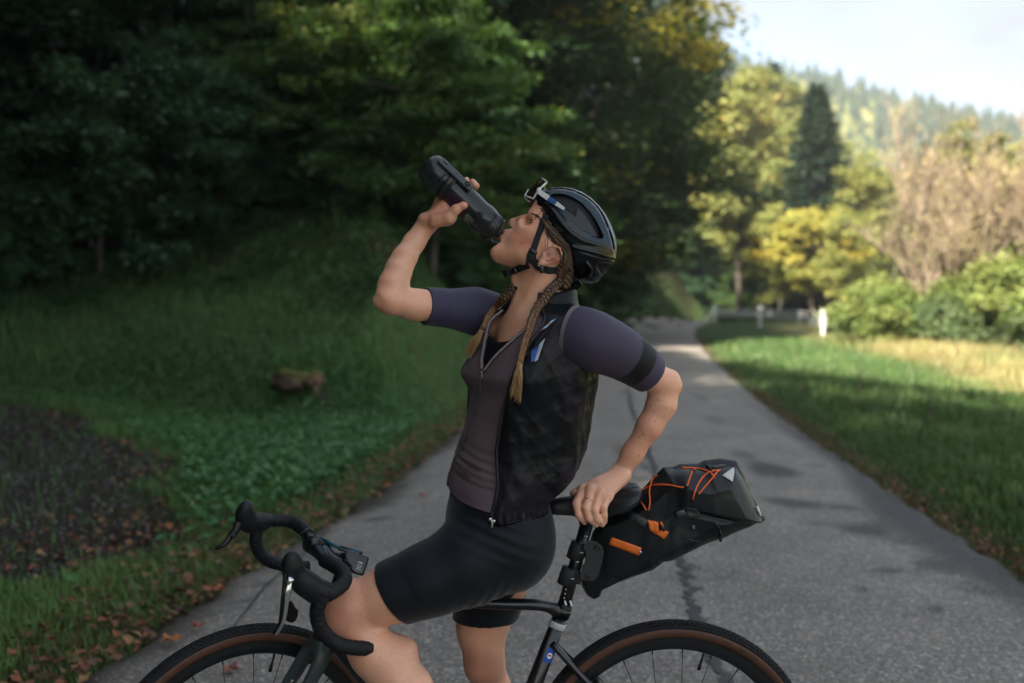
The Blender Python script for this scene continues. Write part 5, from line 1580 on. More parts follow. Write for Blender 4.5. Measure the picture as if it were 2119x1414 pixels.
# trim the silhouette to the profile read from the photo
prof = [(1112, 405), (1101, 428), (1093, 440), (1090.5, 446), (1083, 447.2), (1073, 448.6), (1063, 451.2), (1056, 453.6), (1052, 457), (1051.5, 461), (1053.5, 466.5), (1058, 470.5), (1060, 474), (1054, 474.5), (1046, 474.3), (1040.5, 475),
        (1037, 478.5), (1036.5, 482), (1039.5, 486.5), (1033, 488.2), (1026.5, 490.5), (1024, 494), (1025.5, 498), (1030.5, 501.5), (1028, 505.5), (1021, 510.5), (1015, 516), (1012.6, 522), (1014, 530), (1019, 538), (1027, 544.5),
        (1040, 550), (1052, 554), (1058, 560), (1061, 570), (1060.5, 590), (1061, 620), (1070, 660), (1180, 700), (1330, 640), (1330, 380), (1150, 340)]
pw = np.array([Q(u, v) for u, v in prof])[:, [0, 2]]
sk.fn(lambda p: in_poly(p[..., [0, 2]], pw) , Q(1130, 500), .22, '&', .0025)
# neck
neck0, neck1 = P(1112, 655, 2.335), Q(1128, 545)
sk.cone(P(1124, 665, 2.34), Q(1120, 600), .062, .0535, .02)
sk.cone(Q(1119, 600), Q(1138, 535), .0535, .060, .02)
sk.cone(Q(1066, 566), P(1078, 650, 2.31), .012, .012, .018)
sk.cone(Q(1125, 562, -.050), P(1083, 648, 2.290), .013, .010, .016)            # neck muscle to the collarbone notch
# ears
for s in (-1, 1):
    e0 = np.array([1138, 529]); L = nrm(np.array([.86, -.50])); Wd = np.array([-L[1], L[0]])
    def E(a, b_, w): 
        q = e0 + L * a + np.array([.50, .86]) * b_
        return Q(q[0], q[1], s * w)
    Ma = np.stack([nrm(E(10, 0, .07) - E(0, 0, .07)), np.array([0, s, 0.0]), nrm(E(0, 10, .07) - E(0, 0, .07))], 1)
    sk.ell(E(0, 0, .0745), [.029, .0065, .0165], .006, M=Ma)
    rim = [E(-12, -11, .078), E(2, -16.0, .083), E(17, -13.5, .087), E(25, -3, .089), E(22, 9, .089), E(10, 15.5, .087), E(-6, 15, .083), E(-19, 10, .079)]
    sk.chain(rim, [.0030, .0034, .0038, .0040, .0042, .0040, .0038, .0046], .003)
    sk.ell(E(-23, 5, .077), [.0085, .0045, .0075], .004, M=Ma)
    sk.ell(E(-2, -2, .0865), [.0165, .0065, .0088], .003, '-', M=Ma)
    sk.chain([E(-9, 7, .0815), E(3, 7, .083), E(14, 3, .084), E(18, -4, .083)], [.0026, .0026, .0028, .0022], .0025)
    sk.cone(E(-14, -7, .079), E(-9, -9, .080), .0034, .0030, .003)
# --- raised right arm (far side)
R_sh, R_el, R_wr = P(1000, 650, 2.43), P(812, 622, 2.29), P(884, 464, 2.35)
a1 = P(905, 636, 2.36)
sk.chain([R_sh, a1, R_el], [.043, .0370, .0325], .012)
sk.ell(P(856, 635, 2.325), [.044, .034, .032], .014)
sk.cone(P(796, 614, 2.285), P(787, 622, 2.285), .024, .0165, .016)                     # elbow point
fa = [R_el, P(813, 590, 2.30), P(825, 558, 2.31), P(837, 534, 2.32), P(856, 502, 2.34), R_wr]
sk.chain(fa, [.0335, .0345, .0305, .0280, .0248, .0238], .010, flat=(nrm([.1, 1, .05]), .92))
sk.ell(P(874, 452, 2.335), [.008, .008, .008], .012)                                    # wrist bone
# bottle axis
BT0, BT1 = P(884, 341, 2.325), P(1036, 487, 2.33)
bt = nrm(BT1 - BT0); bup = nrm(np.cross(np.array([0, 1.0, 0]), bt)); 
if bup[2] < 0: bup = -bup
def cyl(s_px, ang, rad):
    """point round the bottle: s in photo pixels along the axis, angle 0 towards the camera, 90 up right, 180 behind"""
    a = math.radians(ang)
    return BT0 + bt * s_px * PX * 1.0 + rad * (math.cos(a) * np.array([0, -1.0, 0]) + math.sin(a) * bup)
# palm and fingers wrapped behind the bottle
sk.box(P(908, 443, 2.352), [.040, .036, .017], np.stack([nrm(P(938, 418, 2.35) - P(886, 466, 2.35)), np.array([0, 1.0, 0]), nrm(np.cross(nrm(P(938, 418, 2.35) - P(886, 466, 2.35)), [0, 1.0, 0]))], 1), .014, .016)
sk.ell(P(925, 452, 2.325), [.026, .017, .018], .014, M=basis(P(952, 450, 2.3) - P(898, 470, 2.33)))          # thumb ball
sk.chain([P(902, 458, 2.315), P(930, 450, 2.300), P(944, 434, 2.291), P(958, 426, 2.287)], [.0155, .0125, .0096, .0085], .010)
sk.ell(P(960, 426.5, 2.286), [.0095, .008, .0078], .005)
for i, (s0, s1, s2, rr_) in enumerate([(88, 98, 101, .0092), (80, 88, 91, .0096), (73, 77, 77, .0092), (67, 66, 63, .0080)]):
    base = .037 + rr_ * .75
    pts = [cyl(s0, -122, base + .002), cyl((s0 + s1) / 2, -150, base + .002), cyl(s1, 180, base + .002), cyl(s1 + 1, 148, base + .001), cyl(s2, [106, 104, 122, 138][i], base + .001)]
    sk.chain(pts, [rr_ * 1.1, rr_ * 1.05, rr_ * 1.04, rr_ * .96, rr_ * .86], .006)
    sk.cone(P(905, 446, 2.365), pts[0], .013, rr_ * 1.1, .014)
# --- left arm (near side), hand on the saddle
L_sh, L_el, L_wr = P(1216, 700, 2.215), P(1376, 795, 2.325), P(1283, 979, 2.335)
sk.chain([P(1212, 702, 2.245), P(1300, 748, 2.275), L_el], [.044, .041, .0355], .018)
sk.cone(P(1386, 788, 2.335), P(1397, 799, 2.335), .026, .0155, .016)
fa = [L_el, P(1369, 836, 2.322), P(1343, 882, 2.32), P(1309, 938, 2.33), L_wr]
sk.chain(fa, [.0330, .0335, .0298, .0240, .0230], .016, flat=([.3, 1, .1], .92))
sk.ell(P(1293, 985, 2.315), [.010, .010, .010], .010)
# hand: back of the palm, knuckles, four bent fingers over the saddle edge, thumb across the top
kn = [P(1207, 1013, 2.290), P(1223, 1014, 2.276), P(1241, 1020, 2.272), P(1258, 1028, 2.276)]
wr_ = P(1279, 985, 2.325)
for i, k_ in enumerate(kn):
    sk.cone(wr_ + (i - 1.5) * np.array([.004, 0, -.001]), k_, .0165, .0108, .016, flat=([.2, -.55, .8], .9))
sk.ell(P(1243, 1003, 2.305), [.030, .020, .016], .016, M=basis(P(1215, 1012, 2.29) - P(1275, 990, 2.32)))
fing = [([P(1207, 1013, 2.290), P(1193, 1042, 2.262), P(1198, 1066, 2.257), P(1209, 1081, 2.262)], [.0110, .0098, .0087, .0075]),
        ([P(1223, 1014, 2.276), P(1213, 1052, 2.252), P(1219, 1072, 2.250), P(1233, 1086, 2.256)], [.0112, .0100, .0089, .0076]),
        ([P(1241, 1020, 2.272), P(1230, 1054, 2.250), P(1235, 1073, 2.249), P(1246, 1085, 2.256)], [.0110, .0098, .0088, .0075]),
        ([P(1258, 1028, 2.276), P(1249, 1051, 2.256), P(1250, 1067, 2.255), P(1251, 1079, 2.260)], [.0103, .0088, .0079, .0070])]
for pts, rs in fing:
    sk.chain(pts, rs, .0035)
    sk.ell(pts[0], [.0118] * 3, .008)
sk.chain([P(1262, 990, 2.345), P(1232, 1000, 2.355), P(1205, 1012, 2.352), P(1186, 1021, 2.345)], [.0150, .0125, .0100, .0082], .010)
# --- legs
L_hip, L_kn, L_an = P(1048, 1135, 2.28), P(722, 1262, 2.215), None
hemc = P(812, 1228, 2.215)
an = P(985, 1700, 2.15); 
sk.chain([L_hip, hemc, P(742, 1252, 2.215)], [.075, .0610, .054], .03)
sk.ell(P(716, 1258, 2.212), [.048, .050, .056], .03)                                             # knee cap
sk.ell(P(700, 1284, 2.215), [.030, .038, .034], .03)
cf = [P(722, 1283, 2.215), P(775, 1352, 2.205), P(838, 1428, 2.20), P(900, 1540, 2.18), P(965, 1680, 2.16), P(990, 1740, 2.15)]
sk.chain(cf, [.045, .0500, .0580, .052, .036, .034], .025)
sk.ell(P(815, 1362, 2.215), [.042, .052, .060], .03, M=basis(P(880, 1450, 2.2) - P(790, 1330, 2.2)))
R_hip, R_kn = P(1050, 1160, 2.43), P(1002, 1372, 2.50)
Rf = np.array([P(1040, 1700, 2.56)[0], 2.56, .085])
sk.chain([R_hip, P(998, 1300, 2.50), R_kn], [.080, .0600, .0480], .03)
sk.ell(P(1000, 1366, 2.475), [.036, .036, .050], .03)
sk.ell(P(992, 1392, 2.468), [.026, .020, .022], .02)
kz = R_kn[2]
sk.chain([R_kn, R_kn * .62 + Rf * .38 + [.03, .03, 0], R_kn * .25 + Rf * .75 + [.01, .01, 0], Rf], [.046, .053, .036, .034], .025)
# --- trunk under the clothes
sk.chain([P(1106, 690, 2.335), P(1076, 800, 2.33), P(1038, 930, 2.33), P(1030, 1060, 2.34)], [.080, .080, .070, .080], .04)
sk.cone(P(1010, 672, 2.42), P(1205, 712, 2.245), .038, .036, .03)

def skin_color(V):
    n_ = len(V)
    base = np.array([.76, .395, .255])
    c = np.tile(base, (n_, 1))
    c *= (1 + .07 * sines(V, 30, 401) + .05 * sines(V, 80, 402))[:, None]
    def blend(mask, col):
        nonlocal c
        m_ = np.clip(mask, 0, 1)[:, None]; c = c * (1 - m_) + np.array(col) * m_
    def near(pt, r0, r1): return smooth(r1, r0, np.linalg.norm(V - pt, axis=1))
    red = [.60, .19, .125]
    blend(.30 * smooth(.1, .9, sines(V, 17, 403) + .5 * sines(V, 48, 404)), [.78, .31, .20])
    blend(.16 * smooth(.2, 1.0, sines(V, 26, 405)), [.82, .48, .34])
    for s in (-1, 1):
        blend(.75 * near(Q(1084, 500, s * .045), .008, .040), [.60, .19, .12]); blend(.4 * near(Q(1034, 524, s * .02), .004, .026), [.60, .20, .12])
        blend(.75 * near(Q(1156, 520, s * .088), .004, .016), [.50, .10, .07]); blend(.6 * near(Q(1146, 541, s * .086), .004, .014), [.50, .10, .07])
        blend(.35 * near(Q(1138, 528, s * .08), .015, .032), [.42, .13, .08])
        blend(.55 * near(Q(1135, 527, s * .078), .003, .009), [.12, .03, .02])
        # brows and lash line
        for a in np.linspace(0, 1, 9):
            q = Q(1098 + 14 * a, 440.5 + 6.0 * a, s * (.018 + .031 * a)); d = V - q
            blend(.75 * smooth(.0062, .0022, np.sqrt((d @ Fh) ** 2 * .2 + (d @ Uh) ** 2 + d[:, 1] ** 2 * .35)), [.10, .055, .03])
        for a in np.linspace(0, 1, 7):
            q = Q(1090.5 + 10 * a, 456.5 + 3.0 * a + 1.6 * math.sin(a * PI), 0); e_ = V - q
            blend(.92 * smooth(.0030, .0014, np.sqrt(e_[:, 0] ** 2 + e_[:, 2] ** 2) * 1.5) * (np.abs(V[:, 1] - HY) > .022) * (np.abs(V[:, 1] - HY) < .070), [.020, .011, .008])
    
    blend(.7 * near(Q(1052, 459), .003, .012), [.44, .14, .09])
    for s in (-1, 1): blend(.85 * near(Q(1060.5, 471.5, s * .0110), .0020, .0050), [.06, .02, .015])
    # lips
    d = V - Q(1038, 486.5)
    lat = np.abs(V[:, 1] - HY)
    for (u, v) in ((1040.5, 479), (1038.5, 482), (1029.5, 493), (1026, 491.5), (1034, 490.5)):
        e = V - Q(u, v)
        blend(.9 * smooth(.0068, .0040, np.sqrt(e[:, 0] ** 2 + e[:, 2] ** 2)) * smooth(.022, .014, lat), [.40, .075, .07])
    for q in (R_el, P(792, 628, 2.285), P(1398, 802, 2.335)): blend(.35 * near(q, .01, .045), red)
    for q, r_ in [(k_, .014) for k_ in kn] + [(f_[0][-1], .012) for f_ in fing] + [(P(962, 427, 2.286), .016), (cyl(105, 108, .045), .018), (cyl(87, 104, .045), .018)]:
        blend(.5 * near(q, .003, r_), [.45, .15, .10])
    blend(.35 * near(P(905, 450, 2.33), .02, .06), red)
    blend(.35 * near(P(700, 1270, 2.18), .02, .09), [.40, .15, .09])
    blend(.5 * near(P(994, 1385, 2.45), .02, .09), [.30, .11, .07])
    # hairs drawn back at the temple and nape
    rt = np.random.default_rng(5)
    for (u, v, y) in ((1347, 842, 2.29), (1355, 873, 2.285), (1332, 901, 2.285), (1322, 945, 2.295), (1362, 828, 2.29), (1378, 845, 2.29), (1323, 908, 2.285), (1368, 760, 2.28)):
        q = P(u, v, y); d = np.sqrt((V[:, 0] - q[0]) ** 2 + (V[:, 2] - q[2]) ** 2)
        blend(.85 * smooth(.0022, .0010, d) * (V[:, 1] < y + .03), [.06, .025, .015])
    for (u, v) in ((1078, 507),): 
        q = Q(u, v); d = np.sqrt((V[:, 0] - q[0]) ** 2 + (V[:, 2] - q[2]) ** 2); blend(.6 * smooth(.0020, .0008, d) * (V[:, 1] < HY), [.08, .03, .02])
    return c
def skin_material():
    m = mat('skin', rough=.42, spec=.5, col=True, noise=(160, .07), bump=(420, .25, .0006))
    b = m.node_tree.nodes['Principled BSDF']
    b.inputs['Subsurface Weight'].default_value = .18
    b.inputs['Subsurface Radius'].default_value = (.010, .0035, .0018)
    b.inputs['Subsurface Scale'].default_value = 1.0
    return m
skin = skin_material()
sk.fn(lambda p: .0009 * sines(p, 55, 410) + .0011 * sines(p, 24, 411), P(1080, 900, 2.3), 99, 'd')
V, F = nets(sk, np.array([-.47, 2.05, .06]), [.60, 2.68, 1.80], .0022, 10)
V = relax(V, F, 1, .35)
col_ = skin_color(V)
person = mk('person', V, F, skin, None, True, col_)
tag(person, 'woman in dark cycling clothes drinking, head tipped back, one hand on the saddle', 'person')

# ------------------------------------------------------------------ clothing
def section(u, v, y, a, b, yaw, n=72, tilt=0.0, e=2.15):
    """closed ring: a = half width across the shoulders, b = half depth, yaw = how far the chest turns to the camera"""
    th = np.linspace(0, 2 * PI, n, endpoint=False)
    c, s = np.cos(th), np.sin(th)
    rr = (np.abs(c) ** e + np.abs(s) ** e) ** (-1 / e)
    yw = math.radians(yaw)
    fw = np.array([-math.cos(yw), -math.sin(yw), 0]); sd = np.array([math.sin(yw), -math.cos(yw), 0])   # front, her left (near)
    o = P(u, v, y)
    return o + (rr * c * b)[:, None] * fw + (rr * s * a)[:, None] * sd + (rr * c * b * tilt)[:, None] * np.array([0, 0, 1.0]), fw, sd
# columns: v(row), u centre, depth, a, b, yaw
TOR = np.array([(612, 1112, 2.335, .058, .056, 45), (640, 1106, 2.335, .078, .066, 45), (656, 1106, 2.335, .128, .080, 44), (675, 1104, 2.332, .160, .092, 43), (700, 1098, 2.33, .166, .100, 40), (740, 1086, 2.33, .158, .106, 36),
                (780, 1079, 2.33, .150, .112, 33), (820, 1073, 2.33, .142, .106, 29), (870, 1056, 2.33, .128, .098, 24), (920, 1042, 2.33, .126, .098, 18), (970, 1033, 2.332, .138, .110, 13), (1010, 1030, 2.335, .150, .119, 9), (1030, 1029, 2.336, .154, .121, 8)], float)
def tor(v, k):
    if k == 'all': return np.array([np.interp(v, TOR[:, 0], TOR[:, j]) for j in range(1, 6)])
from math import cos, sin
def smooth_rows(vs_):
    out = np.array([[np.interp(v, TOR[:, 0], TOR[:, j]) for j in range(1, 6)] for v in vs_])
    k = np.array([1, 2, 3, 2, 1.]) / 9
    for j in range(5):
        pad = np.pad(out[:, j], 2, mode='edge'); out[:, j] = np.convolve(pad, k, 'valid')
    return out
def cloth_noise(p, amp, sc, seed): return amp * sines(p, sc, seed)
mauve = mat('mauve_jersey_fabric', rough=.66, spec=.25, col=True, noise=(700, .10), bump=(900, .3, .0005), Sheen_Weight=.08)
NTH = 128
vs_ = np.concatenate([np.linspace(640, 985, 84), np.linspace(989, 1024, 10)])
rows_ = smooth_rows(vs_)
def th_open(v): return .012 if v >= 766 else .012 + .56 * ((766 - v) / 126) ** 1.1
V, TH = [], []
for v, (u, y, a, b_, yw) in zip(vs_, rows_):
    t0_ = th_open(v); th = t0_ + (2 * PI - 2 * t0_) * np.linspace(0, 1, NTH)
    yr = math.radians(yw); fw = np.array([-cos(yr), -sin(yr), 0]); sd = np.array([sin(yr), -cos(yr), 0]); c = P(u, v, y)
    c_, s_ = np.cos(th), np.sin(th); rr = (np.abs(c_) ** 2.15 + np.abs(s_) ** 2.15) ** (-1 / 2.15)
    ring = c + (rr * c_ * (b_ - .003))[:, None] * fw + (rr * s_ * (a - .004))[:, None] * sd
    d = nrm(ring - c); thw = (th + PI) % (2 * PI) - PI
    bust = 0
    for s in (-1, 1):
        bust = bust + (.015 if s > 0 else .022) * np.exp(-((thw - s * .58) / .40) ** 2) * math.exp(-((v - 772) / 36) ** 2)
    hollow = -.003 * np.exp(-(thw / .20) ** 2) * math.exp(-((v - 768) / 40) ** 2)
    amt = .0012 + .0026 * math.exp(-((v - 940) / 45) ** 2) + .0016 * math.exp(-((v - 700) / 40) ** 2)
    fold = amt * (sines(ring * [1, 1, 3.2], 26, 501) + .6 * sines(ring * [1, 1, 4], 55, 502))
    fold = fold + .0024 * math.exp(-((v - 955) / 28) ** 2) * np.sin(v * .42 + 2.5 * sines(ring, 12, 503))
    hemr = .0035 * math.exp(-((v - 987) / 3.5) ** 2)
    V.append(ring + d * (bust + hollow + fold - hemr)[:, None]); TH.append(th)
V = np.array(V); TH = np.array(TH); NR = len(V)
F = [[i * NTH + j, i * NTH + j + 1, (i + 1) * NTH + j + 1, (i + 1) * NTH + j] for i in range(NR - 1) for j in range(NTH - 1)]
cj = np.tile(np.array([.118, .083, .092]), (NR * NTH, 1))
for i in range(NR):
    if vs_[i] > 985: cj[i * NTH:(i + 1) * NTH] = [.105, .072, .085]
# the hem is higher in front and at her near side
Vf = V.reshape(-1, 3).copy()
w_ = np.repeat(smooth(700, 1020, vs_), NTH)
Vf[:, 2] += w_ * np.cos(TH.ravel()) * .022 - w_ * np.sin(TH.ravel()) * .018
jersey = mk('jersey', Vf, F, mauve, person, True, cj)
# printed outline bars near the hem
JV = Vf.reshape(NR, NTH, 3)
def on_jersey(th, v, lift=.0015):
    i = np.interp(v, vs_, np.arange(NR)); t0_ = th_open(v); j = np.clip(((th % (2 * PI)) - t0_) / (2 * PI - 2 * t0_), 0, 1) * (NTH - 1.001)
    i0, j0 = int(i), int(j); fi, fj = i - i0, j - j0
    i1, j1 = min(i0 + 1, NR - 1), min(j0 + 1, NTH - 1)
    q = (JV[i0, j0] * (1 - fj) + JV[i0, j1] * fj) * (1 - fi) + (JV[i1, j0] * (1 - fj) + JV[i1, j1] * fj) * fi
    c = JV[i0].mean(0); return q + nrm(q - c) * lift
prt = mat('dark_print', (.05, .035, .045), .5)
for v0, t0, t1, h_ in ((952, .55, .84, 7), (974, .45, .70, 4)):
    path = [on_jersey(t0 + (t1 - t0) * k / 10, v0) for k in range(11)] + [on_jersey(t1, v0 + h_)] + [on_jersey(t1 - (t1 - t0) * k / 10, v0 + h_) for k in range(11)] + [on_jersey(t0, v0)]
    b = MB(); b.tube(path, .0006, 4, False); b.build('print', prt, jersey)
# zip: two toothed edges down the open V, joined below
zipm = mat('zip_tape', (.085, .062, .07), .5); teeth = mat('zip_teeth', (.30, .27, .28), .35, metal=.5)
def zip_path(sgn):
    out = []
    for v in np.linspace(642, 766, 22):
        out.append(on_jersey(sgn * (th_open(v) + .015), v, .002))
    return out
low = [on_jersey(.012, v, .0020) for v in np.linspace(766, 1022, 40)]
for nm, path, r_ in (('zip', zip_path(1), .0042), ('zip', zip_path(-1), .0042), ('zip', low, .0022)):
    b = MB(); b.tube(path, r_, 8); z = b.build(nm, zipm, jersey)
    q = catmull(path, 6); L = np.concatenate([[0], np.cumsum(np.linalg.norm(np.diff(q, axis=0), axis=1))]); ss = np.arange(0, L[-1], .0042)
    q = np.stack([np.interp(ss, L, q[:, k]) for k in range(3)], 1); b = MB()
    for i in range(len(q) - 1):
        b.box(q[i] + nrm(q[i] - [q[i][0] + .05, q[i][1] + .1, q[i][2]]) * .0034, (.0020, .0014, .0010))
    tag(b.build('zip_teeth', teeth if r_ > .003 else prt, z, False), kind='stuff')
b = MB(); q = on_jersey(.0, 768, .006); b.box(q + [0, 0, -.006], (.0022, .0015, .008), bev=.0008); b.build('zip_pull', teeth, jersey)
# collar standing round the neck, open at the throat
def collar(v_top, v_bot, rad_t, rad_b, th0, th1, m_, nm, cu, parent, off=0, thick=.0022, col=None, wob=.002, lean=.0):
    n_ = 60; rows = []
    for k in range(8):
        f = k / 7; v = v_top * (1 - f) + v_bot * f; r_ = rad_t * (1 - f) + rad_b * f
        ring = []
        for j in range(n_):
            th = th0 + (th1 - th0) * j / (n_ - 1); yw = math.radians(44)
            fw = np.array([-math.cos(yw), -math.sin(yw), 0]); sd = np.array([math.sin(yw), -math.cos(yw), 0])
            p = P(cu(v), v, HY + .004) + fw * math.cos(th) * r_ + sd * math.sin(th) * r_ + np.array([0, 0, -.02 * math.cos(th)])
            ring.append(p)
        rows.append(ring)
    V = np.array(rows).reshape(-1, 3); V = V + nrm(V - P(1112, 630, HY)) * (wob * sines(V, 60, 77))[:, None]
    F = [[i * n_ + j, i * n_ + j + 1, (i + 1) * n_ + j + 1, (i + 1) * n_ + j] for i in range(7) for j in range(n_ - 1)]
    o = mk(nm, V, F, m_, parent, True, None if col is None else np.tile(np.array(col), (len(V), 1)))
    md = o.modifiers.new('thickness', 'SOLIDIFY'); md.thickness = thick
    return o
cuf = lambda v: np.interp(v, [590, 660], [1121, 1108])
collar(622, 664, .062, .078, .50, 2 * PI - .62, mauve, 'collar', cuf, jersey, col=(.13, .095, .105))
# black base layer showing in the open V
b0 = []
nb, mb = 26, 36
for i in range(nb):
    for j in range(mb):
        x = -1 + 2 * j / (mb - 1)
        v0_ = 706 - 46 * abs(x) ** 1.7; v = v0_ + (792 - v0_) * i / (nb - 1)
        u, y, a, b_, yw = [np.interp(v, TOR[:, 0], TOR[:, k]) for k in range(1, 6)]
        yr = math.radians(yw); th = x * .85
        b0.append(P(u, v, y) + cos(th) * (b_ - .010) * np.array([-cos(yr), -sin(yr), 0]) + sin(th) * (a - .010) * np.array([sin(yr), -cos(yr), 0]))
b0 = np.array(b0); F = [[i * mb + j, i * mb + j + 1, (i + 1) * mb + j + 1, (i + 1) * mb + j] for i in range(nb - 1) for j in range(mb - 1)]
base_l = mk('base_layer', b0, F, mat('black_fabric', (.006, .006, .007), .85, spec=.2, bump=(400, .3, .0005)), person)
md = base_l.modifiers.new('thickness', 'SOLIDIFY'); md.thickness = .0015
# skin of the upper chest shows above it: part of the body mesh is below, so a chest plate continues the neck
# --- sleeves
def sleeve(path, radii, nm, seed, bands, wr=(.0015, 30), flat=None, tight=0):
    q = catmull(path, 16); L = np.concatenate([[0], np.cumsum(np.linalg.norm(np.diff(q, axis=0), axis=1))]); L /= L[-1]
    m_ = 90; s = np.linspace(0, 1, m_); q = np.stack([np.interp(s, L, q[:, k]) for k in range(3)], 1)
    rs = np.interp(s, np.linspace(0, 1, len(radii)), radii)
    t, N, B = frames(q); n = 72; V = np.zeros((m_, n, 3)); C_ = np.zeros((m_, n, 3))
    for i in range(m_):
        for j in range(n):
            a = 2 * PI * j / n; V[i, j] = q[i] + rs[i] * (math.cos(a) * N[i] + math.sin(a) * B[i])
    d = nrm(V - q[:, None])
    w = wr[0] * (1 - smooth(.45, .8, s))[:, None]
    V = V + d * (w * (sines(V, wr[1], seed) + .7 * sines(V, wr[1] * 2.2, seed + 1)))[..., None]
    if tight:
        # fine gathers running across the sleeve near the shoulder
        V = V + d * ((.0008 * np.exp(-((s - .36) / .2) ** 2))[:, None] * np.sin(s[:, None] * 120 + 1.5 * sines(V, 14, seed + 3)))[..., None]
    for (lo_, hi_, c_, lift) in bands:
        msk = (s >= lo_) & (s <= hi_)
        C_[msk] = c_
    for (lo_, hi_, c_, lift) in bands[1:]:
        V = V + d * (lift * smooth(lo_ - .006, lo_ + .004, s) )[:, None, None]
    V[-1] = V[-1] - d[-1] * .0015
    inner = V[-1] - d[-1] * .004; inner2 = V[-4] - d[-4] * .006
    VV = np.concatenate([V.reshape(-1, 3), inner, inner2]); CC = np.concatenate([C_.reshape(-1, 3), C_[-1], C_[-1]])
    F = [[i * n + j, i * n + (j + 1) % n, (i + 1) * n + (j + 1) % n, (i + 1) * n + j] for i in range(m_ + 1) for j in range(n)]
    return mk(nm, VV, F, mauve, person, True, CC)
pur = (.050, .040, .070); pur2 = (.058, .042, .078); blk = (.005, .005, .006)
sleeve([P(1020, 655, 2.42), P(985, 645, 2.415), P(945, 640, 2.385), P(905, 636, 2.358), P(879, 634, 2.342)], [.058, .059, .051, .0455, .0430], 'sleeve', 601, [(0, 1, (.050, .045, .082), 0), (.745, 1, (.046, .042, .080), .0012)], (.0012, 26), tight=1)
sleeve([P(1180, 692, 2.240), P(1212, 699, 2.226), P(1255, 716, 2.24), P(1300, 741, 2.268), P(1346, 775, 2.298)], [.066, .068, .061, .054, .0455], 'sleeve', 611, [(0, 1, (.19, .15, .17), 0), (.075, 1, pur, .0012), (.63, .84, blk, .0004), (.84, 1.01, pur2, .0004)], (.0013, 20))
# pale panel where the left sleeve meets the shoulder
V = []
axs = nrm(P(1255, 716, 2.24) - P(1185, 690, 2.23))

# --- shorts (pelvis and both thighs as one piece)
sh = Field()
for v in range(0, 1): pass
sh.chain([P(1032, 1010, 2.335), P(1029, 1050, 2.337)], [.112, .116], .05, flat=(nrm([.16, 1, 0]), 1.22))
sh.ell(P(1034, 1105, 2.345), [.120, .158, .095], .05)
sh.ell(P(1066, 1112, 2.29), [.076, .086, .092], .05)
sh.ell(P(1066, 1115, 2.42), [.070, .080, .090], .05)
sh.chain([P(1052, 1138, 2.275), P(960, 1170, 2.245), P(880, 1203, 2.225), P(812, 1228, 2.215), P(780, 1240, 2.213)], [.097, .087, .0745, .0655, .0630], .04)
sh.chain([P(1040, 1150, 2.43), P(1012, 1240, 2.48), P(998, 1306, 2.50), P(996, 1340, 2.50)], [.092, .076, .0680, .0675], .04)
# cut planes: waist, both hems
def plane(f, pt, n_, R):
    n_ = nrm(np.array(n_, float)); pt = np.asarray(pt)
    f.fn(lambda p: (p - pt) @ n_, pt, R, '&', .0015)
hA, hB = P(775, 1171, 2.21), P(848, 1284, 2.21)
hd = nrm(hB - hA); hn = nrm(np.cross(hd, [0, 1.0, 0])); 
if hn[0] > 0: hn = -hn
def hemcut(p):
    d = (p - (hA + hB) / 2) @ nrm(hn + np.array([0, .12, 0]))
    return np.where((p[..., 1] < 2.34) & (p[..., 0] < P(930, 1200, 2.2)[0]), d, -1)
sh.fn(hemcut, (hA + hB) / 2, 99, '&', .0012)
hz0 = P(990, 1309, 2.46)
sh.fn(lambda p: np.where(p[..., 1] > 2.36, hz0[2] - p[..., 2] + .006 * np.cos((p[..., 0] - hz0[0]) * 20), -1), hz0, 99, '&', .0012)
hem_c = (hA + hB) / 2
def wr(p):
    d = 0
    hip = np.exp(-((p - P(1040, 1095, 2.25)) ** 2).sum(-1) / .006)
    d = d + .0036 * hip * np.sin(((p - P(1000, 1060, 2.2)) @ nrm([.35, .1, 1.0])) * 230 + 2 * sines(p, 18, 702))
    sit = np.exp(-((p - P(1000, 1225, 2.24)) ** 2).sum(-1) / .004)
    d = d + .0022 * sit * np.sin(((p - P(1000, 1225, 2.2)) @ nrm([1, 0, -.5])) * 260 + 2 * sines(p, 20, 703))
    d = d + .0016 * sines(p, 20, 704) + .0030 * (ridged(p * [1, 1, .8], 14, 706, 3) - .4) + .0005 * sines(p, 60, 705)
    # gripper band stands a little lower than the leg
    b = (p - hem_c) @ hn
    band = np.where((p[..., 1] < 2.34) & (p[..., 0] < P(930, 1200, 2.2)[0]), smooth(-.062, -.058, b), 0)
    return d + .0011 * band
zw = P(1030, 1006, 2.33)
sh.fn(lambda p: p[..., 2] - zw[2] + (p[..., 0] - zw[0]) * .08, zw, 99, '&', .004)
sh.fn(wr, P(950, 1150, 2.3), 99, 'd')
V, F = nets(sh, [-.36, 2.08, .66], [.16, 2.62, 1.12], .0032, 8)
V = relax(V, F, 1, .4)
navy = mat('navy_black_lycra', (.0055, .0072, .011), .55, spec=.16, noise=(500, .12), bump=(700, .3, .0004), Sheen_Weight=.15)
shorts = mk('shorts', V, F, navy, person)
# drop the closed cap at the hems? the leg fills it

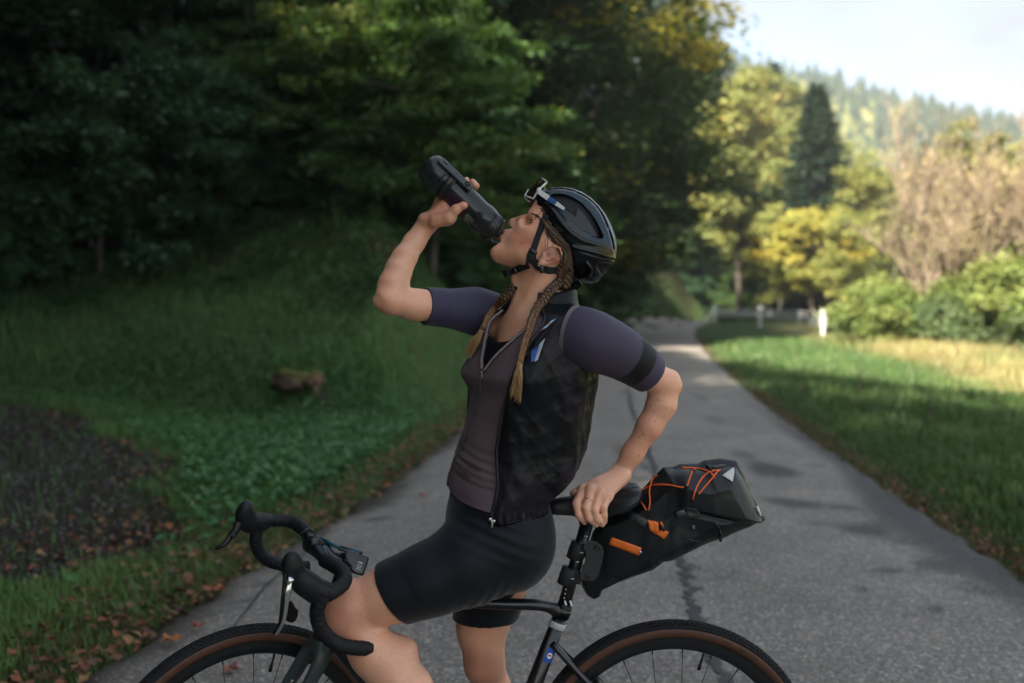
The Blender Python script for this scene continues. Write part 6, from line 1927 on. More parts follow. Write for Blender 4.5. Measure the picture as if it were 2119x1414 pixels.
# --- black windproof vest
ves = mat('vest_shell', rough=.40, spec=.18, col=True, noise=(30, .15), bump=(60, .4, .003))
VN = 230
vv = np.linspace(606, 1056, 230)
VES = np.array([(600, 1122, 2.338, .070, .064, 45), (622, 1122, 2.338, .078, .074, 45), (640, 1122, 2.335, .112, .082, 44), (652, 1120, 2.335, .148, .090, 43), (668, 1118, 2.332, .166, .098, 42), (700, 1108, 2.33, .168, .112, 40), (740, 1103, 2.33, .168, .128, 38),
                (780, 1101, 2.33, .168, .138, 36), (830, 1095, 2.33, .162, .140, 32), (880, 1088, 2.33, .156, .142, 28), (930, 1080, 2.33, .150, .142, 24), (980, 1070, 2.33, .152, .140, 20), (1010, 1055, 2.333, .156, .130, 16), (1035, 1040, 2.335, .158, .118, 12), (1062, 1034, 2.336, .157, .112, 10)], float)
th_l = np.array([(600, .62), (640, .62), (690, .60), (731, .55), (775, .50), (837, .55), (911, .66), (984, .90), (1062, 1.20)])          # near panel's front edge
th_r = np.array([(600, .66), (640, .66), (700, .74), (780, .80), (900, .86), (1062, .92)])
V, Cc = [], []
for v in vv:
    u, y, a, b_, yw = [np.interp(v, VES[:, 0], VES[:, j]) for j in range(1, 6)]
    t0 = np.interp(v, th_l[:, 0], th_l[:, 1]); t1 = 2 * PI - np.interp(v, th_r[:, 0], th_r[:, 1])
    yr = math.radians(yw); fw = np.array([-cos(yr), -sin(yr), 0]); sd = np.array([sin(yr), -cos(yr), 0]); o = P(u, v, y)
    for j in range(VN):
        th = t0 + (t1 - t0) * j / (VN - 1); c, s = cos(th), sin(th); e = 2.2
        rr = (abs(c) ** e + abs(s) ** e) ** (-1 / e)
        V.append(o + rr * (c * b_ * fw + s * a * sd))
V = np.array(V); ctr = np.repeat(np.array([P(np.interp(v, VES[:, 0], VES[:, 1]), v, 2.33) for v in vv]), VN, 0)
d = nrm((V - ctr) * [1, 1, .15])
vr = np.repeat(vv, VN); tj = np.tile(np.linspace(0, 1, VN), len(vv))
amp = (.25 + .75 * smooth(650, 760, vr)) * (1 - .3 * smooth(1030, 1060, vr))
w1 = ridged(V * [1, 1, .6], 17, 801, 4); w2 = ridged(V * [1, 1, .8], 36, 812, 5); w3 = ridged(V * [1, 1, .9], 90, 803, 5)
disp = amp * (.020 * (w1 - .38) + .0150 * (w2 - .38) * (.35 + .65 * smooth(-.4, .6, sines(V, 9, 807))) + .0055 * (w3 - .38))
thv = np.concatenate([np.interp(v, th_l[:, 0], th_l[:, 1]) + (2 * PI - np.interp(v, th_r[:, 0], th_r[:, 1]) - np.interp(v, th_l[:, 0], th_l[:, 1])) * np.linspace(0, 1, VN) for v in vv])
disp = disp + .012 * np.exp(-((thv - .58) / .5) ** 2) * np.exp(-((vr - 775) / 45) ** 2)
# long folds falling from the shoulder, gathers over the elastic hem
disp += (.0022 * smooth(1015, 1050, vr) * np.sin(tj * 190 + 5 * sines(V, 15, 804)) + .002 * smooth(1000, 1050, vr) * sines(V, 60, 806)) + .006 * amp * np.sin(tj * 34 + 2.2 * sines(V * [1, 1, .5], 8, 805))
disp *= smooth(0, .02, tj) * smooth(1, .98, tj) * .9 + .1
V = V + d * (disp - .004)[:, None]
# hem slants: the front corners hang lower
sw = smooth(900, 1056, vr)
V[:, 2] += .016 * sw * np.sin(np.clip(tj, 0, .5) * PI)
camo = sines(V, 26, 811) + .6 * sines(V, 55, 812)
k = smooth(.15, .3, camo)[:, None]
k2 = smooth(-.25, -.4, camo)[:, None]
cv = np.array([.006, .0065, .0085]) * (1 - k) + np.array([.016, .013, .019]) * k
cv = cv * (1 - k2) + np.array([.004, .007, .010]) * k2
n0 = len(vv)
F = [[i * VN + j, i * VN + j + 1, (i + 1) * VN + j + 1, (i + 1) * VN + j] for i in range(n0 - 1) for j in range(VN - 1)]
vest = mk('vest', V, F, ves, person, True, cv)
md = vest.modifiers.new('thickness', 'SOLIDIFY'); md.thickness = .0014
VV_ = V.reshape(n0, VN, 3)
# zip edges of the vest and the metal zip end
for j, nm in ((0, 'vest_zip'), (VN - 1, 'vest_zip')):
    b = MB(); b.tube(VV_[:, j][::3] - 0, .0034, 8); b.build(nm, mat('black_zip', (.010, .010, .011), .4, bump=(600, 1, .001)), vest)
q = VV_[-1, 0] + [.0, -.008, .004]
b = MB(); b.box(q, (.0028, .002, .009), bev=.0008); b.box(q + [-.004, 0, .010], (.0035, .003, .0035), bev=.001); b.box(q + [.004, 0, .006], (.0035, .003, .003), bev=.001); b.build('zip_end', silver, vest)
# gathered hem roll
b = MB(); b.tube(VV_[-1, :][::2], .0042, 8); b.build('vest_hem', ves, vest, True, None)
hemo = bpy.data.objects[vest.children[-1].name]
a_ = hemo.data.color_attributes.new('Col', 'FLOAT_COLOR', 'POINT'); a_.data.foreach_set('color', np.tile([.012, .012, .016, 1], len(hemo.data.vertices)).astype(np.float32))
# vest collar behind the neck and the soft stand-up front
for o_ in [collar(602, 642, .070, .090, .85, 2 * PI - .70, ves, 'vest_collar', lambda v: np.interp(v, [585, 660], [1124, 1116]), vest, col=(.003, .0035, .0045), wob=.007, thick=.002)]: pass
# front chest stripes of the vest: dark band, coloured ticks, blue and silver flash
def on_vest(u, v, lift=.0025):
    """nearest vest surface point seen at a photo pixel"""
    ray = P(u, v, 2.0) - np.array([0, 0, CAMZ]); ray = nrm(ray); o = np.array([0, 0, CAMZ])
    W_ = VV_.reshape(-1, 3); t = (W_ - o) @ ray; dd = np.linalg.norm(W_ - o - t[:, None] * ray, axis=1)
    ok = dd < .005
    tt_ = np.median(np.sort(t[ok])[:3]) if ok.any() else t[np.argmin(dd)]
    return o + ray * (tt_ - lift)
def patch(name, quad, m_, parent, n=6, lift=.003, mm=6):
    a, b2, c, d2 = [np.array(q, float) for q in quad]; V = []
    for i in range(n):
        for j in range(mm):
            f, g = i / (n - 1), j / (mm - 1)
            uv = (a * (1 - g) + b2 * g) * (1 - f) + (d2 * (1 - g) + c * g) * f
            V.append(on_vest(uv[0], uv[1], lift))
    V = np.array(V).reshape(n, mm, 3)
    # keep the strip fair: smooth the depth
    for _ in range(4):
        V[1:-1, 1:-1] = (V[:-2, 1:-1] + V[2:, 1:-1] + V[1:-1, :-2] + V[1:-1, 2:]) / 4
    F = [[i * mm + j, i * mm + j + 1, (i + 1) * mm + j + 1, (i + 1) * mm + j] for i in range(n - 1) for j in range(mm - 1)]
    return mk(name, V.reshape(-1, 3), F, m_, parent)
patch('flash', [(1100, 728), (1116, 712), (1107, 746), (1099, 750)], mat('blue_flash', (.02, .07, .34), .5), vest, lift=.006)
patch('flash', [(1117, 711), (1128, 700), (1113, 745), (1106, 749)], mat('silver_flash', (.36, .40, .42), .35), vest, lift=.006)
patch('chest_band', [(1100, 728), (1090, 738), (1145, 662), (1158, 650)], mat('chest_band', (.008, .008, .009), .6), vest, 14, .005)
cols_t = [(.06, .35, .62), (.65, .68, .70), (.05, .28, .55), (.60, .50, .08), (.55, .08, .07), (.08, .40, .60), (.65, .67, .70), (.06, .35, .62), (.55, .08, .07)]
for k, c_ in enumerate(cols_t):
    f = k / len(cols_t); u0 = 1146 - 24 * f; v0 = 662 + 22 * f
    patch('stripe', [(u0 - 5.5, v0 + 1.5), (u0 + 5.0, v0 - 3), (u0 + 4.2, v0 - 1.2), (u0 - 6.3, v0 + 3.3)], mat('stripe_%d' % k, c_, .5), vest, 2, .008, 4)
# pale shoulder seam panel between vest and sleeve
def sleeve_panel():
    V = []; n_, m_ = 40, 5
    base = nrm(P(1255, 716, 2.24) - P(1180, 690, 2.235)); cN = P(1190, 697, 2.238)
    N_ = nrm(np.cross(base, [0, 0, 1.0])); B_ = np.cross(N_, base)
    if N_[1] > 0: N_ = -N_
    if B_[2] < 0: B_ = -B_
    for i in range(n_):
        a = -1.0 + 3.0 * i / (n_ - 1)
        for j in range(m_):
            V.append(cN + base * (-.018 + .020 * j / (m_ - 1) * 1.0) + (.0665 + .0012 * math.sin(j)) * (cos(a) * N_ + sin(a) * B_))
    F = [[i * m_ + j, i * m_ + j + 1, (i + 1) * m_ + j + 1, (i + 1) * m_ + j] for i in range(n_ - 1) for j in range(m_ - 1)]
    o = mk('shoulder_seam', V, F, mauve, person, True, np.tile([.20, .155, .175], (len(V), 1)))
    md = o.modifiers.new('thickness', 'SOLIDIFY'); md.thickness = .002

# --- shoes and socks (below the picture)
shoe_m = mat('black_shoe', (.02, .02, .022), .4)
def shoe(pos, fwd, nm='shoe'):
    f = Field(); fwd = nrm(fwd); up = np.array([0, 0, 1.0])
    f.ell(pos + fwd * .06 + up * .045, [.135, .048, .045], .02, M=np.stack([fwd, np.cross(up, fwd), up], 1)); f.ell(pos + up * .06, [.055, .042, .06], .03); f.cone(pos + up * .09, pos + up * .13, .044, .042, .02)
    f.fn(lambda p: pos[2] - .0 - p[..., 2], pos, 99, '&', .004)
    V, F = nets(f, pos - .22, pos + .26, .006); mk(nm, V, F, shoe_m, person)
shoe(np.array([Rf[0] + .0, Rf[1], .055]) * [1, 1, 0] + [0, 0, .055], [-1, -.2, 0])
LAn = P(990, 1740, 2.15); shoe(LAn * [1, 1, 0] + [0, 0, max(.06, LAn[2] - .1)], [-1, -.15, 0])

# ================================================================== HELMET, GLASSES, HAIR, BOTTLE, BAG
def hit(f, u, v, y0=2.10, y1=2.45, lift=0.0, n=350):
    """first surface point of a field met along the line of sight, lifted off it by `lift`"""
    ys = np.linspace(y0, y1, n); p = np.array([P(u, v, y) for y in ys]); d = f(p)
    k = np.argmax(d < lift)
    return p[k] if (d < lift).any() else None
def strip(name, mids, wid, thick, mat_, parent, up=None, offs=0.0):
    """flat webbing along a path; its flat side faces outwards (up = outward normals per point)"""
    q = catmull(mids, 8); t = nrm(np.gradient(q, axis=0)); m_ = len(q)
    N = nrm(np.array([np.interp(np.linspace(0, 1, m_), np.linspace(0, 1, len(up)), np.array(up)[:, k]) for k in range(3)]).T) if up is not None else np.tile([0, -1.0, 0], (m_, 1))
    B = nrm(np.cross(t, N)); N = nrm(np.cross(B, t))
    w = np.broadcast_to(np.interp(np.linspace(0, 1, m_), np.linspace(0, 1, np.size(wid)), np.atleast_1d(wid)), (m_,)) / 2
    V = []
    for i in range(m_):
        for a, c in ((-1, -.5), (-.9, .5), (0, .62), (.9, .5), (1, -.5), (0, -.5)):
            V.append(q[i] + B[i] * a * w[i] + N[i] * (c * thick + offs))
    F = [[i * 6 + j, i * 6 + (j + 1) % 6, (i + 1) * 6 + (j + 1) % 6, (i + 1) * 6 + j] for i in range(m_ - 1) for j in range(6)]
    F += [[5, 4, 3, 2, 1, 0], [(m_ - 1) * 6 + j for j in range(6)]]
    return mk(name, V, F, mat_, parent, False)

# --- helmet
helm = thing('bicycle_helmet', Q(1170, 500), 'glossy black and petrol blue cycling helmet strapped on the rider\'s tipped back head', 'helmet')
dome = [(1102, 418), (1108, 406), (1120, 396), (1138, 389.5), (1164, 387), (1184, 390), (1204, 397.5), (1222, 409), (1240, 427), (1254, 446), (1265, 468), (1273, 490), (1276, 512), (1275, 528), (1270, 545), (1259, 562), (1246, 575), (1234, 584), (1220, 587.5), (1206, 584),
        (1180, 580), (1150, 560), (1120, 525), (1102, 480), (1098, 445)]
dw = np.array([Q(u, v) for u, v in dome])[:, [0, 2]]
def hwf(p):
    d = -in_poly(p[..., [0, 2]], dw); r_ = 1 - np.clip(d / .082, 0, 1)
    return .0835 * np.sqrt(np.clip(1 - r_ ** 2.1, 0, 1)), d
# visible lower rim
rimp = [(1085, 432), (1103, 429), (1117, 430), (1126, 446), (1133, 466), (1140, 479), (1150, 490), (1162, 499.5), (1173, 509), (1179, 524), (1182, 545), (1179, 562), (1181, 574), (1196, 583), (1212, 592), (1300, 600), (1300, 360), (1085, 360)]
rw_ = np.array([Q(u, v) for u, v in rimp])[:, [0, 2]]
ventp = [(1134, 411), (1146, 406.5), (1162, 408), (1180, 414), (1197, 425), (1211, 439), (1224, 456), (1234, 474), (1242, 491), (1241, 496), (1233, 497), (1222, 493), (1216, 487), (1200, 480), (1184, 466), (1169, 449), (1152, 430)]
vw = np.array([Q(u, v) for u, v in ventp])[:, [0, 2]]
panp = [(1152, 433), (1166, 433), (1176, 438), (1190, 449), (1193, 430), (1206, 441), (1218, 458), (1230, 478), (1236, 492), (1216, 487), (1198, 480), (1180, 464)]
pw2 = np.array([Q(u, v) for u, v in panp])[:, [0, 2]]
hf = Field()
hc = Q(1185, 490)
def dome_f(p):
    hw, d = hwf(p)
    a = -d; b = np.abs(p[..., 1] - HY) - hw
    return np.where(a > 0, np.sqrt(a * a + np.maximum(np.abs(p[..., 1] - HY), 0) ** 2), np.maximum(b * .75, a * .9))
hf.fn(dome_f, hc, .13)
hf.fn(lambda p: in_poly(p[..., [0, 2]], rw_), hc, .16, '&', .005)
# ridge lines raised along the shell
def ridge(pts, r_, dep, op='+', k=.004, sides=(-1, 1)):
    for s in sides:
        w = []
        cp_ = catmull(np.array(pts, float), 4) if len(pts) > 2 else np.array(pts, float)
        for u, v in cp_:
            q = Q(u, v); h_, _ = hwf(q[None]); w.append(Q(u, v, s * (float(h_[0]) - dep)))
        hf.chain(w, [r_] * len(w), k, op)
ridge([(1112, 406), (1138, 401), (1165, 400), (1190, 407), (1212, 420), (1231, 440), (1246, 468), (1256, 496), (1262, 520)], .0062, .0045)
ridge([(1106, 424), (1128, 424), (1146, 440), (1162, 462), (1184, 484), (1210, 500), (1240, 508), (1266, 520)], .0050, .0036)
ridge([(1184, 511), (1202, 516), (1224, 522), (1250, 529), (1272, 534)], .0036, .0012, '+', .002)
ridge([(1185, 515.5), (1202, 520.5), (1224, 526.5), (1250, 533.5), (1270, 538)], .0016, -.0002, '-', .002)
# crest slots and the big side opening
SLOT = [[(1136, 394.5), (1160, 392), (1186, 397.5)], [(1194, 401), (1214, 412), (1232, 428), (1246, 449), (1255, 471)], [(1259, 480), (1265, 500), (1268, 514)]]
for sl in SLOT: ridge(sl, .0050, .0002, '-', .002)
def vent(p):
    hw, d = hwf(p); return np.maximum(in_poly(p[..., [0, 2]], vw), (hw - .017) - np.abs(p[..., 1] - HY))
hf.fn(vent, Q(1188, 450), .13, '-', .004)
rv = np.array([Q(u, v) for u, v in [(1232, 546), (1262, 545), (1270, 549), (1258, 566), (1242, 577), (1239, 566), (1231, 556)]])[:, [0, 2]]
hf.fn(lambda p: np.maximum(in_poly(p[..., [0, 2]], rv), (hwf(p)[0] - .020) - np.abs(p[..., 1] - HY)), Q(1250, 560), .12, '-', .004)
ridge([(1214, 545), (1222, 560), (1216, 574), (1228, 582)], .004, .002)
# hollow for the head
hf.ell(Q(1160, 494), [.099, .0735, .094], .003, '-', M=Mh)
V, F = nets(hf, Q(1085, 600, -.1), Q(1285, 375, .1), .0017)
V = relax(V, F, 1, .35)
hw, dd_ = hwf(V); inn = hw - np.abs(V[:, 1] - HY)
d1 = in_poly(V[:, [0, 2]], vw); d2 = in_poly(V[:, [0, 2]], pw2)
# upper shell petrol blue with the sky's reflection painted in, side panel black, vents dark with a grey liner
low = np.array([Q(u, v) for u, v in [(1095, 421), (1128, 421), (1148, 440), (1163, 462), (1184, 484), (1210, 500), (1240, 508), (1290, 522), (1290, 610), (1080, 610), (1080, 421)]])[:, [0, 2]]
kl = smooth(.002, -.002, in_poly(V[:, [0, 2]], low))[:, None]
cc = np.array([.003, .020, .034]) * (1 - kl) + np.array([.003, .004, .006]) * kl
fl = (smooth(.006, .009, inn) * smooth(.004, -.001, d1))[:, None]
for sl in SLOT:
    pl_ = catmull(np.array([Q(u, v)[[0, 2]] for u, v in sl]), 8)
    ds = np.min(np.linalg.norm(V[:, None, [0, 2]] - pl_[None], axis=2), 1)
    fs = smooth(.0052, .0040, ds)[:, None]; cc = cc * (1 - fs) + np.array([.012, .012, .012]) * fs
pn = smooth(.0015, -.0015, d2)[:, None]
cc = cc * (1 - fl) + (np.array([.006, .006, .007]) * (1 - pn) + np.array([.030, .034, .038]) * pn) * fl
hm = mat('helmet_shell', rough=.25, spec=.38, col=True)
shell = mk('shell', V, F, hm, helm, True, cc)
# dark inner liner and the grey insert plate seen through the side openings
lf = Field(); lf.ell(Q(1166, 484), [.1045, .0815, .1035], .01, M=Mh); lf.fn(lambda p: in_poly(p[..., [0, 2]], rw_) + .008, hc, .16, '&', .004)
V, F = nets(lf, Q(1085, 600, -.1), Q(1285, 375, .1), .0045, 8); mk('liner', V, F, mat('liner_foam', (.006, .006, .007), .8), helm)
for s in (-1, 1):
    V, idx = [], {}; F = []
    us_ = np.arange(1148, 1244, .9); vs2 = np.arange(426, 500, .9)
    gu_, gv_ = np.meshgrid(us_, vs2, indexing='ij'); gp = np.array([Q(u, v) for u, v in zip(gu_.ravel(), gv_.ravel())]); ins = (in_poly(gp[:, [0, 2]], pw2) < 0).reshape(gu_.shape); hh_ = hwf(gp)[0].reshape(gu_.shape)
    for i, u in enumerate(us_):
        for j, v in enumerate(vs2):
            if ins[i, j]: idx[(i, j)] = len(V); V.append(Q(u, v, s * (float(hh_[i, j]) - .0045)))
    for (i, j) in idx:
        if all(k_ in idx for k_ in ((i + 1, j), (i + 1, j + 1), (i, j + 1))): F.append([idx[(i, j)], idx[(i + 1, j)], idx[(i + 1, j + 1)], idx[(i, j + 1)]])
    o = mk('vent_insert', V, F, mat('grey_insert', (.028, .032, .036), .4, spec=.3), helm); md = o.modifiers.new('thickness', 'SOLIDIFY'); md.thickness = .002
b = MB()
# liner pads at the brow
pad = mat('helmet_pad', (.010, .010, .011), .9)
pts = [Q(1110, 436, w) for w in (-.05, -.035, -.015, .015, .035, .05)]
pts = [p_ + Fh * (.006 * (1 - abs(w) / .05)) for p_, w in zip(pts, (-.05, -.035, -.015, .015, .035, .05))]
b.tube(catmull([q + [.008, 0, 0] for q in pts], 5), .0055, 8); b.build('brow_pad', pad, helm)
# straps follow the cheek
web = mat('strap_webbing', (.010, .011, .013), .75, bump=(900, .6, .0005))
def onskin(pts, lift=.0022): return [hit(sk, u, v, 2.20, 2.40, lift) for u, v in pts]
Nn = lambda n_: [[-.25, -1, .1]] * n_
s1_ = onskin([(1124, 459), (1117, 478), (1110, 498), (1104, 516)]); s1_ = [Q(1131, 444, -.071)] + s1_
strip('strap', s1_, .0150, .0018, web, helm, Nn(5))
s2_ = onskin([(1103, 515), (1100, 530), (1096, 545)]); strip('strap', s2_, [.017, .024, .020], .003, web, helm, Nn(3), .001)
s3_ = onskin([(1099, 530), (1106, 543), (1117, 554), (1134, 560), (1150, 560)]) ; s3_.append(Q(1164, 561, -.060)); s3_.append(Q(1180, 556, -.066))
strip('strap', s3_, [.016, .019, .017, .015, .014], .0022, web, helm, [[-.2, -1, -.2]] * 7)
s4_ = onskin([(1094, 549), (1078, 555), (1062, 561)], .003); s4_ += [Q(1048, 565, -.018), Q(1041, 566, 0), Q(1048, 565, .018), Q(1094, 549, .055)]
strip('strap', s4_, .0165, .0022, web, helm, [[-.3, -1, -.3], [-.3, -1, -.4], [-.5, -.8, -.6], [-.8, -.4, -.6], [-1, 0, -.5], [-.8, .4, -.5], [0, 1, 0]])
bk = mat('black_buckle', (.009, .009, .010), .3)
for (u, v, sx, sz, rz) in ((1104, 521, .0095, .004, -.5), (1050, 565, .008, .0085, .3), (1066, 560, .003, .0088, .3), (1121, 557, .004, .0095, .1)):
    q = hit(sk, u, v, 2.18, 2.42, .005); q = q if q is not None else Q(u, v, -.02)
    b = MB(); b.box(q, (sx, .0028, sz), basis([cos(rz), 0, sin(rz)]), .0012); b.build('buckle', bk, helm)
b = MB(); b.tube(catmull([Q(1196, 580, -.05), Q(1202, 590, -.035), Q(1196, 596, -.01), Q(1190, 600, .0)], 5), .0042, 8); b.tube([Q(1190, 577, -.045), Q(1197, 592, -.03)], .0055, 8); b.build('fit_dial', bk, helm)

# --- sunglasses pushed up on the helmet
gl = thing('sunglasses', Q(1100, 392), 'white framed wraparound sunglasses perched on the front of the helmet', 'sunglasses')
gc = Q(1099, 387); 
def gpt(t, h):
    return gc - Fh * (.0215 * abs(t) ** 2.2) + Yh * (.068 * t) + Uh * h * .0265 * (1 - .12 * abs(t) ** 3) - Fh * .003 * h * h
n_, m_ = 34, 10; V = []
for s in (0, 1):
    for i in range(n_):
        t = i / (n_ - 1) * 2 - 1
        for j in range(m_):
            h = j / (m_ - 1) * 2 - 1
            if abs(t) < .16 and h < 0: h = h * (.35 + .65 * (abs(t) / .16))
            V.append(gpt(t, h) + Fh * (-.0016 * s))
F = [[i * m_ + j, (i + 1) * m_ + j, (i + 1) * m_ + j + 1, i * m_ + j + 1] for i in range(n_ - 1) for j in range(m_ - 1)]
F += [[a + n_ * m_ for a in f[::-1]] for f in F]
mk('lens', V, F, mat('mirror_lens', (.10, .065, .045), .08, metal=.75), gl)
wfr = mat('white_frame', (.66, .65, .62), .35)
top = [gpt(t, 1.02) for t in np.linspace(-1, 1, 25)]; bot = [gpt(t, -1.02 if abs(t) > .16 else -1.02 * (.35 + .65 * abs(t) / .16)) for t in np.linspace(-1, 1, 41)]
b = MB(); b.tube(top, .0024, 8); b.build('top_rim', mat('champagne_frame', (.50, .46, .38), .25, metal=.6), gl)
b = MB(); b.tube(bot, .0021, 8); b.build('lower_rim', wfr, gl)
for s in (-1, 1):
    b = MB(); b.tube([gpt(s, 1.0), gpt(s, .2), gpt(s, -.6), gpt(s, -1.0)], .0023, 8); b.build('side_rim', wfr, gl)
    A0 = Q(1113, 395, s * .074); A1 = Q(1168, 433, s * .086)
    dA = nrm(A1 - A0); L_ = np.linalg.norm(A1 - A0)
    def seg(a, b2, w0, w1, m2, nm, lift=0):
        p0 = A0 + dA * L_ * a; p1 = A0 + dA * L_ * b2; up_ = nrm(np.cross(dA, [0, s * 1.0, 0])); up_ = up_ if up_[2] > 0 else -up_
        V = []
        for p_, w_ in ((p0, w0), (p1, w1)):
            for a_, c_ in ((-1, -1), (1, -1), (1, 1), (-1, 1)): V.append(p_ + up_ * a_ * w_ + np.array([0, s * c_ * (.0018 + lift), 0]))
        mk(nm, V, [[0, 1, 2, 3], [7, 6, 5, 4], [0, 4, 5, 1], [1, 5, 6, 2], [2, 6, 7, 3], [3, 7, 4, 0]], m2, gl, False)
    seg(0, .40, .0055, .0060, wfr, 'temple_arm'); seg(.40, .68, .0058, .0050, mat('blue_arm_band', (.025, .085, .30), .35), 'arm_band', .0003); seg(.68, 1.0, .0050, .0030, wfr, 'temple_arm')
    b = MB(); b.tube([gpt(s, .1), A0], .0042, 8); b.build('hinge', wfr, gl)

# --- hair
def hair_mat():
    m = mat('brown_hair', rough=.42, spec=.5, col=True, noise=(300, .35))
    m.node_tree.nodes['Principled BSDF'].inputs['Anisotropic'].default_value = .5
    return m
hairm = hair_mat()
HC0, HC1 = np.array([.050, .028, .016]), np.array([.135, .080, .042])
hp = [(1098, 431), (1112, 437), (1120, 447), (1123, 462), (1126, 476), (1131, 489), (1134, 500), (1141, 510), (1160, 505), (1169, 515), (1166, 530), (1156, 545), (1148, 556), (1150, 575), (1152, 600), (1200, 600), (1260, 560), (1260, 400), (1090, 390), (1094, 425)]
hpw = np.array([Q(u, v) for u, v in hp])[:, [0, 2]]
ha = Field()
ha.ell(Q(1166, 484), [.1015, .0785, .1005], .02, M=Mh)
ha.ell(Q(1112, 455), [.0415, .0625, .042], .02, M=Mh)
ha.cone(Q(1165, 545, -.035), Q(1160, 585, -.030), .034, .026, .02); ha.cone(Q(1165, 545, .035), Q(1160, 585, .030), .034, .026, .02)
ha.fn(lambda p: in_poly(p[..., [0, 2]], hpw), Q(1166, 490), .2, '&', .004)
def comb(p):
    q = (p - Q(1100, 430))
    a = np.arctan2(q[..., 2] + .03, q[..., 0] + .06) * 60
    return .0011 * np.sin(a * 2.1 + 2 * sines(p, 22, 903)) + .0008 * np.sin(a * 5.3 + 1.5 * sines(p, 40, 904))
ha.fn(comb, Q(1150, 500), 99, 'd')
V, F = nets(ha, Q(1085, 610, -.1), Q(1262, 385, .1), .0019)
k = (.5 + .5 * np.sin(comb(V) * 2500))[:, None] * .6
scalp = mk('hair', V, F, hairm, person, True, HC0 * (1 - k) + HC1 * k)
# loose strands drawn back from temple to nape
r = np.random.default_rng(77); b = MB(); cols_ = []
def strand(pts, r0, col, nb=5):
    V_, F_ = tube(catmull(pts, 5), np.concatenate([np.full((len(pts) - 1) * 5, r0), [r0 * .3]]), nb, False); b.add(V_, F_); cols_.append(np.tile(col, (len(V_), 1)))
def hsurf(u, v, lift):
    q = hit(ha, u, v, 2.20, 2.42, lift)
    if q is None: q = hit(sk, u, v, 2.20, 2.42, lift)
    return q
for k in range(170):
    f = r.uniform(0, 1)
    st_ = [(1104 + 22 * f, 436 + 24 * f), (1122 + 16 * f, 455 + 22 * f), (1132 + 26 * f, 482 + 12 * f), (1150 + 26 * f, 502 + 8 * f), (1160 + 22 * f, 530), (1158 + 18 * f, 560), (1150 + 14 * f, 588)]
    i0 = r.integers(0, 4); j = r.normal(size=2) * 1.5
    pts = [hsurf(u + j[0], v + j[1], .0012 + r.uniform(0, .0018)) for u, v in st_[i0:i0 + r.integers(3, 5)]]
    if any(p_ is None for p_ in pts) or len(pts) < 3: continue
    kk = r.uniform(0, 1) ** 1.5; strand(pts, r.uniform(.0006, .0011), HC0 * (1 - kk) + HC1 * 1.2 * kk)
# wisps over forehead and in front of the ear
for pts in ([(1120, 440), (1112, 446), (1107, 455)], [(1124, 450), (1118, 456), (1115, 465)], [(1133, 488), (1128, 500), (1129, 512)], [(1136, 490), (1133, 503), (1136, 516)], [(1138, 486), (1150, 496), (1164, 506)]):
    pp = [hit(sk, u, v, 2.20, 2.42, .0012) for u, v in pts]
    strand(pp, .0007, HC0)
tag(b.build('hair_strands', hairm, person, True, np.concatenate(cols_)), kind='stuff')

